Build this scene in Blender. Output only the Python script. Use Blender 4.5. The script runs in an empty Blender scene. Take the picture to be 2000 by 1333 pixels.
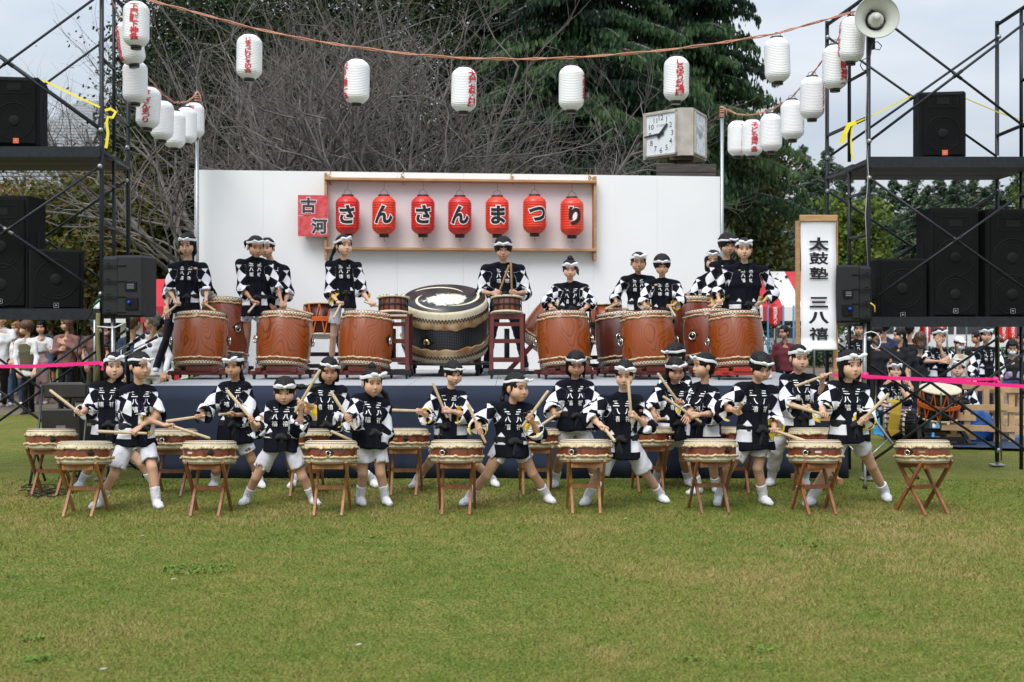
import bpy, math, random
import numpy as np
from mathutils import Vector, Matrix, noise as mnoise
from mathutils.bvhtree import BVHTree
random.seed(7); RNG = np.random.default_rng(7)
SC = bpy.context.scene; COL = SC.collection
# ------------------------------------------------------------------ camera, sky, sun, exposure
EYE, FPX, HZ = 1.55, 2400.0, 632.0
cam = bpy.data.cameras.new('camera'); camo = bpy.data.objects.new('camera', cam); COL.objects.link(camo)
camo.location = (0, 0, EYE); camo.rotation_euler = (math.pi/2, 0, 0)
cam.sensor_width = 36; cam.lens = 36*FPX/2000; cam.shift_y = -(666.5-HZ)/2000
cam.clip_start = 0.1; cam.clip_end = 900
cam.dof.use_dof = True; cam.dof.focus_distance = 11.5; cam.dof.aperture_fstop = 3.2
SC.camera = camo
w = bpy.data.worlds.new('World'); SC.world = w; w.use_nodes = True
nt = w.node_tree; nt.nodes.clear()
def wn(t, **k):
    n = nt.nodes.new(t)
    for a, b in k.items(): setattr(n, a, b)
    return n
SUN_EL, SUN_ROT = math.radians(52), math.radians(200)
sky = wn('ShaderNodeTexSky', sky_type='NISHITA', sun_disc=False, sun_elevation=SUN_EL, sun_rotation=SUN_ROT, dust_density=3.0)
tc = wn('ShaderNodeTexCoord'); sep = wn('ShaderNodeSeparateXYZ'); nt.links.new(tc.outputs['Generated'], sep.inputs[0])
grad = wn('ShaderNodeMapRange'); nt.links.new(sep.outputs['Z'], grad.inputs[0])
grad.inputs['From Min'].default_value = 0; grad.inputs['From Max'].default_value = 1; grad.inputs['To Min'].default_value = 1.0; grad.inputs['To Max'].default_value = 2.9
mapn = wn('ShaderNodeMapping'); mapn.inputs['Scale'].default_value = (1.6, 1.6, 5.5); nt.links.new(tc.outputs['Generated'], mapn.inputs[0])
cl = wn('ShaderNodeTexNoise'); cl.inputs['Scale'].default_value = 1.6; cl.inputs['Detail'].default_value = 5; nt.links.new(mapn.outputs[0], cl.inputs['Vector'])
cr = wn('ShaderNodeValToRGB'); nt.links.new(cl.outputs['Fac'], cr.inputs[0])
cr.color_ramp.elements[0].position = .38; cr.color_ramp.elements[0].color = (3.3, 3.85, 4.5, 1)
cr.color_ramp.elements[1].position = .60; cr.color_ramp.elements[1].color = (4.8, 5.1, 5.5, 1)
mul = wn('ShaderNodeVectorMath', operation='SCALE'); nt.links.new(cr.outputs[0], mul.inputs[0]); nt.links.new(grad.outputs[0], mul.inputs['Scale'])
mx = wn('ShaderNodeMix', data_type='RGBA'); mx.inputs[0].default_value = .93
nt.links.new(sky.outputs[0], mx.inputs[6]); nt.links.new(mul.outputs[0], mx.inputs[7])
bg = wn('ShaderNodeBackground'); bg.inputs['Strength'].default_value = .1; nt.links.new(mx.outputs[2], bg.inputs[0])
wo = wn('ShaderNodeOutputWorld'); nt.links.new(bg.outputs[0], wo.inputs[0])
sl = bpy.data.lights.new('sun', 'SUN'); sl.energy = 2.0; sl.angle = math.radians(34); sl.color = (1, .965, .92)
so = bpy.data.objects.new('sun', sl); COL.objects.link(so)
so.rotation_euler = (math.radians(90-52), 0, math.radians(-22))   # from behind the camera, slightly from the left
so.location = (-6, -10, 20)
SC.view_settings.view_transform = 'Standard'; SC.view_settings.look = 'None'; SC.view_settings.gamma = 1
SC.view_settings.exposure = 0.36; SC.view_settings.use_curve_mapping = False
SC.cycles.max_bounces = 6; SC.cycles.diffuse_bounces = 3; SC.cycles.transparent_max_bounces = 6
# ------------------------------------------------------------------ helpers
def W(px, py, Y): return Vector(((px-1000)/FPX*Y, Y, EYE-(py-HZ)/FPX*Y))
def gY(py, z=0.0): return (EYE-z)*FPX/(py-HZ)
def tag(o, label=None, cat=None, group=None, kind=None):
    if label: o['label'] = label
    if cat: o['category'] = cat
    if group: o['group'] = group
    if kind: o['kind'] = kind
    return o
def thing(name, label, cat, loc=(0, 0, 0), rz=0, group=None, kind=None):
    o = bpy.data.objects.new(name, None); COL.objects.link(o); o.empty_display_size = .1
    o.location = loc; o.rotation_euler = (0, 0, rz)
    return tag(o, label, cat, group, kind)
MATS = {}
def mat(name, col, rough=.6, metal=0, spec=.4, noise_amt=0, noise_scale=8, bump=0, bump_scale=60, col2=None, coat=0, sheen=0, detail=4, coords='Object', stretch=None, emit=0, trans=0):
    if name in MATS: return MATS[name]
    m = bpy.data.materials.new(name); m.use_nodes = True; t = m.node_tree; b = t.nodes['Principled BSDF']
    b.inputs['Base Color'].default_value = (*col, 1); b.inputs['Roughness'].default_value = rough; b.inputs['Metallic'].default_value = metal
    b.inputs['Specular IOR Level'].default_value = spec; b.inputs['Coat Weight'].default_value = coat; b.inputs['Sheen Weight'].default_value = sheen
    if coat: b.inputs['Coat Roughness'].default_value = .06
    if emit: b.inputs['Emission Color'].default_value = (*col, 1); b.inputs['Emission Strength'].default_value = emit
    if trans: b.inputs['Transmission Weight'].default_value = trans
    if noise_amt or col2 or bump:
        c = t.nodes.new('ShaderNodeTexCoord'); mp = t.nodes.new('ShaderNodeMapping'); t.links.new(c.outputs[coords], mp.inputs[0])
        if stretch: mp.inputs['Scale'].default_value = stretch
    if noise_amt or col2:
        n = t.nodes.new('ShaderNodeTexNoise'); n.inputs['Scale'].default_value = noise_scale; n.inputs['Detail'].default_value = detail
        t.links.new(mp.outputs[0], n.inputs['Vector'])
        r = t.nodes.new('ShaderNodeValToRGB'); r.color_ramp.elements[0].position = .35; r.color_ramp.elements[1].position = .68
        c2 = col2 or tuple(max(0, x*(1-noise_amt)) for x in col)
        r.color_ramp.elements[0].color = (*c2, 1); r.color_ramp.elements[1].color = (*col, 1)
        t.links.new(n.outputs['Fac'], r.inputs[0]); t.links.new(r.outputs[0], b.inputs['Base Color'])
    if bump:
        n2 = t.nodes.new('ShaderNodeTexNoise'); n2.inputs['Scale'].default_value = bump_scale; n2.inputs['Detail'].default_value = 3
        t.links.new(mp.outputs[0], n2.inputs['Vector'])
        bp = t.nodes.new('ShaderNodeBump'); bp.inputs['Strength'].default_value = bump; bp.inputs['Distance'].default_value = .02
        t.links.new(n2.outputs['Fac'], bp.inputs['Height']); t.links.new(bp.outputs[0], b.inputs['Normal'])
    MATS[name] = m; return m
def new_mesh(name, V, F, mats=(), midx=None, smooth=False, uv=None, attrs=None):
    """V (n,3); F list of lists or (m,k) array"""
    me = bpy.data.meshes.new(name); V = np.asarray(V, np.float32)
    if isinstance(F, np.ndarray):
        k = F.shape[1]; m = len(F)
        me.vertices.add(len(V)); me.vertices.foreach_set('co', V.ravel())
        me.loops.add(m*k); me.loops.foreach_set('vertex_index', F.ravel().astype(np.int32))
        me.polygons.add(m); me.polygons.foreach_set('loop_start', np.arange(0, m*k, k, dtype=np.int32))
        try: me.polygons.foreach_set('loop_total', np.full(m, k, np.int32))
        except Exception: pass
        me.update(calc_edges=True)
    else:
        me.from_pydata(V.tolist(), [], F); me.update()
    for mm in mats: me.materials.append(mm)
    if midx is not None: me.polygons.foreach_set('material_index', np.asarray(midx, np.int32))
    if smooth is True: me.polygons.foreach_set('use_smooth', np.ones(len(me.polygons), bool))
    elif smooth is not False: me.polygons.foreach_set('use_smooth', np.asarray(smooth, bool))
    if uv is not None:
        li = np.empty(len(me.loops), np.int32); me.loops.foreach_get('vertex_index', li)
        l = me.uv_layers.new(name='UVMap'); l.data.foreach_set('uv', np.asarray(uv, np.float32)[li].ravel())
    for an, av in (attrs or {}).items():
        a = me.attributes.new(an, 'FLOAT', 'POINT'); a.data.foreach_set('value', np.asarray(av, np.float32))
    return me
def link(name, me, parent=None, loc=None, M=None):
    o = bpy.data.objects.new(name, me); COL.objects.link(o)
    if parent is not None: o.parent = parent
    if loc is not None: o.location = loc
    if M is not None: o.matrix_local = M
    return o
def frame_of(d, up=Vector((0, 0, 1))):
    d = d.normalized()
    if abs(d.dot(up)) > .98: up = Vector((0, 1, 0))
    x = up.cross(d).normalized(); y = d.cross(x); return x, y, d
class MB:
    def __init__(s): s.V = []; s.F = []; s.mi = []; s.sm = []; s.m = 0; s.smooth = False; s.T = None
    def add(s, vs, fs, smooth=None):
        b = len(s.V)
        if s.T is not None: vs = [s.T @ Vector(v) for v in vs]
        s.V.extend([tuple(v) for v in vs]); sm = s.smooth if smooth is None else smooth
        for f in fs: s.F.append([i+b for i in f]); s.mi.append(s.m); s.sm.append(sm)
        return s
    def box(s, c, sz, rot=None, ch=0):
        x, y, z = sz[0]/2, sz[1]/2, sz[2]/2; c = Vector(c)
        if ch:
            k = ch; vs = []; 
            for sx in (-1, 1):
                for sy in (-1, 1):
                    for sz_ in (-1, 1):
                        vs += [(sx*x, sy*(y-k), sz_*(z-k)), (sx*(x-k), sy*y, sz_*(z-k)), (sx*(x-k), sy*(y-k), sz_*z)]
            def I(a, b, d, k_): return ((a > 0)*4+(b > 0)*2+(d > 0))*3+k_
            fs = []
            for a in (-1, 1):
                fs.append([I(a, -1, -1, 0), I(a, 1, -1, 0), I(a, 1, 1, 0), I(a, -1, 1, 0)][::a])
                fs.append([I(-1, a, -1, 1), I(-1, a, 1, 1), I(1, a, 1, 1), I(1, a, -1, 1)][::a])
                fs.append([I(-1, -1, a, 2), I(1, -1, a, 2), I(1, 1, a, 2), I(-1, 1, a, 2)][::a])
                for b in (-1, 1):
                    q = a*b
                    fs.append([I(a, b, -1, 0), I(a, b, -1, 1), I(a, b, 1, 1), I(a, b, 1, 0)][::q])
                    fs.append([I(a, -1, b, 0), I(a, 1, b, 0), I(a, 1, b, 2), I(a, -1, b, 2)][::q])
                    fs.append([I(-1, a, b, 1), I(-1, a, b, 2), I(1, a, b, 2), I(1, a, b, 1)][::q])
                    for d in (-1, 1):
                        fs.append([I(a, b, d, 0), I(a, b, d, 1), I(a, b, d, 2)][::a*b*d])
        else:
            vs = [(-x, -y, -z), (x, -y, -z), (x, y, -z), (-x, y, -z), (-x, -y, z), (x, -y, z), (x, y, z), (-x, y, z)]
            fs = [(0, 3, 2, 1), (4, 5, 6, 7), (0, 1, 5, 4), (1, 2, 6, 5), (2, 3, 7, 6), (3, 0, 4, 7)]
        if rot is not None: vs = [rot @ Vector(v) for v in vs]
        return s.add([Vector(v)+c for v in vs], fs, False)
    def beam(s, a, b, wx, wy, up=Vector((0, 0, 1)), ch=0):
        a = Vector(a); b = Vector(b); d = b-a; x, y, z = frame_of(d, up)
        R = Matrix((x, y, z)).transposed(); return s.box((a+b)/2, (wx, wy, d.length), R, ch)
    def tube(s, pts, r, n=8, cap=True, smooth=True, sx=1.0):
        pts = [Vector(p) for p in pts]; k = len(pts); rs = r if isinstance(r, (list, tuple)) else [r]*k
        vs = []; fs = []; px = None
        for i, p in enumerate(pts):
            d = (pts[min(i+1, k-1)]-pts[max(i-1, 0)])
            if d.length < 1e-9: d = Vector((0, 0, 1))
            x, y, z = frame_of(d)
            if px is not None:
                x = (px-z*px.dot(z)); x = x.normalized() if x.length > 1e-6 else frame_of(d)[0]; y = z.cross(x)
            px = x
            for j in range(n):
                a = 2*math.pi*j/n; vs.append(p+(x*math.cos(a)*sx+y*math.sin(a))*rs[i])
        for i in range(k-1):
            for j in range(n):
                fs.append((i*n+j, i*n+(j+1) % n, (i+1)*n+(j+1) % n, (i+1)*n+j))
        s.add(vs, fs, smooth)
        if cap:
            b = len(s.V)-len(vs)
            for f in (list(range(n))[::-1], [(k-1)*n+j for j in range(n)]):
                s.F.append([b+i for i in f]); s.mi.append(s.m); s.sm.append(False)
        return s
    def lathe(s, prof, n=24, M=None, smooth=True, caps=True, fn=None):
        """prof [(r,z)]; fn(theta,i,r,z)->(r,z)"""
        vs = []; fs = []; k = len(prof)
        for i, (r, z) in enumerate(prof):
            for j in range(n):
                a = 2*math.pi*j/n; rr, zz = (r, z) if fn is None else fn(a, i, r, z)
                vs.append(Vector((rr*math.cos(a), rr*math.sin(a), zz)))
        if M is not None: vs = [M @ v for v in vs]
        for i in range(k-1):
            for j in range(n): fs.append((i*n+j, i*n+(j+1) % n, (i+1)*n+(j+1) % n, (i+1)*n+j))
        s.add(vs, fs, smooth)
        if caps:
            b = len(s.V)-len(vs)
            if prof[0][0] > 1e-4: s.F.append([b+j for j in range(n)][::-1]); s.mi.append(s.m); s.sm.append(False)
            if prof[-1][0] > 1e-4: s.F.append([b+(k-1)*n+j for j in range(n)]); s.mi.append(s.m); s.sm.append(False)
        return s
    def ball(s, c, r, n=10, m=6, R=None):
        c = Vector(c); r = r if hasattr(r, '__len__') else (r, r, r); vs = []; fs = []
        for i in range(m+1):
            p = math.pi*i/m
            for j in range(n):
                a = 2*math.pi*j/n; v = Vector((r[0]*math.sin(p)*math.cos(a), r[1]*math.sin(p)*math.sin(a), -r[2]*math.cos(p)))
                vs.append((R @ v if R is not None else v)+c)
        for i in range(m):
            for j in range(n): fs.append((i*n+j, i*n+(j+1) % n, (i+1)*n+(j+1) % n, (i+1)*n+j))
        return s.add(vs, fs, True)
    def torus(s, c, R_, r, M=None, n=20, m=6):
        c = Vector(c); vs = []; fs = []
        for i in range(n):
            a = 2*math.pi*i/n
            for j in range(m):
                b = 2*math.pi*j/m; v = Vector(((R_+r*math.cos(b))*math.cos(a), (R_+r*math.cos(b))*math.sin(a), r*math.sin(b)))
                vs.append((M @ v if M is not None else v)+c)
        for i in range(n):
            for j in range(m): fs.append((i*m+j, ((i+1) % n)*m+j, ((i+1) % n)*m+(j+1) % m, i*m+(j+1) % m))
        return s.add(vs, fs, True)
    def strip(s, pts, nrm, width, th=.003):
        """ribbon through pts; nrm = outward normals list, width direction = tangent x normal"""
        k = len(pts); vs = []; fs = []
        for i in range(k):
            t = (Vector(pts[min(i+1, k-1)])-Vector(pts[max(i-1, 0)])).normalized(); nn = Vector(nrm[i]).normalized(); sd = t.cross(nn).normalized()
            wd = width[i] if hasattr(width, '__len__') else width; p = Vector(pts[i])
            vs += [p-sd*wd/2, p+sd*wd/2, p+sd*wd/2+nn*th, p-sd*wd/2+nn*th]
        for i in range(k-1):
            a = i*4; b = a+4
            for q in range(4): fs.append((a+q, a+(q+1) % 4, b+(q+1) % 4, b+q))
        fs.append((0, 3, 2, 1)); fs.append(((k-1)*4, (k-1)*4+1, (k-1)*4+2, (k-1)*4+3))
        return s.add(vs, fs, False)
    def mesh(s, name, mats): 
        if not isinstance(mats, (list, tuple)): mats = [mats]
        return new_mesh(name, s.V, s.F, mats, s.mi, s.sm)
    def build(s, name, mats, parent=None, loc=None, M=None): return link(name, s.mesh(name, mats), parent, loc, M)
# --- glyphs: flat outlines of the writing
GL = {}
def glyph(txt, bold=0.0, cut=0):
    key = (txt, bold, cut)
    if key in GL: return GL[key]
    c = bpy.data.curves.new('glyph', 'FONT'); c.body = txt; c.size = 1; c.align_x = 'CENTER'; c.align_y = 'CENTER'; c.offset = bold; c.resolution_u = 3
    o = bpy.data.objects.new('glyph', c); COL.objects.link(o)
    dg = bpy.context.evaluated_depsgraph_get(); me = bpy.data.meshes.new_from_object(o.evaluated_get(dg))
    if cut:
        import bmesh
        bm = bmesh.new(); bm.from_mesh(me)
        for ax in (0, 1):
            for i in range(-cut, cut+1):
                co = [0, 0, 0]; co[ax] = i/cut*.5; no = [0, 0, 0]; no[ax] = 1
                bmesh.ops.bisect_plane(bm, geom=bm.verts[:]+bm.edges[:]+bm.faces[:], plane_co=co, plane_no=no)
        bm.to_mesh(me); bm.free()
    V = np.array([v.co[:] for v in me.vertices], float).reshape(-1, 3); F = [list(p.vertices) for p in me.polygons]
    if len(V): V[:, :2] -= (V[:, :2].max(0)+V[:, :2].min(0))/2
    bpy.data.objects.remove(o); bpy.data.curves.remove(c); bpy.data.meshes.remove(me)
    GL[key] = (V, F); return GL[key]
def put_glyph(mb, txt, fn, size=1.0, bold=0.0, cut=0, sx=1.0, shear=0):
    V, F = glyph(txt, bold, cut)
    if len(V): mb.add([fn(v[0]*size*sx+shear*v[1]*size, v[1]*size) for v in V], F, False)
black = mat('black_paint', (.012, .013, .016), .45, noise_amt=.4, noise_scale=30)
white_ink = mat('white_ink', (.82, .82, .82), .8); black_ink = mat('black_ink', (.012, .012, .014), .7); red_ink = mat('red_ink', (.55, .02, .03), .7)
steel = mat('galvanised_steel', (.42, .44, .45), .38, .8, noise_amt=.25, noise_scale=40)
chrome = mat('chrome', (.7, .7, .68), .18, 1)
rope_m = mat('orange_white_cord', (.62, .38, .27), .8, col2=(.5, .16, .09), noise_scale=120)
# ------------------------------------------------------------------ ground
def ground_mat():
    m = bpy.data.materials.new('turf'); m.use_nodes = True; t = m.node_tree; b = t.nodes['Principled BSDF']
    c = t.nodes.new('ShaderNodeTexCoord')
    def nz(sc, det, st=None):
        n = t.nodes.new('ShaderNodeTexNoise'); n.inputs['Scale'].default_value = sc; n.inputs['Detail'].default_value = det
        if st:
            mp = t.nodes.new('ShaderNodeMapping'); mp.inputs['Scale'].default_value = st; t.links.new(c.outputs['Object'], mp.inputs[0]); t.links.new(mp.outputs[0], n.inputs['Vector'])
        else: t.links.new(c.outputs['Object'], n.inputs['Vector'])
        return n
    def ramp(n, p0, c0, p1, c1):
        r = t.nodes.new('ShaderNodeValToRGB'); r.color_ramp.elements[0].position = p0; r.color_ramp.elements[0].color = (*c0, 1)
        r.color_ramp.elements[1].position = p1; r.color_ramp.elements[1].color = (*c1, 1); t.links.new(n.outputs['Fac'], r.inputs[0]); return r
    big = ramp(nz(.75, 6), .36, (.105, .150, .022), .66, (.230, .205, .052)); mid = ramp(nz(5.5, 6), .34, (.085, .138, .017), .70, (.250, .210, .065))
    fine = ramp(nz(70, 5, (1, .55, 1)), .34, (.40, .40, .40), .68, (1.5, 1.5, 1.4))
    a = t.nodes.new('ShaderNodeMix'); a.data_type = 'RGBA'; a.inputs[0].default_value = .55; t.links.new(big.outputs[0], a.inputs[6]); t.links.new(mid.outputs[0], a.inputs[7])
    d = t.nodes.new('ShaderNodeMix'); d.data_type = 'RGBA'; d.blend_type = 'MULTIPLY'; d.inputs[0].default_value = 1; t.links.new(a.outputs[2], d.inputs[6]); t.links.new(fine.outputs[0], d.inputs[7])
    t.links.new(d.outputs[2], b.inputs['Base Color']); b.inputs['Roughness'].default_value = .9; b.inputs['Specular IOR Level'].default_value = .15
    bp = t.nodes.new('ShaderNodeBump'); bp.inputs['Strength'].default_value = .6; bp.inputs['Distance'].default_value = .03
    n = nz(90, 4); t.links.new(n.outputs['Fac'], bp.inputs['Height']); t.links.new(bp.outputs[0], b.inputs['Normal'])
    return m
def sheet(name, x0, x1, y0, y1, z, m, nx=2, ny=2, jag=0, **k):
    mb = MB(); vs = []; fs = []
    for j in range(ny+1):
        for i in range(nx+1):
            x = x0+(x1-x0)*i/nx; y = y0+(y1-y0)*j/ny
            if jag and j == 0: y += jag*mnoise.noise((x*.5, 3.1, 0))+jag*.4*mnoise.noise((x*2.3, 7.7, 0))
            vs.append((x, y, z))
    for j in range(ny):
        for i in range(nx):
            a = j*(nx+1)+i; fs.append((a, a+1, a+nx+2, a+nx+1))
    mb.add(vs, fs); o = mb.build(name, m); tag(o, kind='structure', **k); return o
turf = ground_mat()
sheet('lawn', -60, 60, -4, 60, 0, turf, 4, 4)
dirt = mat('dirt', (.20, .155, .105), .95, col2=(.13, .105, .072), noise_scale=3.5, bump=.5, bump_scale=30, detail=8)
sheet('dirt_path', -60, -2.6, 20.9, 34, .006, dirt, 120, 1, .5)
sheet('festival_ground', 3.6, 60, 18.6, 64, .006, dirt, 100, 1, .5)
far_g = mat('far_ground', (.075, .085, .045), .95, col2=(.12, .10, .06), noise_scale=.3)
sheet('far_ground', -400, 400, 60, 700, .002, far_g)
# grass blades: single uneven triangles, thinning with distance
def grass():
    N = 460000
    u = RNG.random(N); Yd = 4.6*(1+u*2.1)**1.0; Yd = 4.6+ (12.2-4.6)*u**1.35
    X = (RNG.random(N)-.5)*2*(Yd*.46+.3)
    # patchiness
    ph = np.zeros(N); wr = np.random.default_rng(12)
    for q in range(26):
        fr = .5*1.17**q; th = wr.random()*6.28; ph += np.sin((X*math.cos(th)+Yd*math.sin(th))*fr*1.6+wr.random()*6.28+1.2*np.sin((X*math.sin(th)-Yd*math.cos(th))*fr*.7))*(1.0/(1+.10*q))
    ph = ph/2.2
    keep = RNG.random(N) < (.72+.16*ph); X = X[keep]; Yd = Yd[keep]; ph = ph[keep]; n = len(X)
    h = (.010+.012*RNG.random(n))*(1+.12*ph); far = Yd > 9
    wd = (.0012+.0010*RNG.random(n))*(Yd/6); ang = RNG.random(n)*np.pi; lean = (RNG.random((n, 2))-.5)*.045
    V = np.empty((n, 3, 3)); dx = np.cos(ang)*wd; dy = np.sin(ang)*wd
    V[:, 0] = np.stack([X-dx, Yd-dy, np.zeros(n)], 1); V[:, 1] = np.stack([X+dx, Yd+dy, np.zeros(n)], 1)
    V[:, 2] = np.stack([X+lean[:, 0], Yd+lean[:, 1], h], 1)
    tint = np.clip(.46+.24*ph+.17*RNG.standard_normal(n), 0, 1)
    me = new_mesh('grass', V.reshape(-1, 3), np.arange(3*n).reshape(-1, 3), [blade_m], attrs={'tint': np.repeat(tint, 3)})
    tag(link('grass', me), 'short green lawn grass with straw coloured patches', 'grass', kind='stuff')
def tint_mat(name, stops, rough=.7, spec=.2, attr='tint', trans=.0):
    m = bpy.data.materials.new(name); m.use_nodes = True; t = m.node_tree; b = t.nodes['Principled BSDF']
    a = t.nodes.new('ShaderNodeAttribute'); a.attribute_name = attr; r = t.nodes.new('ShaderNodeValToRGB'); t.links.new(a.outputs['Fac'], r.inputs[0])
    e = r.color_ramp.elements; e[0].position = stops[0][0]; e[0].color = (*stops[0][1], 1); e[1].position = stops[-1][0]; e[1].color = (*stops[-1][1], 1)
    for p, c in stops[1:-1]: x = e.new(p); x.color = (*c, 1)
    t.links.new(r.outputs[0], b.inputs['Base Color']); b.inputs['Roughness'].default_value = rough; b.inputs['Specular IOR Level'].default_value = spec
    if trans:
        tr = t.nodes.new('ShaderNodeBsdfTranslucent'); t.links.new(r.outputs[0], tr.inputs[0]); ms = t.nodes.new('ShaderNodeMixShader'); ms.inputs[0].default_value = trans
        t.links.new(b.outputs[0], ms.inputs[1]); t.links.new(tr.outputs[0], ms.inputs[2]); t.links.new(ms.outputs[0], t.nodes['Material Output'].inputs[0])
    return m
blade_m = tint_mat('grass_blade', [(0, (.070, .128, .014)), (.3, (.115, .172, .024)), (.52, (.180, .205, .038)), (.72, (.250, .218, .064)), (1, (.36, .28, .12))], .75)
grass()
leafw = tint_mat('weed_leaf', [(0, (.065, .13, .015)), (1, (.13, .21, .03))], .6)
def weeds(px, py, wpx, n, name, label):
    Y = gY(py); c = W(px, py, Y); R = wpx/2/FPX*Y; V = []; F = []; T = []
    for i in range(int(n*.6)):
        a = random.random()*6.28; r = R*math.sqrt(random.random()); b = Vector((math.cos(a)*r, math.sin(a)*r*.7, .004)); l = .014+.022*random.random()
        th = random.random()*6.28; d = Vector((math.cos(th), math.sin(th), .35+.5*random.random())).normalized(); s_ = d.cross(Vector((0, 0, 1))).normalized()*l*.3
        k = len(V); V += [b, b+d*l*.5+s_, b+d*l, b+d*l*.5-s_]; F.append((k, k+1, k+2, k+3)); T += [random.random()]*4
    o = link(name, new_mesh(name, [v[:] for v in V], F, [leafw], attrs={'tint': T}), loc=(c.x, Y, 0)); tag(o, label, 'weeds', kind='stuff')
for a in [(390, 1114, 150, 420, 'flat patch of bright clover leaves in the left lawn'), (62, 1252, 45, 60, 'dark leafy weed tuft above the lower left tuft'), (72, 1290, 60, 110, 'bushy weed tuft near the lower left corner of the lawn'),
          (738, 1052, 30, 26, 'small sprig of weeds in front of the second stool'), (1586, 1066, 160, 190, 'long thin patch of green weeds below the right stools'), (1345, 1290, 60, 50, 'sparse weeds near the lower centre right'),
          (1335, 1010, 24, 30, 'little weed tuft beside the stool of the tall boy'), (20, 1126, 45, 30, 'weed sprigs at the left edge of the lawn'), (1480, 1272, 60, 40, 'thin weed sprigs at the lower right lawn')]:
    weeds(a[0], a[1], a[2], a[3], 'weed_patch', a[4])
lit = mat('dry_leaf', (.5, .48, .42), .8)
for px, py, lab in [(278, 1052, 'pale fallen leaf on the lawn below the second drum'), (338, 1138, 'tiny white scrap on the left lawn'), (700, 1268, 'white scrap of paper on the lower central lawn'), (202, 1316, 'pale scrap at the bottom left of the lawn'), (1222, 1018, 'white feather like scrap below the wide stance boy')]:
    mb = MB(); mb.T = Matrix.Scale(.6, 4); mb.add([(-.03, 0, 0), (0, -.012, .004), (.03, .004, .01), (0, .014, .006), (-.03, 0, -.002), (0, -.012, .001), (.03, .004, .007), (0, .014, .003)], [(0, 1, 2, 3), (7, 6, 5, 4), (0, 4, 5, 1), (1, 5, 6, 2), (2, 6, 7, 3), (3, 7, 4, 0)])
    Y = gY(py); tag(mb.build('fallen_leaf', lit, loc=(W(px, py, Y).x, Y, .02)), lab, 'leaf')
# ------------------------------------------------------------------ stage
ST = .93; SF = gY(753, ST)          # stage height and front edge
deck_m = mat('grey_carpet', (.42, .43, .45), .95, col2=(.34, .35, .37), noise_scale=160, bump=.3, bump_scale=300, detail=2)
skirt_m = mat('navy_cloth', (.020, .030, .060), .85, noise_amt=.25, noise_scale=1.5, bump=.25, bump_scale=4)
stg = thing('stage', 'low grey decked stage with a navy cloth skirt along its front', 'stage', (0, SF+2.2, 0))
xL, xR = W(284, 0, SF).x, W(1652, 0, SF).x
nd = 8
for i in range(nd):                  # deck boards of 0.9 m
    x0 = xL+(xR-xL)*i/nd; x1 = xL+(xR-xL)*(i+1)/nd
    MB().box(((x0+x1)/2, .05, ST-.02), (x1-x0-.004, 4.5, .04)).build('deck_panel', deck_m, stg)
mb = MB(); n = 240; vs = []; fs = []
for i in range(n+1):
    x = xL-.02+(xR-xL+.04)*i/n
    for j in range(7):
        z = ST-.003-(ST-.01)*j/6; f = (j/6)**1.3
        y = -2.225-.016*math.sin(x*9+math.sin(x*2.3)*2)*f-.010*math.sin(x*23+math.sin(x*5)*3+j*.3)*f-.06*f*mnoise.noise((x*1.3, j*.15, 0))-.05*max(0, f-.8)*3*abs(mnoise.noise((x*2.2, 5, 0)))
        vs.append((x, y, z))
for i in range(n):
    for j in range(6): a = i*7+j; fs.append((a, a+1, a+8, a+7))
mb.add(vs, fs, True)
for sx in (xL-.02, xR+.02):
    mb.add([(sx, -2.22, .01), (sx, 2.2, .01), (sx, 2.2, ST-.003), (sx, -2.22, ST-.003)], [(0, 1, 2, 3)])
sk = mb.build('skirt', skirt_m, stg); sm_ = sk.modifiers.new('s', 'SOLIDIFY'); sm_.thickness = .004
mb = MB(); mb.box(((xL+xR)/2, -2.20, ST-.035), (xR-xL, .03, .03)); mb.build('edge_trim', mat('alu_trim', (.5, .5, .5), .4, .6), stg)
# backdrop wall: rotated so that its left end is nearer
WA = W(380, 722, 16.15); WB = W(1407, 722, 16.9); WA.z = WB.z = ST
wd = WB-WA; WL = wd.length; wall_rz = math.atan2(wd.y, wd.x)
wall_m = mat('white_panel', (.84, .845, .85), .55, noise_amt=.035, noise_scale=1.2, spec=.3)
bk = thing('backdrop_wall', 'tall white panel wall standing at the back of the stage', 'wall', WA, wall_rz)
WH = (632-332)/FPX*16.15+EYE-ST
for i in range(8):
    MB().box((WL*(i+.5)/8, .02, WH/2), (WL/8-.0015, .04, WH)).build('panel', wall_m, bk)
brace_m = mat('bare_timber', (.45, .30, .16), .8, noise_amt=.3, noise_scale=12)
for i in range(5): MB().beam((.1+(WL-.2)*i/4, .06, .0), (.1+(WL-.2)*i/4, .06, WH-.05), .045, .04).build('batten', brace_m, bk)
def onwall(px, py, off=.0):
    """point on the front face of the backdrop (local coords of bk), off = distance in front"""
    d = Vector(((px-1000)/FPX, 1, -(py-HZ)/FPX)); nrm = Vector((math.sin(wall_rz), -math.cos(wall_rz), 0)); o = Vector((0, 0, EYE))
    t = ((WA+nrm*off)-o).dot(nrm)/d.dot(nrm); p = o+d*t-WA
    return Vector((p.x*math.cos(wall_rz)+p.y*math.sin(wall_rz), -off, p.z))
def wallworld(l): return Vector((WA.x+l.x*math.cos(wall_rz)-l.y*math.sin(wall_rz), WA.y+l.x*math.sin(wall_rz)+l.y*math.cos(wall_rz), WA.z+l.z))
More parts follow.
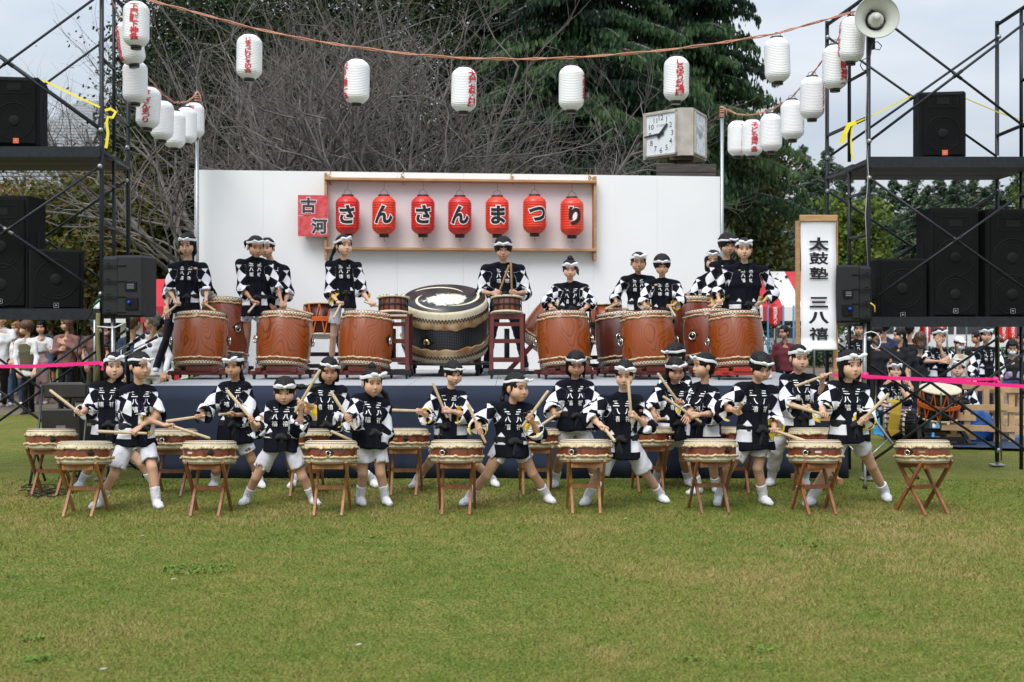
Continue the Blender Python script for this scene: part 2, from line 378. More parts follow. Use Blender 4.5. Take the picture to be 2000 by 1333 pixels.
# wooden frame for the red lanterns
pine = mat('pine_wood', (.52, .30, .14), .6, col2=(.38, .20, .09), noise_scale=7, stretch=(1, 8, 8), detail=6)
a = onwall(637, 352); b = onwall(1159, 357); c_ = onwall(640, 486); d_ = onwall(1158, 491)
fr = thing('lantern_frame', 'long wooden box frame hung on the backdrop around the red lanterns', 'frame', wallworld(a), wall_rz)
wz = a.z-(c_.z+d_.z)/2; wx = b.x-a.x
MB().box((wx/2, -.09, 0), (wx+.03, .18, .035), ch=.004).build('top_rail', pine, fr); MB().box((wx/2, -.09, -wz), (wx+.03, .18, .035), ch=.004).build('bottom_rail', pine, fr)
for x in (-.0, wx): MB().box((x, -.075, -wz/2-.03), (.035, .15, wz+.22), ch=.004).build('stile', pine, fr)
MB().box((wx/2, -.006, -wz/2), (wx-.04, .006, wz-.03)).build('back_sheet', mat('pinkish_white_sheet', (.80, .75, .765), .6, noise_amt=.05, noise_scale=2), fr)
ylw = mat('tiger_rope', (.55, .33, .03), .8, col2=(.05, .04, .02), noise_scale=60)
for px in (644, 786, 1000, 1152):
    p = onwall(px, 345, .06)-a; mb = MB(); pts = [p+Vector((.02*math.sin(i*2.1), .0+.03*(i % 2), .07-.025*i)) for i in range(8)]
    mb.tube(pts, .006, 5); mb.torus(p+Vector((0, 0, -.02)), .02, .006, Matrix.Rotation(1.2, 3, 'X'), 10, 5); mb.build('tie_rope', ylw, fr)
def lantern_mesh(r, h, ribs, m_body, m_cap, n=36):
    mb = MB(); prof = []; K = ribs*4
    for i in range(K+1):
        t = i/K; z = -h/2+h*t; e = abs(2*t-1); rr = r*(1-.50*max(0, (e-.60)/.40)**2.2); rr *= 1-.035*(.5+.5*math.cos(t*ribs*2*math.pi))
        prof.append((rr, z))
    mb.lathe(prof, n, caps=True); body = mb
    cap = MB(); cap.lathe([(r*.47, h/2-.006), (r*.49, h/2-.004), (r*.49, h/2+r*.13), (r*.36, h/2+r*.13)], 20); c2 = MB(); c2.lathe([(r*.3, -h/2-r*.25), (r*.40, -h/2-r*.25), (r*.42, -h/2+.004), (r*.3, -h/2+.006)], 20)
    return body.mesh('paper_body', m_body), cap.mesh('rim', m_cap), c2.mesh('rim', m_cap)
def lant_parts(L, t):
    for nm, me in zip(('paper_body', 'top_rim', 'bottom_rim'), L): link(nm, me, t)
red_paper = mat('red_lantern_paper', (.68, .020, .015), .42, noise_amt=.22, noise_scale=5, coat=.25); orange_paper = mat('orange_red_lantern_paper', (.80, .045, .015), .42, noise_amt=.2, noise_scale=5, coat=.25)
cap_m = mat('lantern_cap', (.02, .015, .015), .35)
def wrap_text(o_parent, chars, r, h, z0, dz, size, bold, m, name='lettering', ang=0, off=.004, cut=6, outline=None, sx=1.0, barrel=True):
    def surf(ang0, x, z, offs):
        e = abs(z)/(h/2); rr = r*(1-.50*max(0, (e-.60)/.40)**2.2)+offs if barrel else r+offs
        t = ang0+x/max(rr, .01); return Vector((math.sin(t)*rr, -math.cos(t)*rr, z))
    out = []
    if outline:
        mb = MB()
        for i, ch in enumerate(chars): put_glyph(mb, ch, lambda x, y, i=i: surf(ang, x, z0-i*dz+y, off), size, outline, cut, sx)
        out.append(mb.build(name+'_outline', white_ink, o_parent))
    mb = MB()
    for i, ch in enumerate(chars): put_glyph(mb, ch, lambda x, y, i=i: surf(ang, x, z0-i*dz+y, off+(.002 if outline else 0)), size, bold, cut, sx)
    out.append(mb.build(name, m, o_parent)); return out
rl = {}
for kk, mm in (('r', red_paper), ('o', orange_paper)): rl[kk] = lantern_mesh(.158, .50, 15, mm, cap_m)
reds = [(679, 421, 'さ', 'r'), (750, 421, 'ん', 'o'), (826, 421, 'さ', 'r'), (898, 422, 'ん', 'r'), (971, 422, 'ま', 'o'), (1044, 420, 'つ', 'o'), (1117, 424, 'り', 'o')]
desc = ['first red lantern from the left in the wooden frame, marked with a bold sa', 'orange red lantern, second in the frame, marked with a slanting n', 'third red lantern in the frame, marked with the second sa', 'deep red lantern in the middle of the frame, marked with n', 'orange red lantern fifth in the frame above the bespectacled man, marked ma', 'orange red lantern second from the right in the frame, marked tsu', 'orange red lantern at the right end of the frame, marked ri']
for (px, py, ch, kk), ds in zip(reds, desc):
    l = onwall(px, py, .23); t = thing('red_lantern', ds, 'lantern', wallworld(l), wall_rz+random.uniform(-.08, .08), 'red paper lanterns in the frame')
    lant_parts(rl[kk], t)
    mb = MB(); mb.tube([(-.05, 0, .27), (-.04, 0, .32), (0, 0, .345), (.04, 0, .32), (.05, 0, .27)], .0025, 5); mb.tube([(0, 0, .345), (.004, .005, .38), (0, .01, onwall(px, 356, .1).z-l.z+.0)], .002, 5)
    mb.tube([(0, 0, -.27), (.003, 0, -.33), (.014, 0, -.34)], .003, 5); mb.build('hanging_wire', black, t)
    wrap_text(t, [ch], .158, .50, 0.0, .0, .262, .042, black_ink, outline=.085, cut=8, sx=1.0, ang=.08 if ch in 'つり' else 0)
# red board with the town's name
sp = onwall(582, 381, .18); sp2 = onwall(641, 463, .18)
tg = thing('name_board', 'glossy red two panel board at the left end of the lantern frame', 'sign', wallworld(sp), wall_rz)
gl_red = mat('glossy_red_sheet', (.62, .025, .03), .12, col2=(.66, .11, .12), noise_scale=14, coat=.6)
sw = sp2.x-sp.x; sh = sp.z-sp2.z; grey_ink = mat('grey_black_ink', (.05, .05, .06), .3)
for i, (ch, dx) in enumerate((('古', -.06), ('河', .08))):
    p = MB().box((sw/2, 0, -sh*(.25+.5*i)), (sw, .02, sh/2-.006)).build('red_panel', gl_red, tg)
    mb = MB(); f = lambda x, y, i=i, dx=dx: Vector((sw/2+dx+x, -.0125, -sh*(.25+.5*i)+y)); put_glyph(mb, ch, f, .205, .075); mb.build('lettering_outline', white_ink, p)
    mb = MB(); f = lambda x, y, i=i, dx=dx: Vector((sw/2+dx+x, -.0145, -sh*(.25+.5*i)+y)); put_glyph(mb, ch, f, .205, .040); mb.build('lettering', grey_ink, p)
MB().box((sw/2-.1, .085, -sh/2), (.05, .15, sh*.9)).build('backing_batten', brace_m, tg)
# ------------------------------------------------------------------ white paper lanterns on cords
wpaper = mat('white_lantern_paper', (.86, .86, .87), .8, noise_amt=.03, noise_scale=3); 
wl = lantern_mesh(.130, .44, 27, wpaper, cap_m, 32)
def wlantern(px, py, Y, text, ang, label, tilt=0, dz=None, ys=1.0, n=0):
    t = thing('paper_lantern', label, 'lantern', W(px, py, Y), 0, 'white festival lanterns on cords'); t.rotation_euler = (random.uniform(-.04, .04), tilt, random.uniform(-.2, .2))
    lant_parts(wl, t)
    if text:
        k = len(text); dz = .36/max(k, 5); wrap_text(t, text, .130, .44, dz*(k-1)/2, dz, dz*1.22, .028, red_ink, ang=ang, off=.003, cut=4, sx=1.6 if k > 6 else 1.25)
    MB().tube([(-.05, 0, .23), (-.035, 0, .27), (0, 0, .285), (.035, 0, .27), (.05, 0, .23)], .003, 5).build('handle_wire', black, t)
    return t
def cord(pts, r, label, name='cord', m=None, extra=0):
    mb = MB()
    for q in range(2):
        mb.tube([Vector(p)+Vector((0, .008*q, .010*math.sin(i*1.7+q*3))) for i, p in enumerate(pts)], r, 5)
    return tag(mb.build(name, m or rope_m), label, 'cord')
def sag(pp, n=6):
    out = []
    for i in range(len(pp)-1):
        for j in range(n): t = j/n; out.append(Vector(pp[i]).lerp(Vector(pp[i+1]), t))
    out.append(Vector(pp[-1])); return out
YM = 12.5
mainpts = [W(x, y, YM) for x, y in [(200, -28), (310, 6), (380, 24), (480, 52), (590, 76), (690, 92), (800, 106), (905, 114), (1010, 116), (1115, 113), (1215, 106), (1320, 96), (1420, 82), (1515, 66), (1600, 42), (1690, 17), (1760, -12)]]
cord(sag(mainpts, 3), .007, 'twisted orange and white cord sagging across the top of the stage')
M5 = [(487, 112, 'じゅうにひとえの会', 0, 'white lantern with red kana and a peaked last character, leftmost on the long cord'), (697, 160, 'ひがし第一会', -1.15, 'white lantern with red writing on its left edge, hung over the name board'), (906, 176, '大塚お茶園', .95, 'white lantern with red writing down its right edge, hung over the middle red lantern'),
      (1116, 173, '大塚神楽', 1.45, 'almost blank white lantern hung above the right end of the frame'), (1321, 155, 'しらゆり幼稚園', .05, 'white lantern with red kindergarten writing right above the clock'), (1518, 118, '', 0, 'blank white lantern against the sky beside the loudspeaker tower')]
for px, py, tx, an, lb in M5: wlantern(px, py, YM, tx, an, lb, random.uniform(-.03, .03))
Lc = [(266, 48, 12.3, '下尾崎下神会', -.0, 'large white lantern at the top of the left chain with six red characters', 0), (255, 85, 12.6, '大和田自治会', -.95, 'tilted white lantern partly behind the top left lantern', -.16), (264, 161, 13.0, '川', -1.3, 'white lantern with a red mark on its edge behind the scaffold post', 0),
      (290, 211, 13.4, 'さんさんまつり', .15, 'white lantern with cursive red kana in the middle of the left chain', .05), (317, 236, 14.1, '子供会', -.9, 'white lantern with only a last red character seen at its lower left', .03), (341, 254, 14.8, 'さんさんまつり', -.75, 'lowest white lantern of the left chain ending in a red ri', 0), (364, 246, 15.3, '', 0, 'plain white lantern second from the pole on the left chain', 0),
      (379, 236, 15.7, 'お祭川井こども会', -.1, 'white lantern with dense red writing hung right at the left pole', 0)]
for px, py, Y, tx, an, lb, tl in Lc: wlantern(px, py, Y, tx, an, lb, tl)
cord(sag([W(205, -30, 12.2), W(222, 10, 12.3), W(235, 40, 12.6), W(262, 112, 13.0), W(290, 152, 13.4), W(318, 185, 14.1), W(341, 201, 14.8), W(364, 200, 15.3), W(378, 190, 15.7), W(386, 178, 15.9)]), .006, 'orange and white cord carrying the left chain of lanterns down to its pole')
Rc = [(1664, 78, 12.3, 'さんさんまつり', -1.45, 'big white lantern hung right under the grey horn', .07), (1631, 132, 12.6, '伊賀町神楽', .75, 'white lantern with bold red characters on its right side beside the scaffold', 0), (1586, 192, 13.2, 'さんさんまつり', 1.2, 'white lantern with thin red kana on its right edge, fourth down the right chain', 0),
      (1547, 235, 13.9, 'さんさんまつり', 1.3, 'white lantern with a trace of red at its lower right edge', 0), (1506, 260, 14.6, '', 0, 'plain white lantern third from the right pole', 0), (1469, 270, 15.2, '子ども神楽会', .0, 'white lantern covered in red writing second from the right pole', 0), (1441, 271, 15.7, '古河名崎会', .6, 'white lantern next to the right pole with small red writing', 0)]
for px, py, Y, tx, an, lb, tl in Rc: wlantern(px, py, Y, tx, an, lb, tl)
cord(sag([W(1668, 22, 12.2), W(1655, 50, 12.35), W(1631, 85, 12.6), W(1586, 146, 13.2), W(1547, 190, 13.9), W(1506, 216, 14.6), W(1469, 225, 15.2), W(1441, 224, 15.7), W(1411, 210, 16.2)]), .006, 'orange and white cord carrying the right chain of lanterns up to the tower')
for px, pyt, Y, lb in ((385, 180, 15.9, 'grey steel pole with cord lashed to its top at the left end of the wall'), (1410, 208, 16.6, 'grey steel pole standing at the right end of the wall')):
    p = W(px, pyt, Y); t = thing('steel_pole', lb, 'pole', (p.x, Y, 0)); MB().tube([(0, 0, 0), (0, 0, p.z)], .024, 12).build('tube', steel, t)
    mb = MB()
    for q in range(5): mb.torus((0, 0, p.z-.02-.03*q), .03, .009, Matrix.Rotation(.2*(q % 2), 3, 'X'), 12, 5)
    mb.tube([(0, 0, p.z), (.05, -.03, p.z-.05), (.06, -.04, p.z-.14)], .006, 5); mb.build('lashing', rope_m, t)
# ------------------------------------------------------------------ scaffold towers
scaf = mat('dark_scaffold_paint', (.022, .026, .032), .42, noise_amt=.35, noise_scale=25, metal=.3)
scaf_w = mat('worn_dark_plank', (.030, .033, .038), .6, noise_amt=.5, noise_scale=14)
def tower(label, NL, FL, NR, FR, tiers, plats, flip):
    c = (NL+FL+NR+FR)/4; base = Vector((c[0], c[1], 0)); t = thing('scaffold_tower', label, 'scaffold', base)
    P = lambda q, z: Vector((q[0], q[1], z))-base
    R = .022
    for (n, f) in ((NL, FL), (NR, FR)):
        for q in (n, f):
            p = MB().tube([P(q, .05), P(q, tiers[-1])], R, 12).build('post', scaf, t); mb = MB()
            mb.box(P(q, .02), (.14, .14, .012)); mb.tube([P(q, .02), P(q, .3)], .017, 8); mb.build('base_jack', steel, p)
        inn = n*.56+f*.44
        for i in range(len(tiers)-1):
            z0, z1 = tiers[i], tiers[i+1]
            MB().tube([P(inn, z0+.05), P(inn, z1-.04)], .019, 10).build('inner_post', scaf, t)
            MB().tube([P(n, z1-.04), P(f, z1-.04)], .021, 10).build('cross_rail', scaf, t)
            if i: MB().tube([P(n, z0+.42), P(f, z0+.42)], .019, 10).build('cross_rail', scaf, t)
            for k in range(2 if i < 2 else 1):
                z = z0+(z1-z0)*(.5+.27*k)+.05; MB().tube([P(n, z), P(inn, z)], .017, 8).build('rung', scaf, t)
    for (a, b) in ((NL, NR), (FL, FR)):
        for i in range(len(tiers)-1):
            z0, z1 = tiers[i]+.18, tiers[i+1]-.18; o = Vector((0, -.03, 0))
            for s in (0, 1):
                p = P(a, z0 if s else z1)+o; q = P(b, z1 if s else z0)+o*(1.9 if s else 1)
                br = MB().tube([p, q], .0135, 8).build('brace', scaf, t)
                cl_ = MB(); cl_.ball(p, (.026, .026, .026), 8, 5); cl_.ball(q, (.026, .026, .026), 8, 5); tag(cl_.build('brace_pin', steel, br), kind='stuff')
                MB().tube([p.lerp(q, .48), p.lerp(q, .53)], .0175, 8).build('sleeve', steel if (s == 0 and i == 1 and flip) else scaf, br)
    for zp, th in plats:
        n = 3
        for i in range(n):
            f0 = (i+.03)/n; f1 = (i+.97)/n
            A = NL.lerp(FL, (f0+f1)/2); B = NR.lerp(FR, (f0+f1)/2); wdt = (FL-NL).length*(f1-f0)
            ext = (B-A).normalized()*(.0)
            MB().beam(P(A-ext, zp-th/2), P(B+ext, zp-th/2), wdt, th).build('plank', scaf_w, t)
        MB().beam(P(NL, zp-th/2)-Vector((0, .035, 0)), P(NR, zp-th/2)-Vector((0, .035, 0)), .035, th+.03).build('edge_beam', scaf, t)
    return t
V2 = lambda x, y: Vector((x, y))
tower('black scaffold tower left of the stage holding stacked loudspeakers', V2(-5.87, 12.1), V2(-5.98, 13.3), V2(-4.04, 12.1), V2(-4.155, 13.3), [0, 1.66, 3.27, 4.95, 5.8], [(3.27, .07), (1.68, .08)], 1)
tower('black scaffold tower right of the stage beside the white banner', V2(3.51, 12.1), V2(3.41, 13.3), V2(5.22, 12.1), V2(5.25, 13.3), [0, 1.58, 3.16, 4.82], [(3.17, .07), (1.60, .07)], 0)
# ------------------------------------------------------------------ loudspeakers
cab = mat('speaker_cabinet', (.006, .0065, .007), .8, spec=.2, bump=.3, bump_scale=120); grl = mat('speaker_grille', (.0035, .004, .0042), .75, spec=.2, bump=.6, bump_scale=260)
cone_m = mat('speaker_cone', (.007, .0075, .008), .7, spec=.2); plast = mat('moulded_black_plastic', (.012, .013, .014), .6, bump=.2, bump_scale=200)
def badge(parent, x, y, z, s, col):
    p = MB().box((x, y, z), (s, .006, s*.95)).build('badge', col, parent)
    mb = MB(); put_glyph(mb, 'JBL', lambda a, b: Vector((x+a, y-.0045, z+b)), s*.36, .03); mb.build('lettering', mat('badge_silver', (.45, .45, .45), .4), p)
    if col is cab: 
        mb = MB()
        for q in ((0, .5, 1, .05), (0, -.5, 1, .05), (.5, 0, .05, 1), (-.5, 0, .05, 1)): mb.box((x+q[0]*s, y-.003, z+q[1]*s), (q[2]*s, .006, q[3]*s))
        mb.build('badge_frame', MATS['badge_silver'], p)
def speaker(label, x0, y0, x1, y1, Y, d, woof, horn, rz=0, orange=False):
    A = W(x0, y0, Y); B = W(x1, y1, Y); wd_ = B.x-A.x; h = A.z-B.z
    t = thing('loudspeaker', label, 'loudspeaker', (A.x+wd_/2, Y, B.z), rz, 'loudspeakers on the scaffold towers')
    MB().box((0, d/2, h/2), (wd_, d, h), ch=.018).build('cabinet', cab, t)
    MB().box((0, -.012, h/2), (wd_*.86, .022, h*.93), ch=.008).build('grille', grl, t)
    r = min(wd_*.38, h*.38/woof)
    for i in range(woof):
        z = h*(.36 if woof == 1 and horn else .5 if woof == 1 else .22+.33*i)
        mb = MB(); RX = Matrix.Rotation(math.pi/2, 3, 'X'); mb.torus((0, -.022, z), r, .006, RX, 36, 6); mb.torus((0, -.022, z), r*.86, .004, RX, 36, 5)
        RX4 = Matrix.Translation((0, -.0235, z)) @ RX.to_4x4(); mb.lathe([(r*.3, 0), (r*.28, .004), (r*.15, .007), (0.001, .008)], 24, RX4, caps=False); mb.build('woofer', cone_m, t)
    if horn:
        mb = MB(); zt = h*(.85 if woof == 1 else .86); hw, hh = wd_*.3, h*(.09 if woof == 1 else .055)
        for q in ((0, hh, hw*2, .008), (0, -hh, hw*2, .008), (hw, 0, .008, hh*2), (-hw, 0, .008, hh*2)): mb.box((q[0], -.024, zt+q[1]), (q[2], .006, q[3]))
        mb.box((0, -.024, zt), (hw*.9, .004, hh*1.1)); mb.build('horn_flare', cone_m, t)
    badge(t, 0 if not orange else wd_*.04, -.027, h*.075 if not orange else h*.075, .045 if not orange else .055, mat('orange_badge', (.75, .13, .04), .4) if orange else cab)
    mb = MB(); sx = 1 if x0 < 1000 else -1
    mb.box((sx*wd_/2, d*.5, h*.6), (.012, .05, min(.2, h*.25))); mb.build('side_handle', cone_m, t)
    return t
speaker('black loudspeaker with an orange badge on the upper deck of the left tower', -18, 150, 75, 286, 12.3, .4, 1, 1, .16, True)
speaker('tall double loudspeaker cut by the left edge of the picture', -52, 382, 57, 606, 12.2, .45, 2, 1)
speaker('squat square bass speaker beside the tall one on the left tower', 60, 487, 160, 606, 12.15, .5, 1, 0, .32)
speaker('black loudspeaker with an orange badge alone on the upper deck of the right tower', 1797, 179, 1885, 309, 12.4, .4, 1, 1, -.16, True)
speaker('tall double loudspeaker in the middle of the right tower deck', 1817, 406, 1912, 624, 12.25, .45, 2, 1)
speaker('tall double loudspeaker cut by the right edge of the picture', 1926, 408, 2026, 624, 12.3, .45, 2, 1)
speaker('square bass speaker beside the banner end of the right tower', 1712, 505, 1811, 624, 12.25, .5, 1, 0)
def polespk(label, x0, y0, x1, y1, Y, px, sgn):
    A = W(x0, y0, Y); B = W(x1, y1, Y); w_ = B.x-A.x; h = A.z-B.z; cx = (A.x+B.x)/2; X = W(px, 0, Y+.1).x
    s = thing('speaker_pole', 'silver tripod pole under the moulded speaker '+('by the left tower' if px < 1000 else 'behind the banner'), 'stand', (X, Y+.12, 0))
    zt = B.z+.02; MB().tube([(0, 0, .55), (0, 0, zt)], .021, 12).build('pole', steel, s); MB().tube([(0, 0, .1), (0, 0, .75)], .027, 12).build('lower_tube', steel, s); MB().tube([(0, 0, .72), (0, 0, .8)], .036, 12).build('collar', plast, s)
    for k in range(3):
        a = (.25 if sgn > 0 else 2.9)+k*2.094; e = Vector((math.cos(a)*.58, math.sin(a)*.58, .015)); l = MB().tube([(0, 0, .74), e], .014, 8).build('leg', steel, s)
        MB().ball(e, .024).build('rubber_foot', plast, l); MB().tube([(0, 0, .2), e*.45+Vector((0, 0, .40))], .009, 6).build('strut', steel, s)
    t = thing('loudspeaker', label, 'loudspeaker', (cx, Y, B.z), sgn*.12, 'pole mounted loudspeakers')
    mb = MB(); d = .34
    mb.box((-sgn*w_*.18, d/2, h/2), (w_*.62, d, h), ch=.022); mb.build('rear_shell', plast, t); MB().box((sgn*w_*.24, d/2+.01, h/2), (w_*.5, d*.94, h*.985), ch=.03).build('side_shell', plast, t)
    mb = MB()
    for z in (.08, .33, .58, .83): mb.box((sgn*w_*.18, -.002, h*z), (w_*.58, .014, .006)); mb.box((sgn*w_*.3, -.005, h*z+.02), (.03, .014, .012), ch=.003)
    mb.build('ribs', cab, t)
    mb = MB(); mb.box((-sgn*w_*.22, -.006, h*.5), (w_*.26, .014, h*.14)); mb.build('control_panel', cone_m, t); MB().box((-sgn*w_*.24, -.008, h*.22), (w_*.28, .018, h*.18)).build('cable_recess', cone_m, t)
    mb = MB(); 
    for i in range(3): mb.box((-sgn*w_*.22, -.014, h*(.47+.03*i)), (w_*.16, .003, .006))
    mb.build('panel_marks', mat('faint_print', (.25, .26, .27), .6), t)
    MB().ball((-sgn*w_*.2, -.03, h*.24), .017).build('blue_plug', mat('blue_plastic', (.01, .05, .5), .4), t)
    return t
polespk('black moulded loudspeaker facing away on a pole beside the left tower', 192, 499, 282, 620, 11.95, 219, -1)
polespk('black moulded loudspeaker facing away on a pole behind the white banner', 1635, 518, 1709, 631, 11.95, 1690, 1)
# cables
def cable(pts, r, label, m=black, name='cable'): return tag(MB().tube([W(*p) for p in pts], r, 6).build(name, m), label, 'cable')
cable([(190, 585, 11.85), (182, 600, 11.8), (178, 615, 11.85), (165, 632, 12), (150, 690, 12), (158, 720, 12), (170, 760, 12), (176, 800, 12)], .006, 'black cable drooping from the left pole speaker')
cable([(182, 598, 11.83), (188, 590, 11.83), (196, 584, 11.83)], .007, 'short green cable plugged into the left pole speaker', mat('green_cable', (.02, .3, .15), .5))
cable([(1700, 592, 11.85), (1708, 598, 11.85), (1709, 610, 11.85)], .007, 'short yellow cable at the back of the right pole speaker', mat('yellow_cable', (.75, .5, .02), .5))
cable([(1687, 655, 11.9), (1693, 650, 11.9), (1702, 648, 11.9), (1711, 651, 11.9), (1717, 657, 11.9), (1720, 664, 11.9), (1720, 671, 11.9), (1717, 678, 11.9), (1711, 682, 11.9), (1705, 680, 11.93), (1701, 675, 11.95)], .006, 'white cable looped round the right speaker pole', mat('white_cable', (.7, .7, .7), .5))
cable([(190, 638, 11.9), (212, 640, 11.8), (225, 640, 11.8), (242, 632, 11.9)], .007, 'white plastic tie round the left speaker pole', MATS['white_cable'])
cable([(1702, 75, 12), (1706, 80, 12), (1702, 95, 12), (1718, 98, 12), (1722, 90, 12), (1714, 82, 12), (1704, 84, 12), (1700, 110, 12), (1684, 118, 12), (1680, 128, 12), (1686, 138, 12), (1698, 136, 12)], .005, 'tangle of black cable hanging below the horn')
cable([(1693, 150, 12.05), (1690, 250, 12.05), (1696, 340, 12.05), (1690, 420, 12.05), (1695, 520, 12.05)], .004, 'thin grey wire running down the right tower post', mat('grey_wire', (.4, .4, .38), .6))
for i in range(7):
    pts = []; x, y = 25+random.random()*50, 850+random.random()*55
    for k in range(14): pts.append(Vector((W(x, 0, 10.9+i*.1).x, 10.9+i*.12+.05*math.sin(k), .012+.012*abs(math.sin(k*1.3+i))))); x += random.uniform(-2, 12); 
    tag(MB().tube(pts, .006, 5).build('cable', black), 'tangled black cable lying flat on the grass at the left edge', 'cable', 'black cables on the grass at the left')
# yellow straps and pink tape
yel = mat('yellow_strap', (.80, .66, .02), .5); pink = mat('pink_tape', (.85, .02, .22), .45)
def strap(pts, wdt, label, m=yel, name='strap', nrm=(0, -1, 0), grp=None):
    P = [W(*p) for p in pts]; return tag(MB().strip(P, [Vector(nrm)]*len(P), wdt, .002).build(name, m), label, 'strap' if m is yel else 'tape', grp)
strap([(84, 157, 12.25), (140, 184, 12.1), (195, 210, 12.0)], .018, 'yellow strap running from the top left speaker to the scaffold post')
strap([(205, 216, 12.0), (216, 213, 11.98), (226, 219, 11.98), (220, 230, 11.97), (211, 229, 11.97), (208, 240, 11.97), (211, 262, 11.97), (207, 290, 11.97)], .028, 'knotted end of the yellow strap hanging from the left tower rail')
strap([(1780, 188, 12.4), (1740, 208, 12.3), (1704, 226, 12.15), (1672, 240, 12.1)], .014, 'yellow strap running from the right top speaker to the tower rail')
strap([(1672, 240, 12.0), (1658, 244, 11.98), (1650, 262, 11.97), (1644, 280, 11.97)], .045, 'flat knotted end of the yellow strap on the right tower')
strap([(1664, 244, 12.0), (1662, 275, 12.0), (1663, 300, 12.0), (1668, 314, 12.0)], .016, 'thin yellow strap tail hanging to the right upper deck')
strap([(1886, 193, 12.5), (1950, 220, 12.9), (2010, 240, 13.2)], .012, 'thin yellow strap running off to the right edge')
strap([(-30, 716, 12.05), (60, 716, 12.02), (120, 713, 12.0), (196, 709, 11.98)], .034, 'pink barrier tape stretched across the left tower', pink, 'barrier_tape')
strap([(196, 709, 11.98), (203, 714, 11.95), (201, 724, 11.95)], .04, 'loose folded end of the pink tape tied to the rope post', pink, 'barrier_tape')
strap([(1626, 733, 11.98), (1690, 735, 11.96), (1780, 741, 12.02), (1860, 741, 12.02), (1938, 741, 12.02)], .030, 'upper strand of pink tape across the right tower', pink, 'barrier_tape')
strap([(1690, 737, 12.01), (1800, 741, 11.97), (1900, 749, 11.97), (2030, 757, 11.97)], .036, 'lower strand of pink tape running off the right edge', pink, 'barrier_tape')
_p = W(1690, 735, 12.07); tag(MB().lathe([(.026, -.03), (.032, -.03), (.031, .0), (.033, .035), (.026, .035)], 12).build('barrier_tape', pink, None, _p), 'pink tape wound round the right speaker pole', 'tape')
_p = W(1944, 742, 12.0); tag(MB().ball((0, 0, 0), (.035, .03, .03), 10, 6).tube([(0, 0, 0), (.03, -.02, -.03), (.035, -.02, -.07)], [.018, .014, .006], 6).build('barrier_tape', pink, None, _p), 'pink tape knot on the right tower post', 'tape')
ol = mat('olive_rope', (.22, .19, .07), .9, noise_amt=.4, noise_scale=80)
tag(MB().tube([W(192, 612, 12.04), W(190, 660, 12.02), W(193, 700, 12.02), W(189, 745, 12.02)], .022, 8).build('rope', ol), 'olive rope bound thickly down the left tower post', 'rope')
tag(MB().tube([W(1950, 640, 13.2), W(1952, 760, 13.1), W(1956, 900, 13.1)], .009, 6).build('rope', ol), 'olive rope hanging by the right tower foot', 'rope')
# grey horn loudspeaker
hm = mat('horn_grey', (.50, .51, .46), .45)
h = thing('horn_speaker', 'big grey horn loudspeaker clamped on top of the right tower post', 'loudspeaker', W(1713, 33, 11.95))
Rh = Matrix.Rotation(math.radians(-10), 4, 'Z') @ Matrix.Rotation(math.radians(86), 4, 'X')
mb = MB(); mb.lathe([(.205, 0), (.21, -.004), (.205, -.01), (.150, -.05), (.105, -.11), (.085, -.17), (.085, -.2), (.02, -.2)], 40, Rh, caps=False); o = mb.build('bell', hm, h); sm_ = o.modifiers.new('s', 'SOLIDIFY'); sm_.thickness = .004
mb = MB(); mb.lathe([(.07, -.17), (.075, -.09), (.06, -.075), (.045, -.06), (.034, .0), (.03, .012), (.012, .016), (.001, .016)], 24, Rh, caps=False); mb.build('reflex_cone', hm, h)
mb = MB(); mb.lathe([(.08, -.11), (.083, -.105), (.08, -.10)], 24, Rh, caps=False)
for k in range(4): mb.ball((Rh @ Vector((.07*math.cos(k*1.57+.7), .07*math.sin(k*1.57+.7), -.088))), .007)
mb.build('mounting_ring', mat('dark_grey_metal', (.12, .12, .12), .4, .5), h); mb = MB(); mb.box((0, .17, -.18), (.05, .05, .2)); mb.build('bracket', black, h)
# ------------------------------------------------------------------ clock tower behind the wall
cy = 18.6; cc = W(1342, 257, cy); beige = mat('weathered_beige_metal', (.50, .455, .40), .6, noise_amt=.25, noise_scale=6, bump=.1); rust = mat('rusty_brown_metal', (.13, .075, .05), .8, noise_amt=.45, noise_scale=9)
ck = thing('clock_tower', 'tall beige three sided clock on a brown column behind the wall', 'clock', (cc.x, cy, 0))
hz = 93/FPX*cy/2
A_ = Vector((-.10, 0)); B_ = Vector((.09, 0)); al, be = math.radians(47), math.radians(66); S_ = .745
AL = A_+Vector((-math.cos(al), math.sin(al)))*S_; BR = B_+Vector((math.cos(be), math.sin(be)))*S_
poly = [A_, B_, BR, BR+Vector((-.16, .16)), AL+Vector((.16, .12)), AL]
vs = [(p.x, p.y, cc.z+s*hz) for s in (-1, 1) for p in poly]; k = len(poly)
MB().add(vs, [tuple(range(k))[::-1], tuple(range(k, 2*k))]+[(i, (i+1) % k, k+(i+1) % k, k+i) for i in range(k)]).build('housing', beige, ck)
dial_m = mat('dial_white', (.74, .78, .80), .3); hand_m = mat('hand_dark', (.03, .035, .04), .5)
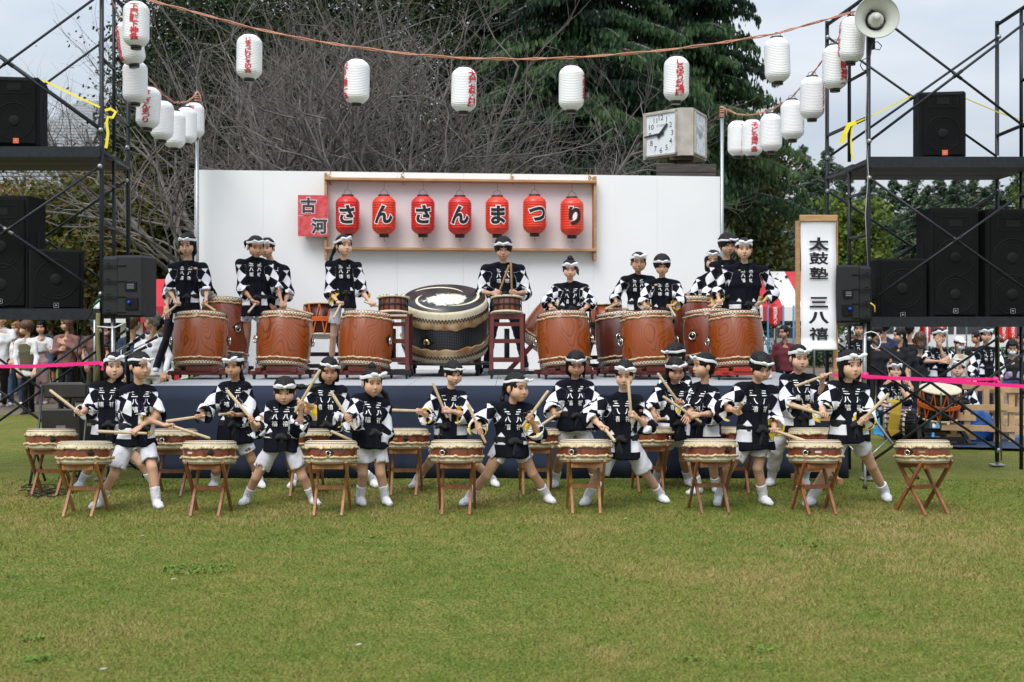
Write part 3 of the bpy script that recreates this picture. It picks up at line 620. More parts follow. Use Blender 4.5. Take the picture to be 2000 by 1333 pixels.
def dial(P0, P1, ink, tm):
    d = (P1-P0); L = d.length; ex = Vector((d.x, d.y, 0)).normalized(); n = Vector((ex.y, -ex.x, 0)); c = Vector(((P0.x+P1.x)/2, (P0.y+P1.y)/2, cc.z)); fw, fh = L*.78, hz*2*.86
    R3 = Matrix((ex, -n, Vector((0, 0, 1)))).transposed()
    fp = lambda x, z, o: c+ex*x+Vector((0, 0, z))+n*o
    f = MB().box(c+n*.004, (fw, .016, fh), R3).build('dial', dial_m, ck)
    mb = MB()
    for q in ((0, fh/2+.012, fw+.05, .026), (0, -fh/2-.012, fw+.05, .026), (fw/2+.012, 0, .026, fh+.05), (-fw/2-.012, 0, .026, fh+.05)): mb.box(fp(q[0], q[1], .014), (q[2], .035, q[3]), R3)
    mb.build('dial_frame', beige, f); mb = MB()
    for i in range(1, 13):
        a = i*math.pi/6; x, z = math.sin(a)*fw*.38, math.cos(a)*fw*.38*1.13; put_glyph(mb, str(i), lambda u, v: fp(x+u, z+v, .0135), .115, .008)
    for i in range(60):
        a = i*math.pi/30; mb.box(fp(math.sin(a)*fw*.475, math.cos(a)*fw*.475*1.15, .0135), (.007, .002, .007), R3)
    put_glyph(mb, 'CITIZEN', lambda u, v: fp(u, .13+v, .0135), .045, .002, sx=1.1); mb.build('numerals', ink, f); mb = MB()
    for ang, ln, wd2 in ((math.radians(tm[0]), .20, .026), (math.radians(tm[1]), .32, .018)):
        s, cs = math.sin(ang), math.cos(ang); q = lambda u, v, s=s, cs=cs: fp(v*s+u*cs, v*cs-u*s, .03)
        mb.add([q(-wd2, -.07), q(wd2, -.07), q(wd2*.7, ln), q(-wd2*.7, ln)]+[q(-wd2, -.07)+n*.006, q(wd2, -.07)+n*.006, q(wd2*.7, ln)+n*.006, q(-wd2*.7, ln)+n*.006], [(0, 1, 2, 3), (7, 6, 5, 4), (0, 4, 5, 1), (1, 5, 6, 2), (2, 6, 7, 3), (3, 7, 4, 0)])
    mb.build('hands', ink, f)
dial(AL, A_, hand_m, (45, 266)); dial(B_, BR, mat('faded_ink', (.40, .43, .45), .5), (38, 285))
mb = MB(); mb.box((0, .35, cc.z-hz-.18), (.26, .26, .36)); mb.box((0, .35, (cc.z-hz-.36)/2), (.42, .42, cc.z-hz-.36)); mb.build('column', rust, ck)
for i in range(3): MB().box((-.02, -.02, cc.z-hz-.20-.13*i), (.90, .08, .12)).build('crossboard', mat('weathered_dark_board', (.10, .085, .08), .9, noise_amt=.5, noise_scale=6, stretch=(.6, 6, 6)), ck)
MB().box((-.07, .3, cc.z-hz-.03), (.35, .35, .05)).build('mounting_plate', rust, ck)
# ------------------------------------------------------------------ banner on a wooden stand
by = 11.98; A = W(1563, 421, by); B = W(1634, 690, by); bw, bh = B.x-A.x, A.z-B.z
bn = thing('banner', 'tall white banner with bold black characters on a wooden stand beside the right tower', 'banner', (A.x+bw/2, by, 0))
sheet_m = mat('banner_cloth', (.80, .80, .83), .7, noise_amt=.03, noise_scale=3)
mb = MB(); vs = []; fs = []; n = 40
for i in range(n+1):
    z = A.z-.05-(bh-.05)*i/n; t_ = max(0, (i/n-.9)/.1); yo = .012*math.sin(i*.35)+(-.05*math.sin(t_*1.6)); z += .03*t_*t_
    for j in range(7): vs.append((-bw/2+.006+(bw-.012)*j/6, yo-.004*math.sin(j/6*math.pi), z))
for i in range(n):
    for j in range(6): a = i*7+j; fs.append((a, a+7, a+8, a+1))
mb.add(vs, fs, True); o = mb.build('sheet', sheet_m, bn); sm_ = o.modifiers.new('s', 'SOLIDIFY'); sm_.thickness = .003
MB().box((0, .0, A.z-.028), (bw+.01, .04, .062), ch=.004).build('top_batten', pine, bn)
for x in (-bw/2-.006, bw/2+.010): MB().box((x, .08, (A.z-.05)/2), (.04, .04, A.z-.05)).build('post', pine, bn)
for z in (.12, .62): MB().box((0, .08, z), (bw, .03, .05)).build('rail', pine, bn)
for x in (-bw/2, bw/2): MB().box((x, .1, .025), (.05, .5, .05)).build('foot', pine, bn)
mb = MB()
for ch, py in zip('太鼓塾三八禧', (477, 505, 534, 591, 621, 652)):
    z = W(0, py, by).z; bo = .04 if ch in '太三八' else .007
    for q in range(9 if bo < .03 else 1):
        ox, oz = ((q % 3-1)*.0022, (q//3-1)*.0014) if bo < .03 else (0, 0); put_glyph(mb, ch, lambda u, v, q=q: Vector((u+ox, -.017-.0003*q, z+v+oz)), .126, bo, sx=1.5)
mb.build('lettering', black_ink, bn)
# ------------------------------------------------------------------ drums
def wood_mat(name, c1, c2, gloss=.07, coat=.45, sc=1.0):
    m = bpy.data.materials.new(name); m.use_nodes = True; t = m.node_tree; b = t.nodes['Principled BSDF']
    c = t.nodes.new('ShaderNodeTexCoord'); oi = t.nodes.new('ShaderNodeObjectInfo'); ad = t.nodes.new('ShaderNodeVectorMath'); ad.operation = 'ADD'
    sc3 = t.nodes.new('ShaderNodeVectorMath'); sc3.operation = 'SCALE'; sc3.inputs['Scale'].default_value = 1.7
    cb = t.nodes.new('ShaderNodeCombineXYZ'); t.links.new(oi.outputs['Random'], cb.inputs[0]); t.links.new(oi.outputs['Random'], cb.inputs[2]); t.links.new(cb.outputs[0], sc3.inputs[0])
    t.links.new(c.outputs['Object'], ad.inputs[0]); t.links.new(sc3.outputs[0], ad.inputs[1])
    mp = t.nodes.new('ShaderNodeMapping'); mp.inputs['Scale'].default_value = (1.6*sc, 1.6*sc, 1.0*sc); t.links.new(ad.outputs[0], mp.inputs[0])
    n = t.nodes.new('ShaderNodeTexNoise'); n.inputs['Scale'].default_value = 1.5; n.inputs['Detail'].default_value = 1; t.links.new(mp.outputs[0], n.inputs['Vector'])
    ml = t.nodes.new('ShaderNodeMath'); ml.operation = 'MULTIPLY'; ml.inputs[1].default_value = 30; t.links.new(n.outputs['Fac'], ml.inputs[0])
    fr_ = t.nodes.new('ShaderNodeMath'); fr_.operation = 'FRACT'; t.links.new(ml.outputs[0], fr_.inputs[0])
    r = t.nodes.new('ShaderNodeValToRGB'); e = r.color_ramp.elements; e[0].position = 0; e[0].color = (*c2, 1); e[1].position = 1; e[1].color = (*[x*.85 for x in c2], 1); x1 = e.new(.13); x1.color = (*c1, 1); x2 = e.new(.85); x2.color = (*[x*.9 for x in c1], 1)
    t.links.new(fr_.outputs[0], r.inputs[0])
    n3 = t.nodes.new('ShaderNodeTexNoise'); n3.inputs['Scale'].default_value = 40; mp2 = t.nodes.new('ShaderNodeMapping'); mp2.inputs['Scale'].default_value = (1, 1, .12); t.links.new(c.outputs['Object'], mp2.inputs[0]); t.links.new(mp2.outputs[0], n3.inputs['Vector'])
    mx_ = t.nodes.new('ShaderNodeMix'); mx_.data_type = 'RGBA'; mx_.blend_type = 'MULTIPLY'; mx_.inputs[0].default_value = .35; t.links.new(r.outputs[0], mx_.inputs[6]); t.links.new(n3.outputs['Fac'], mx_.inputs[7])
    t.links.new(mx_.outputs[2], b.inputs['Base Color']); b.inputs['Roughness'].default_value = .35; b.inputs['Coat Weight'].default_value = coat; b.inputs['Coat Roughness'].default_value = gloss
    MATS[name] = m; return m
keyaki = wood_mat('varnished_orange_wood', (.34, .068, .005), (.12, .024, .003)); dark_k = wood_mat('varnished_dark_wood', (.10, .018, .008), (.04, .009, .005)); mid_k = wood_mat('varnished_brown_wood', (.25, .045, .010), (.085, .018, .007))
hira_k = wood_mat('varnished_red_brown_wood', (.26, .050, .009), (.10, .018, .005), .15, .5, .5); stool_m = [mat('stool_wood_%s' % n, c, .5, col2=tuple(x*.62 for x in c), noise_scale=5, stretch=(6, 6, .8), detail=6, coat=.15) for n, c in (('tan', (.42, .19, .065)), ('red', (.33, .12, .045)), ('brown', (.26, .11, .05)))]
skin_m = mat('drum_hide', (.70, .62, .44), .6, noise_amt=.16, noise_scale=18, bump=.2, bump_scale=40); mimi_m = mat('drum_hide_edge', (.68, .55, .34), .65, col2=(.40, .26, .12), noise_scale=22)
tack_m = mat('black_tack', (.012, .012, .013), .3); brass = mat('brass', (.62, .48, .22), .25, 1); plate_m = mat('black_iron_plate', (.015, .014, .012), .45, .3)
def tackring(mb, r, z, n, s, dz=0, rz=0):
    for i in range(n):
        a = 2*math.pi*(i+rz)/n; c, q = math.cos(a), math.sin(a); zz = z+(dz if i % 2 else -dz); o = Vector((c*(r+s*.5), q*(r+s*.5), zz)); tg_ = Vector((-q, c, 0))*s; u = Vector((0, 0, s)); out = Vector((c, q, 0))*s*.7
        mb.add([o+tg_+u-out, o-tg_+u-out, o-tg_-u-out, o+tg_-u-out, o+tg_*.5+u*.5+out, o-tg_*.5+u*.5+out, o-tg_*.5-u*.5+out, o+tg_*.5-u*.5+out], [(0, 1, 5, 4), (1, 2, 6, 5), (2, 3, 7, 6), (3, 0, 4, 7), (4, 5, 6, 7)], True)
def ruffle(seed, amp, nl):
    ph = [random.Random(seed+i).random()*6.28 for i in range(4)]
    return lambda a: amp*(math.sin(a*nl+ph[0])*.6+math.sin(a*nl*.5+ph[1])*.5+math.sin(a*nl*1.7+ph[2])*.35)
def head_mesh(r, sgn, seed, side, lipw, nseg=96, amp=.006):
    """hide stretched over one end: z=0 is the head plane, goes towards -sgn"""
    f = ruffle(seed, amp, 14); mb = MB(); s = -sgn
    prof = [(.001, .004), (r*.6, .004), (r*.93, .002), (r*.995, -.004), (r+.006, -.016), (r+.008, -side*.5), (r+.008, -side), (r+.010, -side-.012)]
    prof = [(a, b*sgn) for a, b in prof]
    lip = [(r+lipw*.6, -side-.018), (r+lipw, -side-.013), (r+lipw*1.1, -side-.006), (r+lipw*.9, -side+.002), (r+lipw*.4, -side+.001)]
    lip = [(a, b*sgn) for a, b in lip]; nb = len(prof)
    def fn(a, i, rr, z):
        if i >= nb-1: z += -sgn*abs(f(a))*1.7; rr += f(a+.3)*.7
        return rr, z
    if sgn > 0: pass
    mb.lathe(prof+lip, nseg, caps=False, fn=fn); mb.mi = [0 if i < (nb-1)*nseg else 1 for i in range(len(mb.F))]
    k_ = MB()
    for i in range(26):
        a = 6.283*i/26+random.Random(seed+i).random()*.12; k_.ball(((r+lipw*1.0)*math.cos(a), (r+lipw*1.0)*math.sin(a), sgn*(-side-.004)), .0045, 5, 3)
    return mb.mesh('drumhead', [skin_m, mimi_m]), k_.mesh('peg_holes', mat('dark_hole', (.08, .05, .03), .8))
def barrel(r0, r1, h, n=64, k=12): return [(r0+(r1-r0)*(1-(2*i/k-1)**2), h*i/k) for i in range(k+1)]
def handle(parent, r, z, ang, s, col=chrome, ring=True, name='ring_handle'):
    """black iron plate with a ring, on the side of a drum of radius r"""
    M = Matrix.Rotation(ang, 4, 'Z') @ Matrix.Translation((0, -r, z)) @ Matrix.Rotation(math.pi/2, 4, 'X')
    mb = MB(); k = 12; vs = [(0, 0, .004)]
    for i in range(k*2): a = math.pi*i/k; q = s*(1.25 if i % 6 == 0 else .95 if i % 2 else .8); vs.append((q*math.cos(a), q*math.sin(a), .0))
    mb.add([M @ (Vector(v)+Vector((0, 0, .006))) for v in vs], [(0, i+1, (i+1) % (2*k)+1) for i in range(2*k)]); mb.add([M @ (Vector(v)+Vector((0, 0, -.004))) for v in vs[1:]]+[M @ (Vector(v)+Vector((0, 0, .006))) for v in vs[1:]], [(i, (i+1) % (2*k), 2*k+(i+1) % (2*k), 2*k+i) for i in range(2*k)])
    pl = mb.build('handle_plate', plate_m, parent)
    mb = MB(); mb.ball(M @ Vector((0, 0, .014)), s*.32, 12, 8); mb.build('boss', brass if ring else plate_m, pl)
    if ring: 
        mb = MB(); R3 = M.to_3x3() @ Matrix.Rotation(.35, 3, 'Y'); mb.torus(M @ Vector((-s*.55 if s < .05 else 0, -s*.25, .022)), s*.72, s*.13, R3, 24, 8); mb.build('ring', col, pl)
HD = {}
def drum(name, label, loc, r_end, r_mid, h, wood, side, lipw, tacks, hang, rz=0, tilt=0, group=None, hs=.03, zig=0, ts=.0045, tiltdir=0, hring=True, stickers=None):
    key = (r_end, h, side, wood.name)
    t = thing(name, label, 'drum', loc, 0, group); t.rotation_euler = (Matrix.Rotation(tiltdir, 3, 'Z') @ Matrix.Rotation(tilt, 3, 'X') @ Matrix.Rotation(rz, 3, 'Z')).to_euler()
    if key not in HD:
        mb = MB(); mb.lathe(barrel(r_end, r_mid, h), 64, caps=False); top = head_mesh(r_end, 1, 11, side, lipw); bot = head_mesh(r_end, -1, 37, side, lipw)
        tk = [MB(), MB()]
        for q, sg in ((0, 1), (1, -1)):
            if zig: tackring(tk[q], r_end+.008, -sg*(side*.48), tacks, ts, ts*1.25)
            else: tackring(tk[q], r_end+.007, -sg*side*.42, tacks, ts)
        HD[key] = (mb.mesh('shell', wood), top, bot, tk[0].mesh('tacks', tack_m), tk[1].mesh('tacks', tack_m))
    sh_, top, bot, t1, t2 = HD[key]
    link('shell', sh_, t)
    for mm, tt, z in ((top, t1, h), (bot, t2, 0)):
        a = link('drumhead', mm[0], t, (0, 0, z)); a.rotation_euler.z = random.random()*6; b = tag(link('tacks', tt, a), kind='stuff'); tag(link('peg_holes', mm[1], a), kind='stuff')
    for ang in hang: handle(t, r_mid-.004, h*.5, ang-rz, hs, ring=hring)
    if stickers:
        ang, wd_, cm = stickers; M = Matrix.Rotation(ang, 4, 'Z') @ Matrix.Translation((0, -(r_mid+.002), h*.5)); mb = MB(); mb.T = M; mb.box((0, 0, 0), (wd_, .003, .016)); mb.build('maker_plate', cm, t)
    return t
# low drums on crossed stools
def stool(label, cx, Y, m, rz=0, grp='crossed wooden drum stools'):
    t = thing('drum_stool', label, 'stool', (cx, Y, 0), rz, grp); zt = .44; dy = .165; wx_ = .135
    for s in (-1, 1):
        for q in (0, 1):
            xo = s*(wx_-.028*q); top = Vector((xo+s*.012, (-dy if q == 0 else dy)*1.05, zt+(.0 if q == 0 else -.03))); bot = Vector((xo+s*(.008 if q == 0 else .004), (dy if q == 0 else -dy), 0))
            MB().beam(bot, top, .030, .022, Vector((1, 0, 0)), ch=.002).build('leg', m, t)
    MB().box((0, -dy*.93, zt-.045), (wx_*2-.02, .022, .035), ch=.002).build('front_rail', m, t); MB().box((0, dy*.93, zt-.07), (wx_*2-.07, .022, .035), ch=.002).build('rear_rail', m, t); MB().box((0, 0, .21), (wx_*2-.06, .022, .034), ch=.002).build('middle_rail', m, t)
    mb = MB()
    for s in (-1, 1): mb.ball((s*(wx_+.022), -.005, .212), .007, 8, 5); mb.ball((s*(wx_-.045), -.018, .222), .006, 8, 5)
    mb.build('bolt', steel, t); return t
stk_w = mat('sticker_white', (.55, .52, .42), .6); tan = 0.13
FD = [ # px, front-foot y, stool wood, handle angle, rz stool, drum label bit, ring
 (165, 1011, 0, -.0, 0, 'front low drum of the purple cord boy', .55, False, None),
 (409, 1010, 1, .0, 0, 'front low drum with a small grey label at left', .28, False, -.55),
 (646, 1009, 0, .0, 0, 'front low drum left of the pink hair tie girl', .12, True, None),
 (892, 1007, 1, .0, 0, 'front low drum left of the girl looking over her shoulder', -.42, True, None),
 (1143, 1005, 0, .0, 0, 'front low drum of the wide stance boy', -.50, True, None),
 (1387, 1004, 2, .0, .1, 'front low drum with a dark round plate at its right', .55, False, None),
 (1592, 1007, 1, .0, .12, 'front low drum before the rightmost girl', -.5, True, -.12),
 (1803, 1007, 1, .0, .36, 'isolated low drum at the right end with nobody behind it', -.8, True, -.35)]
BD = [(99, 971, 1, 'back row low drum by the black folding chairs', .45, False, None), (338, 971, 2, 'back row low drum right of the purple cord boy', -.1, True, -.5), (597, 971, 0, 'back row low drum half hidden behind the white bow girl', .2, False, .3), (791, 969, 0, 'back row low drum right of the pink hair tie girl', .12, False, -.35),
      (1046, 968, 0, 'back row low drum behind the girl looking over her shoulder', .1, False, None), (1268, 963, 1, 'back row low drum behind the wide stance boy', .9, True, None), (1432, 965, 1, 'back row low drum mostly hidden behind the bowed boy', .3, True, None), (1587, 967, 0, 'back row low drum left of the rightmost girl', .7, True, None)]
def lowdrum(px, fy, sm, lab, ha, ring, stk_, rz, row):
    Yf = gY(fy); Yc = Yf+.165; X = (px-1000)/FPX*Yc
    stool('crossed wooden stool under the '+lab, X, Yc, stool_m[sm], rz)
    ti = math.radians(-5.0)
    d = drum('low_drum', lab, (X, Yc, .405), .206, .213, .185, hira_k, .042, .024, 110, [ha], 0, ti, 'low drums on crossed stools in the '+row+' row', hs=.027, ts=.0034, hring=ring, stickers=(stk_, .05, stk_w if stk_ not in (-.35,) else brass) if stk_ is not None else None)
for (px, fy, sm, _, rz, lab, ha, ring, st_) in FD: lowdrum(px, fy, sm, lab, ha, ring, st_, rz, 'front')
for (px, fy, sm, lab, ha, ring, st_) in BD: lowdrum(px, fy, sm, lab, ha, ring, st_, 0, 'back')
# barrel drums on stage, tipped towards the players on wheeled cradles
red_st = mat('red_brown_stand', (.115, .018, .012), .35, noise_amt=.25, noise_scale=10, coat=.2); red_bright = mat('bright_red_stand', (.45, .035, .015), .35, noise_amt=.15, noise_scale=10, coat=.2)
def cradle(label, X, Y, m, rz):
    t = thing('drum_cradle', label, 'drum stand', (X, Y, ST), rz, 'wheeled wooden cradles under the barrel drums')
    for y in (-.2, .2): MB().box((0, y, .075), (.62, .06, .045), ch=.004).build('beam', m, t)
    for x in (-.2, .2): MB().box((x, 0, .105), (.07, .52, .05), ch=.004).build('cross_beam', m, t)
    MB().box((.07, -.22, .12), (.36, .06, .05), ch=.004).build('wedge', m, t)
    for x in (-.26, .26):
        for y in (-.2, .2):
            c = MB().box((x, y, .048), (.03, .035, .02)).build('caster', plast, t); mb = MB(); mb.lathe([(.024, -.010), (.026, 0), (.024, .010)], 14, Matrix.Translation((x, y, .0265)) @ Matrix.Rotation(math.pi/2, 4, 'Y')); mb.build('wheel', plast, c)
def stagedrum(px, Y, lab, wood, cm, tilt=-9, tiltdir=0, r=.305, h=.60, hang=(1.45, -1.45), zoff=0, dpx=0):
    X = (px-1000)/FPX*Y; cradle('wheeled wooden cradle under the '+lab, X, Y, cm, tiltdir*.5)
    t = drum('barrel_drum', lab, (X, Y, ST+.135+zoff), r*.885, r, h, wood, .062, .030, 96, hang, 0, math.radians(tilt), 'barrel drums on the stage', hs=.055, zig=1, ts=.0062, tiltdir=tiltdir)
    return t
stagedrum(391, 13.75, 'leftmost barrel drum, before the girl in glasses', keyaki, red_st, hang=(1.5, -1.5), tiltdir=.12)
stagedrum(552, 13.75, 'barrel drum with a whorled knot before the short haired drummer', keyaki, red_st, hang=(-1.0, 1.9), tiltdir=-.25)
stagedrum(711, 13.7, 'barrel drum with a teardrop grain before the long haired girl', keyaki, red_st, tiltdir=-.35)
stagedrum(1104, 13.75, 'barrel drum before the girl with the green hair tie', keyaki, red_st, hang=(1.05, -1.9), tiltdir=.35)
stagedrum(1269, 13.7, 'bright orange barrel drum before the boy with tousled hair', keyaki, red_st, hang=(1.25, -1.7), tiltdir=.38)
stagedrum(1440, 13.65, 'rightmost barrel drum, before the stout boy', keyaki, red_bright, hang=(1.4, -1.7), tiltdir=.18)
stagedrum(1217, 14.3, 'dark barrel drum half hidden behind the tousled boy\'s drum', dark_k, red_st, hang=(-.45, 1.5), tiltdir=.3)
stagedrum(1388, 14.35, 'brown barrel drum half hidden behind the stout boy\'s drum', mid_k, red_st, hang=(-1.0, 1.9), tiltdir=.2, zoff=.03)
stagedrum(1348, 15.1, 'tall rear barrel drum with a large ring plate', mid_k, red_st, hang=(-.3, 1.9), tiltdir=.3, r=.33, h=.74, zoff=.05)
stagedrum(436, 14.9, 'barrel drum at the back left between two players', mid_k, red_st, hang=(.9, -1.5), tiltdir=-.2, r=.31, h=.74, zoff=.04)
# tipped barrel drum on a slanted red stand
t = thing('slant_stand', 'slanted red wooden stand under the tipped barrel drum', 'drum stand', (W(1062, 0, 15.2).x, 15.2, ST))
for s in (-.17, .17):
    MB().beam((-.45, s, .02), (.02, s, .52), .05, .04, Vector((0, 1, 0))).build('leg', red_st, t); MB().beam((.45, s, .02), (-.02, s, .45), .05, .04, Vector((0, 1, 0))).build('leg', red_st, t)
MB().box((-.28, 0, .2), (.04, .36, .05)).build('rail', red_st, t); MB().box((0, 0, .35), (.3, .36, .04)).build('rail', red_st, t); MB().box((-.05, -.2, .02), (1.1, .05, .04)).build('foot', black, t)
p = W(1047, 662, 15.2); drum('tipped_drum', 'orange barrel drum tipped on its side behind the girl with the green hair tie', (p.x-.02, 15.25, p.z-.10), .26, .285, .60, keyaki, .062, .030, 96, (), 0, math.radians(-38), 'barrel drums on the stage', zig=1, ts=.0062, tiltdir=-1.35)
# great drum
def odaiko():
    Y = 14.75; R = .505; hh = .66; tl = math.radians(21)
    hc = W(868, 583, Y-.22); ax = Vector((0, -math.sin(tl), math.cos(tl))); base = hc-ax*hh
    t = thing('great_drum', 'huge black bodied drum at centre stage with a worn swirl on its tilted head', 'drum', base); t.rotation_euler = (tl, 0, 0)
    bm_ = bpy.data.materials.new('black_mesh_lacquer'); bm_.use_nodes = True; n = bm_.node_tree; b = n.nodes['Principled BSDF']
    c = n.nodes.new('ShaderNodeUVMap'); mp = n.nodes.new('ShaderNodeMapping'); mp.inputs['Scale'].default_value = (150, 34, 1); n.links.new(c.outputs[0], mp.inputs[0])
    ck_ = n.nodes.new('ShaderNodeTexVoronoi'); ck_.inputs['Randomness'].default_value = 0; ck_.inputs['Scale'].default_value = 1; n.links.new(mp.outputs[0], ck_.inputs['Vector'])
    r = n.nodes.new('ShaderNodeValToRGB'); r.color_ramp.elements[0].position = .12; r.color_ramp.elements[0].color = (.15, .155, .16, 1); r.color_ramp.elements[1].position = .26; r.color_ramp.elements[1].color = (.006, .006, .007, 1)
    n.links.new(ck_.outputs['Distance'], r.inputs[0]); n.links.new(r.outputs[0], b.inputs['Base Color']); b.inputs['Roughness'].default_value = .3
    mb = MB(); N = 96; pr = barrel(R*.93, R*1.03, hh); mb.lathe(pr, N, caps=False); V = np.array(mb.V); uv = np.stack([(np.arctan2(V[:, 1], V[:, 0])+math.pi/2) % (2*math.pi)/(2*math.pi), V[:, 2]/hh], 1)
    link('shell', new_mesh('shell', V, mb.F, [bm_], smooth=True, uv=uv), t)
    hair = mat('hide_with_hair', (.60, .46, .28), .8, col2=(.27, .12, .035), noise_scale=6, detail=2)
    for sg, z, sd in ((1, hh, 5), (-1, 0, 9)):
        f = ruffle(sd, .012, 10); mb = MB(); pr = [(.001, .004), (R*.93, .004), (R*.985, -.006), (R+.004, -.03), (R+.006, -.09), (R+.012, -.13), (R+.012, -.15), (R+.03, -.19), (R+.02, -.2), (R+.005, -.19)]; pr = [(a, q*sg) for a, q in pr]
        def fn(a, i, rr, zz):
            if i >= 7: zz -= sg*abs(f(a))*1.6; rr += f(a+.5)*.7
            return rr, zz
        mb.lathe(pr, 128, caps=False, fn=fn); mb.mi = [0 if i < 4*128 else 1 for i in range(len(mb.F))]; hd = mb.build('drumhead', [skin_m, hair], t, (0, 0, z))
        mb = MB(); tackring(mb, R+.008, -sg*.092, 84, .0105, 0); tackring(mb, R+.008, -sg*.114, 84, .0105, 0, .5); mb.build('tacks', tack_m, hd)
        if sg > 0:
            pm = bpy.data.materials.new('worn_black_crest'); pm.use_nodes = True; n = pm.node_tree; b = n.nodes['Principled BSDF']
            c = n.nodes.new('ShaderNodeTexCoord'); ln = n.nodes.new('ShaderNodeVectorMath'); ln.operation = 'LENGTH'; mp = n.nodes.new('ShaderNodeMapping'); mp.inputs['Location'].default_value = (-.03, .05, 0); mp.inputs['Scale'].default_value = (.85, 1.05, 0); n.links.new(c.outputs['Object'], mp.inputs[0]); n.links.new(mp.outputs[0], ln.inputs[0])
            no = n.nodes.new('ShaderNodeTexNoise'); no.inputs['Scale'].default_value = 5; no.inputs['Detail'].default_value = 12; no.inputs['Roughness'].default_value = .8; n.links.new(c.outputs['Object'], no.inputs['Vector'])
            m1 = n.nodes.new('ShaderNodeMath'); m1.operation = 'MULTIPLY_ADD'; m1.inputs[1].default_value = .55; n.links.new(no.outputs['Fac'], m1.inputs[0]); n.links.new(ln.outputs['Value'], m1.inputs[2])
            r = n.nodes.new('ShaderNodeValToRGB'); r.color_ramp.elements[0].position = .46; r.color_ramp.elements[0].color = (.72, .68, .56, 1); r.color_ramp.elements[1].position = .49; r.color_ramp.elements[1].color = (.02, .02, .024, 1); n.links.new(m1.outputs[0], r.inputs[0]); n.links.new(r.outputs[0], b.inputs['Base Color']); b.inputs['Roughness'].default_value = .35
            # black disc cut by three cream crescents
            mb = MB(); mb.lathe([(.001, .0062), (R*.96, .0062), (R*.96, .0045)], 96, caps=False); cr_ = mb.build('painted_crest', pm, hd)
            mb = MB()
            for k in range(3):
                a0 = 2.6-k*2.094; pts = []; K = 26
                for i in range(K+1):
                    u = i/K; a = a0-u*1.9; rr = R*(.84-.28*u**1.3*1.0); w2 = R*.060*math.sin(math.pi*min(1, u*1.02))**.6*(1-.45*u)+.002; pts.append((a, rr, w2))
                vs = []; 
                for a, rr, w2 in pts: vs += [((rr-w2)*math.cos(a), (rr-w2)*math.sin(a), .0085), ((rr+w2*.5)*math.cos(a), (rr+w2*.5)*math.sin(a), .0085)]
                mb.add(vs, [(2*i, 2*i+1, 2*i+3, 2*i+2) for i in range(K)])
            mb.build('crescent', skin_m, cr_)
    handle(t, R*1.03-.006, hh*.45, -.36, .075, ring=False)
    mb = MB(); M = Matrix.Rotation(-.36, 4, 'Z') @ Matrix.Translation((0, -R*1.03-.012, hh*.45)) @ Matrix.Rotation(math.pi/2, 4, 'X'); mb.lathe([(.04, 0), (.04, .008), (.001, .010)], 20, M); mb.build('gold_medallion', brass, t)
    tr = thing('drum_trolley', 'flat black wheeled trolley under the huge drum', 'trolley', (base.x, Y, ST)); MB().lathe([(.56, .13), (.58, .145), (.56, .16)], 40).build('platform', black, tr)
    for a in range(6):
        x, y = .46*math.cos(a*1.047+.5), .46*math.sin(a*1.047+.5); c = MB().box((x, y, .1), (.06, .06, .05)).build('caster', plast, tr); MB().lathe([(.045, -.02), (.048, 0), (.045, .02)], 16, Matrix.Translation((x, y, .05)) @ Matrix.Rotation(1.2+a, 4, 'Z') @ Matrix.Rotation(math.pi/2, 4, 'Y')).build('wheel', plast, c)
    for s in (-1, 1): MB().box((s*.38, .12, .26), (.09, .3, .22), ch=.01).build('chock', mat('raw_wood', (.40, .22, .10), .7, noise_amt=.3), tr)
odaiko()
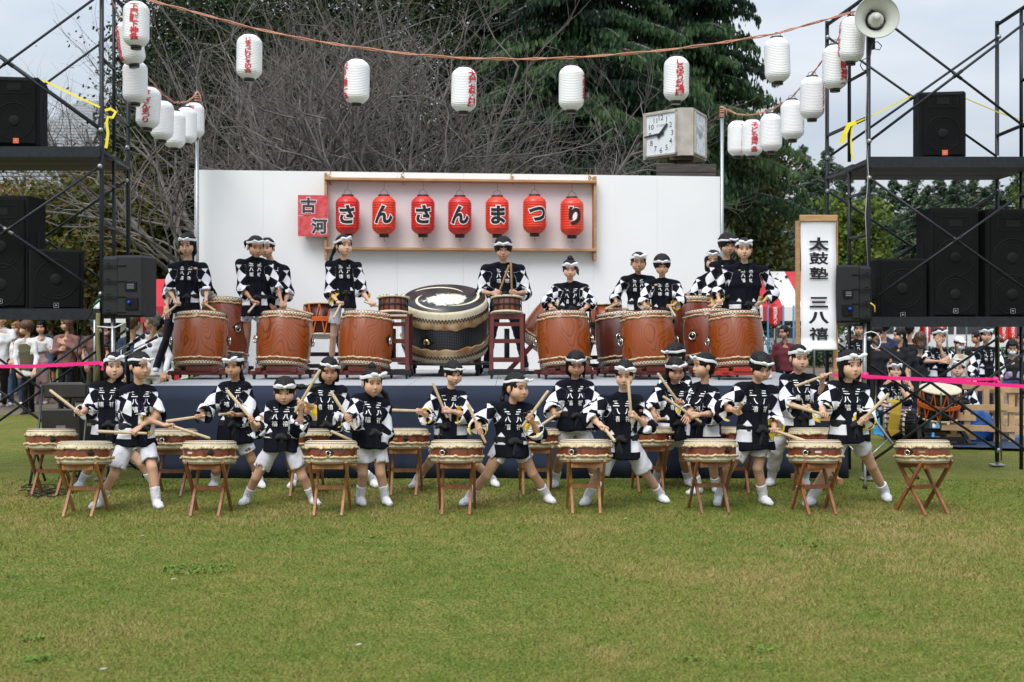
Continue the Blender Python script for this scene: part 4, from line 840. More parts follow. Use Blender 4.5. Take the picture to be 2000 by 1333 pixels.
# bolted rope drums on tall ladder stands
def shime(px, lab, Y=13.9):
    X = (px-1000)/FPX*Y; zt = W(0, 613, Y).z
    s = thing('ladder_stand', 'tall red ladder stand under the '+lab, 'drum stand', (X, Y, ST)); H = zt-ST
    for sx in (-1, 1):
        for sy in (-1, 1):
            MB().beam((sx*.175, sy*.20, .09), (sx*(.165 if sy < 0 else .19), sy*.10, H-(0 if sy > 0 else .02)), .035, .045, Vector((1, 0, 0)), ch=.003).build('leg', red_st, s)
    for z, w_ in ((H-.035, .37), (H-.12, .33), (H-.31, .33), (H-.52, .33)):
        for sy in (-1, 1): MB().box((0, sy*(.10+.1*(H-z)/H), z), (w_, .03, .045 if z < H-.1 else .06), ch=.003).build('rung', red_st, s)
    MB().box((0, -.21, .07), (.42, .06, .05)).build('base_bar', black, s); MB().box((0, .21, .07), (.42, .06, .05)).build('base_bar', black, s)
    for x in (-.17, .17):
        for y in (-.21, .21): MB().lathe([(.024, -.012), (.026, 0), (.024, .012)], 14, Matrix.Translation((x, y, .026)) @ Matrix.Rotation(math.pi/2, 4, 'Y')).build('caster', plast, s)
    t = thing('bolted_drum', lab, 'drum', (X, Y, zt-.005)); t.rotation_euler = (math.radians(-9), 0, 0); h_ = .19
    MB().lathe(barrel(.145, .15, h_-.03), 48, Matrix.Translation((0, 0, .015)), caps=False).build('shell', mid_k, t)
    for z, q in ((h_, 1), (0, -1)):
        a = MB().lathe([(.001, 0), (.15, 0), (.168, .004*q), (.186, 0), (.188, -.012*q), (.178, -.02*q), (.15, -.016*q)], 48, caps=False).build('drumhead', skin_m, t, (0, 0, z))
    MB().lathe([(.155, h_*.5-.008), (.168, h_*.5-.008), (.168, h_*.5+.008), (.155, h_*.5+.008)], 40).build('middle_ring', black, t)
    for i in range(14): a = 6.283*i/14; MB().tube([(.163*math.cos(a), .163*math.sin(a), -.01), (.163*math.cos(a), .163*math.sin(a), h_+.012)], .0065, 7).build('bolt', black, t)
    mb = MB()
    for i in range(10): a = 6.283*i/10; mb.ball((.182*math.cos(a), .182*math.sin(a), h_), .009, 6, 4)
    mb.build('studs', mat('dark_brown', (.05, .025, .015), .5), t)
    MB().tube([(0, .02, -.5), (0, .02, -.17)], .03, 12).build('hanging_tube', black, s, (0, 0, H))
    return X, zt
x1_, z1_ = shime(768, 'unplayed bolted drum left of the huge drum'); shime(990, 'bolted drum played by the man in glasses')
# rope tensioned drums at the back
def okedo(px, py, Y, lab, r, h, body, rope, tilt, td, legs=True, floor=ST, n=10, group=None):
    p = W(px, py, Y)
    if legs:
        s = thing('drum_rack', 'black folding rack under the '+lab, 'drum stand', (p.x, Y, floor)); hh = p.z-floor
        for sx in (-1, 1):
            MB().beam((sx*(r+.07), -.28, .02), (sx*(r-.02), .12, hh), .04, .05, Vector((1, 0, 0))).build('leg', black, s); MB().beam((sx*(r+.05), .28, .02), (sx*(r-.02), -.1, hh), .04, .05, Vector((1, 0, 0))).build('leg', black, s)
        MB().box((0, -.2, .1), (2*r+.1, .04, .05)).build('rail', black, s); MB().box((0, .02, hh*.5), (2*r, .04, .05)).build('rail', black, s); MB().box((0, -.28, .03), (2*r+.25, .05, .05)).build('foot_bar', black, s)
    t = thing('rope_drum', lab, 'drum', p); t.rotation_euler = (Matrix.Rotation(td, 3, 'Z') @ Matrix.Rotation(tilt, 3, 'X')).to_euler()
    MB().lathe([(r*.93, 0), (r*.95, h*.5), (r*.93, h)], 40).build('shell', body, t)
    for z, q in ((h+.02, 1), (-.02, -1)): MB().lathe([(.001, .003*q), (r*.97, .003*q), (r*1.04, 0), (r*1.05, -.014*q), (r*1.0, -.022*q), (r*.95, -.02*q)], 40, caps=False).build('drumhead', skin_m, t, (0, 0, z))
    mb = MB(); pts = [];
    for i in range(n*2+1): a = 6.283*i/(2*n); rr = r*1.03; pts.append((rr*math.cos(a), rr*math.sin(a), h+.01 if i % 2 else -.01))
    for a, b in zip(pts[:-1], pts[1:]): mb.tube([a, b], .0085 if rope is not black else .006, 5, cap=False)
    mb.build('lacing', rope, t); mb = MB()
    for q in range(4): mb.torus((0, 0, h*.42+q*.014), r*1.04, .009, None, 36, 5)
    mb.build('cinch_rope', rope, t); return t
or_rope = mat('orange_rope', (.80, .16, .02), .7, noise_amt=.3, noise_scale=60); red_body = mat('reddish_shell', (.36, .07, .025), .35, noise_amt=.3, noise_scale=5, coat=.4); blk_body = mat('black_shell', (.015, .013, .013), .3)
okedo(628, 655, 15.2, 'dark rope drum laced with orange cord on stage', .22, .36, mat('maroon_shell', (.06, .012, .01), .35, coat=.3), or_rope, math.radians(-8), 0)
okedo(1183, 668, 15.3, 'reddish rope drum laced with black cord on stage', .20, .44, red_body, black, math.radians(-6), 0)
okedo(1832, 812, 15.6, 'black rope drum laced with bright orange cord on the grass', .245, .34, blk_body, or_rope, math.radians(14), 0, floor=0)
for px, Y in ((612, 15.5),):
    pass
# ------------------------------------------------------------------ trees
def tubes_np(PL, RR, sides):
    """PL (n,k,3) polylines, RR (n,k) radii -> V,F"""
    n, k, _ = PL.shape; d = np.empty_like(PL); d[:, 1:-1] = PL[:, 2:]-PL[:, :-2]; d[:, 0] = PL[:, 1]-PL[:, 0]; d[:, -1] = PL[:, -1]-PL[:, -2]
    d /= np.linalg.norm(d, axis=2, keepdims=True)+1e-9; ref = np.where(np.abs(d[:, :, 2:3]) > .9, np.array([[[1., 0, 0]]]), np.array([[[0, 0, 1.]]]))
    x = np.cross(ref, d); x /= np.linalg.norm(x, axis=2, keepdims=True)+1e-9; y = np.cross(d, x)
    a = np.arange(sides)*2*np.pi/sides; V = PL[:, :, None]+(x[:, :, None]*np.cos(a)[None, None, :, None]+y[:, :, None]*np.sin(a)[None, None, :, None])*RR[:, :, None, None]
    idx = np.arange(n*k*sides).reshape(n, k, sides); A = idx[:, :-1]; B = idx[:, 1:]; F = np.stack([A, np.roll(A, -1, 2), np.roll(B, -1, 2), B], -1).reshape(-1, 4)
    return V.reshape(-1, 3), F
bark = mat('grey_bark', (.17, .158, .15), .95, col2=(.075, .066, .06), noise_scale=9, bump=.4, bump_scale=30); twig_m = mat('twig_bark', (.20, .18, .165), .9, col2=(.11, .097, .088), noise_scale=3)
def bare_tree(label, px, Y, H, seed, spread=1.0, lean=0, limbs=7):
    R = random.Random(seed); base = W(px, 0, Y); t = thing('bare_tree', label, 'tree', (base.x, Y, 0), 0, 'bare branched trees behind the wall')
    K = 6; lev = [[], [], [], []]
    def grow(p, d, L, r, lv):
        pts = [p]; q = p.copy(); dd = d.copy(); st = L/(K-1)
        for i in range(K-1):
            dd = (dd+Vector((R.gauss(0, .16), R.gauss(0, .13), R.gauss(.02, .12)))*(1+.35*lv)).normalized(); q = q+dd*st; pts.append(q.copy())
        rr = [r*(1-.72*i/(K-1)) for i in range(K)]; lev[lv].append((pts, rr))
        if lv == 3: return
        nc = (0, 8, 7)[lv] if lv else limbs
        if lv == 0: nc = limbs
        for c in range(nc):
            f = R.uniform(.25, 1.0) if lv else R.uniform(.45, 1.0); i = min(K-2, int(f*(K-1))); u = f*(K-1)-i; pos = pts[i].lerp(pts[i+1], max(0, min(1, u))); tang = (pts[i+1]-pts[i]).normalized()
            side = Vector((R.gauss(0, 1), R.gauss(0, .8), R.gauss(0, .6))); side = (side-tang*side.dot(tang)).normalized()
            ang = R.uniform(.35, .95) if lv else R.uniform(.25, .9); nd_ = (tang*math.cos(ang)+side*math.sin(ang)); nd_.z += .12 if lv < 2 else .05; nd_.normalize()
            l2 = L*R.uniform(.45, .72)*(1-.3*f) if lv else H*R.uniform(.38, .62)*spread
            grow(pos, nd_, l2, max(rr[i]*R.uniform(.42, .62), .0036), lv+1)
    grow(Vector((0, 0, 0)), Vector((lean, 0, 1)).normalized(), H*.36, H*.027, 0)
    for lv, nm, sd, mm in ((0, 'trunk', 10, bark), (1, 'limbs', 7, bark), (2, 'branches', 4, twig_m), (3, 'twigs', 3, twig_m)):
        PL = np.array([[v[:] for v in p] for p, r in lev[lv]]); RR = np.array([r for p, r in lev[lv]]); V, F = tubes_np(PL, RR, sd)
        if lv == 1:   # limbs join the trunk as one woody body
            V0, F0 = keep; V = np.concatenate([V0, V]); F = np.concatenate([F0, F+len(V0)]); link('trunk', new_mesh('trunk', V, F, [mm], smooth=True), t)
        elif lv == 0: keep = (V, F)
        else: tag(link(nm, new_mesh(nm, V, F, [mm], smooth=False), t), kind='stuff')
for a in [('bare tree behind the left scaffold tower with thin drooping twigs', 150, 30, 9.0, 1, 1.1, -.1, 11), ('bare tree with long arching limbs seen left of the wall', 445, 19.4, 6.6, 2, 1.2, -.45, 12), ('bare many limbed tree rising above the name board', 560, 19.3, 7.0, 3, 1.2, .1, 12), ('bare tree rising above the left half of the lantern frame', 700, 20.2, 7.0, 4, 1.15, .05, 12),
          ('bare tree spreading above the middle of the lantern frame', 880, 19.4, 6.4, 5, 1.2, .2, 12), ('bare leaning tree whose twigs reach towards the clock', 1020, 21.5, 6.3, 6, 1.1, .30, 12), ('low bare tree just left of the clock column', 1130, 23.5, 5.4, 8, 1.0, -.1, 9), ('tall bare tree at the back between the two left bare trees', 470, 22, 8.2, 9, 1.2, 0, 7), ('tall bare tree at the back above the second red lantern', 770, 22.5, 8.0, 10, 1.15, .1, 7)]: bare_tree(*a)
def leaves(centers, sizes, tint, aspect=1.0, droop=0, m=None, name='crown', parent=None, rng=RNG):
    n = len(centers); nrm = rng.standard_normal((n, 3)); 
    nrm /= np.linalg.norm(nrm, axis=1, keepdims=True); a = np.cross(nrm, rng.standard_normal((n, 3))); a /= np.linalg.norm(a, axis=1, keepdims=True)+1e-9
    if droop:
        a = a*(1-droop)+np.array([0, 0, -1.])*droop; a /= np.linalg.norm(a, axis=1, keepdims=True); nrm = np.cross(a, rng.standard_normal((n, 3))); nrm /= np.linalg.norm(nrm, axis=1, keepdims=True)+1e-9
    b = np.cross(nrm, a); s = np.asarray(sizes)[:, None]; V = np.empty((n, 4, 3)); A = a*s*.5; B = b*s*.5/aspect
    V[:, 0] = centers-A; V[:, 1] = centers-B+A*.1; V[:, 2] = centers+A; V[:, 3] = centers+B+A*.1
    me = new_mesh(name, V.reshape(-1, 3), np.arange(4*n).reshape(-1, 4), [m], attrs={'tint': np.repeat(np.clip(tint, 0, 1), 4)})
    return tag(link(name, me, parent), kind='stuff')
ever = tint_mat('evergreen_leaf', [(0, (.008, .016, .006)), (.5, (.022, .042, .011)), (.85, (.055, .078, .016)), (1, (.16, .14, .03))], .65, trans=.12)
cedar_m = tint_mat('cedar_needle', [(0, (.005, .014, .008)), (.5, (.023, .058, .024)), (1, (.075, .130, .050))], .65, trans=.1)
olive_m = tint_mat('olive_leaf', [(0, (.020, .030, .008)), (.5, (.060, .068, .014)), (1, (.15, .12, .03))], .65, trans=.15)
ginkgo_m = tint_mat('ginkgo_leaf', [(0, (.06, .10, .02)), (.5, (.115, .17, .030)), (1, (.24, .26, .05))], .65, trans=.2)
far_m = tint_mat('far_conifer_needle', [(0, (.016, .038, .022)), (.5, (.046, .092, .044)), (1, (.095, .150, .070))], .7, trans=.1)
maple_m = tint_mat('autumn_leaf', [(0, (.04, .06, .015)), (.45, (.10, .11, .02)), (.8, (.20, .10, .03)), (1, (.26, .20, .03))], .65, trans=.2)
def broad(label, px, Y, zc, rx, ry, rz, n, size, m, seed, cat='tree', name='leafy_tree', group=None, shell=.55, clump=True, trunk=True, aspect=1.6):
    rng = np.random.default_rng(seed); b = W(px, 0, Y); t = thing(name, label, cat, (b.x, Y, 0), 0, group)
    nc = max(24, n//110); u = rng.standard_normal((nc, 3)); u /= np.linalg.norm(u, axis=1, keepdims=True); u[:, 1] = -np.abs(u[:, 1])*np.where(rng.random(nc) < .8, 1, -1)
    rad = (shell+(1-shell)*rng.random(nc))[:, None]*(1+.16*np.sin(u[:, :1]*5+seed)+.12*np.sin(u[:, 2:3]*7+seed*2)); C = u*rad*np.array([rx, ry, rz]); C[:, 2] += zc
    k = n//nc; cr_ = min(rx, rz)*.20; off = rng.standard_normal((nc, k, 3))*np.array([1.15, 1.0, .62])*cr_*(.5+.7*rng.random((nc, 1, 1)))
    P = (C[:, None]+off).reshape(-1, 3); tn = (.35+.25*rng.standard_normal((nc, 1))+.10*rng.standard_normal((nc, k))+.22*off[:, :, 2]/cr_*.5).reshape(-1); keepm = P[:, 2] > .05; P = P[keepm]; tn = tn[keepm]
    leaves(P, size*(.6+.8*rng.random(len(P))), tn, aspect, 0, m, 'crown', t, rng)
    if trunk: MB().tube([(0, 0, 0), (.1, 0, zc*.5), (0, 0, zc+rz*.4)], [rx*.07+.05, rx*.05+.04, .03], 8).build('trunk', bark, t)
    return t
G1 = 'dark evergreen trees behind the bare trees'
for a in [('dark evergreen with olive top seen behind the far left lantern chain', 420, 27, 5.2, 2.3, 1.8, 5.0, 46000, .095, ever, 21), ('dark evergreen with yellowish tips behind the leftmost cord lantern', 580, 29, 6.2, 2.7, 1.8, 6.0, 50000, .10, ever, 22), ('dark evergreen behind the lantern that hangs over the name board', 740, 28, 6.2, 2.6, 1.8, 6.0, 46000, .10, ever, 23), ('dark evergreen in the shade behind the middle bare tree', 890, 30, 6.0, 2.6, 1.8, 6.2, 42000, .10, ever, 24),
          ('dark evergreen filling the gap beside the left lantern chain', 330, 31, 5.6, 1.5, 1.4, 5.0, 26000, .10, ever, 29), ('dark round evergreen just left of the wall edge', 330, 28, 3.0, 1.3, 1.3, 2.8, 14000, .12, ever, 25)]:
    broad(*a, group=G1)
for a in [('dull dark bush low behind the bare trees at the name board', 620, 25, 2.4, 2.2, 1.2, 2.2, 12000, .12, ever, 26), ('dull dark bush low behind the clock', 1230, 26, 2.4, 2.6, 1.2, 2.3, 12000, .12, ever, 27), ('dull dark bush low behind the frame centre', 930, 25.5, 2.4, 2.3, 1.2, 2.4, 12000, .12, ever, 28)]: broad(*a, name='evergreen_bush', cat='bush', group='dark bushes low behind the wall')
broad('olive green maple with reddish tips behind the left speakers', 130, 25, 3.0, 2.0, 1.3, 1.9, 16000, .12, maple_m, 31); broad('yellow green small tree above the left speaker platform', 235, 26, 2.9, 1.1, 1.1, 2.1, 12000, .11, olive_m, 32); broad('yellow tinged shrub seen through the left tower', 60, 27, 2.6, 1.7, 1.2, 1.9, 9000, .12, olive_m, 33)
broad('tall olive conifer between the clock and the right lanterns', 1440, 33, 4.2, 1.15, 1.2, 4.1, 26000, .13, olive_m, 34, group=None); broad('dull green tree right behind the clock box', 1370, 35, 4.4, 1.9, 1.2, 4.4, 18000, .15, ever, 35)
broad('bright yellow green ginkgo behind the white banner', 1672, 42, 3.5, 1.12, 1.2, 2.3, 16000, .15, ginkgo_m, 36); broad('leafy green tree at the right edge behind the far scaffold post', 2022, 34, 4.1, .75, 1.0, 2.3, 9000, .13, ginkgo_m, 37)
def cedar(label, px, Y, H, Rb, seed, m=cedar_m, nb=70, dens=70, z0=.12, name='cedar_tree', group=None, tuft=.26, droop=.75, topf=1.0, tp=.8):
    rng = np.random.default_rng(seed); b = W(px, 0, Y); t = thing(name, label, 'tree', (b.x, Y, 0), 0, group); P = []; T = []; limbs = []
    for i in range(nb):
        f = i/nb; z = H*(z0+(1-z0)*f**.95); L = Rb*(1-f)**tp*(.62+.5*rng.random())*topf+.1; a = rng.random()*6.283; k = 8; u = np.linspace(0, 1, k)
        pl = np.stack([np.cos(a)*L*u, np.sin(a)*L*u, z+L*(.22*u-.42*u**2)], 1); limbs.append(pl); n = int(dens*(L/Rb+.25)); s = rng.random(n)**.75; q = np.stack([np.interp(s, u, pl[:, c]) for c in range(3)], 1)
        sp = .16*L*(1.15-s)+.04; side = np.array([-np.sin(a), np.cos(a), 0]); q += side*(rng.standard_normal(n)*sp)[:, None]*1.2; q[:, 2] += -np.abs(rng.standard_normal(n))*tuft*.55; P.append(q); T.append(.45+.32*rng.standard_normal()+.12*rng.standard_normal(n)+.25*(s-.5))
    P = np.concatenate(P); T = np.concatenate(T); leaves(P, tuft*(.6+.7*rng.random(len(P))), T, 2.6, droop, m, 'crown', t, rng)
    PL = np.array(limbs); V, F = tubes_np(PL, np.linspace(.05, .01, 8)[None]*np.ones((len(PL), 1))*(Rb/3), 5); V2_, F2_ = tubes_np(np.array([[[0, 0, H*q/7] for q in range(8)]], float), np.linspace(H*.022, .02, 8)[None], 8)
    link('trunk', new_mesh('trunk', np.concatenate([V2_, V]), np.concatenate([F2_, F+len(V2_)]), [bark], smooth=True), t)
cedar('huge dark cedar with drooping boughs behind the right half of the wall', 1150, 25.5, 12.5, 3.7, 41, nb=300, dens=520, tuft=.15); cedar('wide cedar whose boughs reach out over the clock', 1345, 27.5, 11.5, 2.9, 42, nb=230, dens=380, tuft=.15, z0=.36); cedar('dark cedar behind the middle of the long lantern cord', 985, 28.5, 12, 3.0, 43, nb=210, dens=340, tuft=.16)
rr_ = random.Random(5); tops = [(1475, 330), (1512, 300), (1568, 292), (1618, 296), (1700, 350), (1745, 352), (1790, 340), (1833, 350), (1870, 345), (1905, 352), (1945, 360), (1985, 335), (2030, 330), (1590, 335), (1650, 340), (1722, 375), (1812, 372), (1858, 372), (1925, 375)]
lab2 = ['leftmost far conifer beside the right steel pole', 'pointed far conifer under the white lanterns', 'tall pointed far conifer left of the banner', 'far conifer seen through the right tower post', 'thin topped far conifer above the ginkgo', 'greyish far conifer right of the ginkgo', 'narrow far conifer below the upper right deck', 'broad far conifer above the bass speaker', 'far conifer left of the tall speaker', 'far conifer above the tall speaker', 'dim far conifer near the right tower post', 'far conifer beside the right edge tree', 'far conifer cut by the right edge', 'rear conifer just left of the banner top', 'rear conifer between the banner and the ginkgo', 'low rear conifer right of the ginkgo', 'low rear conifer behind the bass speaker', 'low rear conifer left of the right tall speakers', 'low rear conifer over the two tall speakers']
for i, ((px, py), lb) in enumerate(zip(tops, lab2)):
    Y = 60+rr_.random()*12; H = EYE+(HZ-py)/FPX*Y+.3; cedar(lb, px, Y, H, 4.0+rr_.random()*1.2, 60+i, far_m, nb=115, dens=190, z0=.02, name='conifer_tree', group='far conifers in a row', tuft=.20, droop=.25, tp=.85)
for i, (px, w_, lb) in enumerate([(1500, 3.2, 'low dark thicket behind the striped tent'), (1640, 3.5, 'low dark thicket under the ginkgo'), (1800, 3.8, 'low dark thicket behind the right bass speaker'), (1960, 3.8, 'low dark thicket behind the right tall speakers')]): broad(lb, px, 70, 2.9, w_*1.4, 1.5, 3.2, 9000, .26, far_m, 80+i, name='far_thicket', cat='bush', trunk=False)
# hedge, cars, building
hd_ = W(1750, 0, 43); h = thing('clipped_hedge', 'long low clipped hedge in front of the parked cars', 'hedge', (hd_.x, 43, 0)); rg = np.random.default_rng(3); P = np.stack([rg.uniform(-7, 7, 9000), rg.uniform(-.35, .35, 9000), rg.uniform(.05, .72, 9000)], 1); leaves(P, .12*np.ones(9000), .4+.2*rg.standard_normal(9000), 1.5, 0, far_m, 'foliage', h, rg)
glass = mat('car_glass', (.03, .035, .04), .1, spec=.8); tyre = mat('tyre', (.015, .015, .015), .8); lamp_m = mat('car_lamp', (.6, .6, .58), .15, spec=.8)
def car(px, Y, cm, label, tall=0, w_=4.2):
    b = W(px, 0, Y); t = thing('parked_car', label, 'car', (b.x, Y, 0), 0, 'cars parked beyond the hedge'); hh = .95+tall*.15; top = 1.48+tall*.42; L = w_/2
    prof = [(-L, .35), (-L, .8), (-L+.15, hh-.05), (-L+.9-.3*tall, hh+.02), (-L+1.4-.5*tall, top-.05), (-L+1.8-.5*tall, top), (L-.8+.4*tall, top-.02), (L-.25+.15*tall, hh+.05), (L-.05, hh-.08), (L, .75), (L, .35)]
    def ext(mb, pr, y0, y1, ins=0):
        k = len(pr); vs = [(x, y, z) for y in (y0, y1) for x, z in pr]; mb.add(vs, [tuple(range(k)), tuple(range(2*k-1, k-1, -1))]+[(i, (i+1) % k, k+(i+1) % k, k+i)[::-1] for i in range(k)])
    mb = MB(); ext(mb, prof, -.82, .82); mb.build('body', cm, t); g = MB(); ext(g, [(-L+1.05-.3*tall, hh+.06), (-L+1.5-.5*tall, top-.1), (-.05, top-.1), (-.05, hh+.06)], -.835, .835); ext(g, [(.03, hh+.06), (.03, top-.1), (L-.95+.4*tall, top-.1), (L-.5+.2*tall, hh+.06)], -.835, .835); g.build('window', glass, t)
    for x in (-L+.8, L-.8):
        wh = MB().lathe([(.2, -.86), (.31, -.86), (.32, -.7), (.32, .7), (.31, .86), (.2, .86)], 20, Matrix.Translation((x, 0, .32)) @ Matrix.Rotation(math.pi/2, 4, 'X')).build('wheel', tyre, t); MB().lathe([(.19, -.87), (.17, -.875), (.02, -.87)], 14, Matrix.Translation((x, 0, .32)) @ Matrix.Rotation(math.pi/2, 4, 'X')).build('hubcap', steel, wh)
    for x in (-L+.02, L-.02): MB().box((x, -.6, .68), (.08, .35, .16), ch=.02).build('headlight' if x < 0 else 'tail_light', lamp_m if x < 0 else gl_red, t)
cw = mat('white_car_paint', (.75, .76, .77), .2, coat=.6); cs = mat('silver_car_paint', (.45, .46, .48), .25, .4, coat=.6); cb_ = mat('dark_car_paint', (.03, .04, .06), .2, coat=.6)
for a in [(1505, 47.0, cs, 'silver parked car below the striped tent', 0), (1735, 46.0, cw, 'white parked car behind the woman with the ponytail', 1), (1790, 47.0, cb_, 'dark parked car between two white ones', 0), (1850, 45.0, cw, 'white parked wagon behind the man with his hand on his chin', 1), (1905, 48.0, cw, 'white parked car left of the standing woman', 0), (1960, 46.0, cs, 'silver parked car right of the standing woman', 1), (2010, 49.0, cw, 'white parked car cut by the right edge', 0)]: car(*a)
bl = thing('hall_building', 'grey roofed brick and glass hall far behind the left tower', 'building', (W(150, 0, 42).x, 42, 0)); by0 = 0
roofm = mat('grey_roof_sheet', (.36, .38, .39), .5, noise_amt=.1, noise_scale=.5); brick = mat('brick_pier', (.27, .075, .035), .85, noise_amt=.3, noise_scale=3); glz = mat('dark_window_glass', (.02, .025, .028), .08, spec=.9); conc = mat('pale_concrete', (.42, .40, .36), .8, noise_amt=.15, noise_scale=1)
x0, x1 = W(-60, 0, 42).x-bl.location.x, W(400, 0, 42).x-bl.location.x
mb = MB(); n = 26
for i in range(n):
    z = 6.35+i*.185; yy = i*.42; up = 1-((x1-x0)*.0)
    xe = x0+(x1-x0)*(.78-.25*(i/n)**2.2); mb.box(((x0+xe)/2, yy, z), (xe-x0, .40, .10))
    if i == n-1: pass
mb.build('roof_ribs', roofm, bl); MB().add([(x0, -.1, 6.2), (x1*.62, -.1, 6.2), (x0+(x1-x0)*.53, 11, 11.1), (x0, 11, 11.1)], [(0, 1, 2, 3)]).build('roof', roofm, bl)
MB().box(((x0+x1)/2, -.3, 5.75), (x1-x0, 1.2, .9)).build('fascia', conc, bl)
for i in range(9):
    xx = x0+(x1-x0)*(i+.5)/9; MB().box((xx, 1.1, 2.7), ((x1-x0)/9-.1, .1, 5.2)).build('window', glz, bl); MB().box((x0+(x1-x0)*i/9, .2, 2.6), (.42, .5, 5.3)).build('brick_pier', brick, bl)
for z in (1.5, 3.0, 4.3): MB().box(((x0+x1)/2, .98, z), (x1-x0, .08, .07)).build('transom', steel, bl)
for px in (300,): MB().box((W(px, 0, 41).x-bl.location.x, -.4, W(px, 413, 41).z), (.22, .1, .06)).build('lamp', mat('warm_lamp', (1, .45, .08), .4, emit=2.5), bl)
# ------------------------------------------------------------------ tents and hanging festival lanterns
tw = mat('tent_white', (.78, .77, .74), .7); tr_ = mat('tent_red', (.60, .035, .05), .7)
def tent(label, px, Y, wid, eave, ridge, stripes, d=3.6, group='striped market tents'):
    b = W(px, 0, Y); t = thing('market_tent', label, 'tent', (b.x, Y, 0), 0, group); L = wid/2; e = MB(); n = stripes
    for i in range(n):
        mb = MB(); xa, xb = -L+wid*i/n, -L+wid*(i+1)/n; sg = .35
        mb.add([(xa, 0, eave), (xb, 0, eave), (xb*.98, d/2, ridge), (xa*.98, d/2, ridge), (xb, d, eave), (xa, d, eave)], [(0, 1, 2, 3), (3, 2, 4, 5)]); mb.add([(xa, -.01, eave-.28), (xb, -.01, eave-.28), (xb, -.01, eave), (xa, -.01, eave)], [(0, 1, 2, 3)]) ; 
        mb.build('roof_stripe', tr_ if i % 2 else tw, t)
    MB().add([(-L-.01, 0, eave-.28), (-L-.01, 0, eave), (-L*.98, d/2, ridge), (-L-.01, d, eave), (-L-.01, d, eave-.28)], [(0, 1, 2, 3, 4)]).build('gable', tw, t)
    for x in (-L, 0, L):
        for y in (0, d): MB().tube([(x, y, 0), (x, y, eave)], .022, 8).build('pole', steel, t)
    return t
tent('red and white striped tent between the stage and the banner', 1590, 25, 4.6, 1.88, 2.68, 11); tent('red and white tent behind the left end of the stage', 322, 21, 2.4, 1.84, 2.36, 4, 3)
tent('small red and white tent glimpsed between the right speakers', 1850, 30, 3.6, 2.1, 2.6, 9)
c_ = thing('striped_curtain', 'red and white vertical striped curtain beside the bald man', 'curtain', (W(305, 0, 21.2).x, 21.2, 0))
for i in range(9): MB().box((-.55+.13*i, .01*math.sin(i*2), 1.0), (.128, .02, 1.6)).build('stripe', tr_ if i % 2 else tw, c_)
rsm = lantern_mesh(.11, .42, 12, red_paper, cap_m, 20)
for px, py, Y, lb in [(1512, 618, 24, 'small red lantern with white writing under the striped tent'), (1807, 652, 26, 'small red lantern behind the ponytailed woman'), (1836, 642, 27, 'small red lantern just above the man with his hand on his chin'), (1957, 648, 26, 'small red lantern right of the standing woman'), (1975, 646, 27, 'small red lantern nearest the right edge')]:
    t = thing('small_red_lantern', lb, 'lantern', W(px, py, Y), 0, 'small red lanterns of the market'); lant_parts(rsm, t); wrap_text(t, '古河まつり', .11, .42, .14, .07, .085, .02, white_ink, cut=3)
    MB().tube([(0, 0, .22), (0, 0, .6)], .004, 5).build('cord', black, t)
for px in (1475, 1500, 1530, 1550):
    tag(MB().tube([(W(px, 0, 24).x, 24, 0), (W(px, 0, 24).x, 24, 1.9)], .02, 8).build('pole', mat('blue_pole', (.05, .22, .4), .5)), 'thin blue pole of the market behind the stage, %s' % {1475: 'leftmost of four', 1500: 'second from the left', 1530: 'second from the right', 1550: 'nearest the banner'}[px], 'pole', 'thin blue poles at the market')
# ------------------------------------------------------------------ folding chairs, microphones
ch_m = mat('brown_black_chair', (.030, .027, .024), .5, noise_amt=.2); cf = mat('chair_frame', (.05, .055, .06), .4, .6)
def chair(px, py0, py1, Y, label, w_=.44):
    b = W(px, 0, Y); t = thing('folding_chair', label, 'chair', (b.x, Y, 0), math.pi+.05, 'black folding chairs'); zt = W(0, py0, Y).z
    mb = MB(); vs = []; n = 8
    MB().box((0, -.24, zt-.07), (w_*.94, .025, .14), ch=.035 if 0 else .012).build('backrest', ch_m, t)
    MB().box((0, -.13, .55), (w_*.84, .05, .36), Matrix.Rotation(-.10, 3, 'X'), ch=.012).build('seat', ch_m, t)
    for s in (-1, 1):
        MB().tube([(s*w_*.5, -.25, zt-.03), (s*w_*.5, -.10, .4), (s*w_*.5, .12, .02)], .012, 8).build('leg', cf, t); MB().tube([(s*w_*.43, .10, .42), (s*w_*.45, -.26, .02)], .012, 8).build('leg', cf, t)
    MB().tube([(-w_*.5, -.25, zt-.03), (-w_*.35, -.26, zt), (w_*.35, -.26, zt), (w_*.5, -.25, zt-.03)], .013, 8).build('top_tube', cf, t)
    for z in (.12,): MB().tube([(-w_*.45, -.2, z), (w_*.45, -.2, z)], .010, 8).build('stretcher', cf, t)
    l_ = MB().box((.0, -.105+.0, .58), (.09, .004, .085)).build('label', mat('grey_label', (.16, .15, .13), .6), t)
    MB().box((.01, -.115, .48), (.05, .004, .02)).build('label', MATS['grey_label'], t); return t
chair(112, 752, 910, 11.7, 'brown black folding chair standing behind the drum at the far left'); chair(172, 762, 900, 12.0, 'second folding chair partly hidden behind the leftmost girl', .42)
micm = mat('mic_grey', (.12, .13, .14), .5, noise_amt=.5, noise_scale=200)
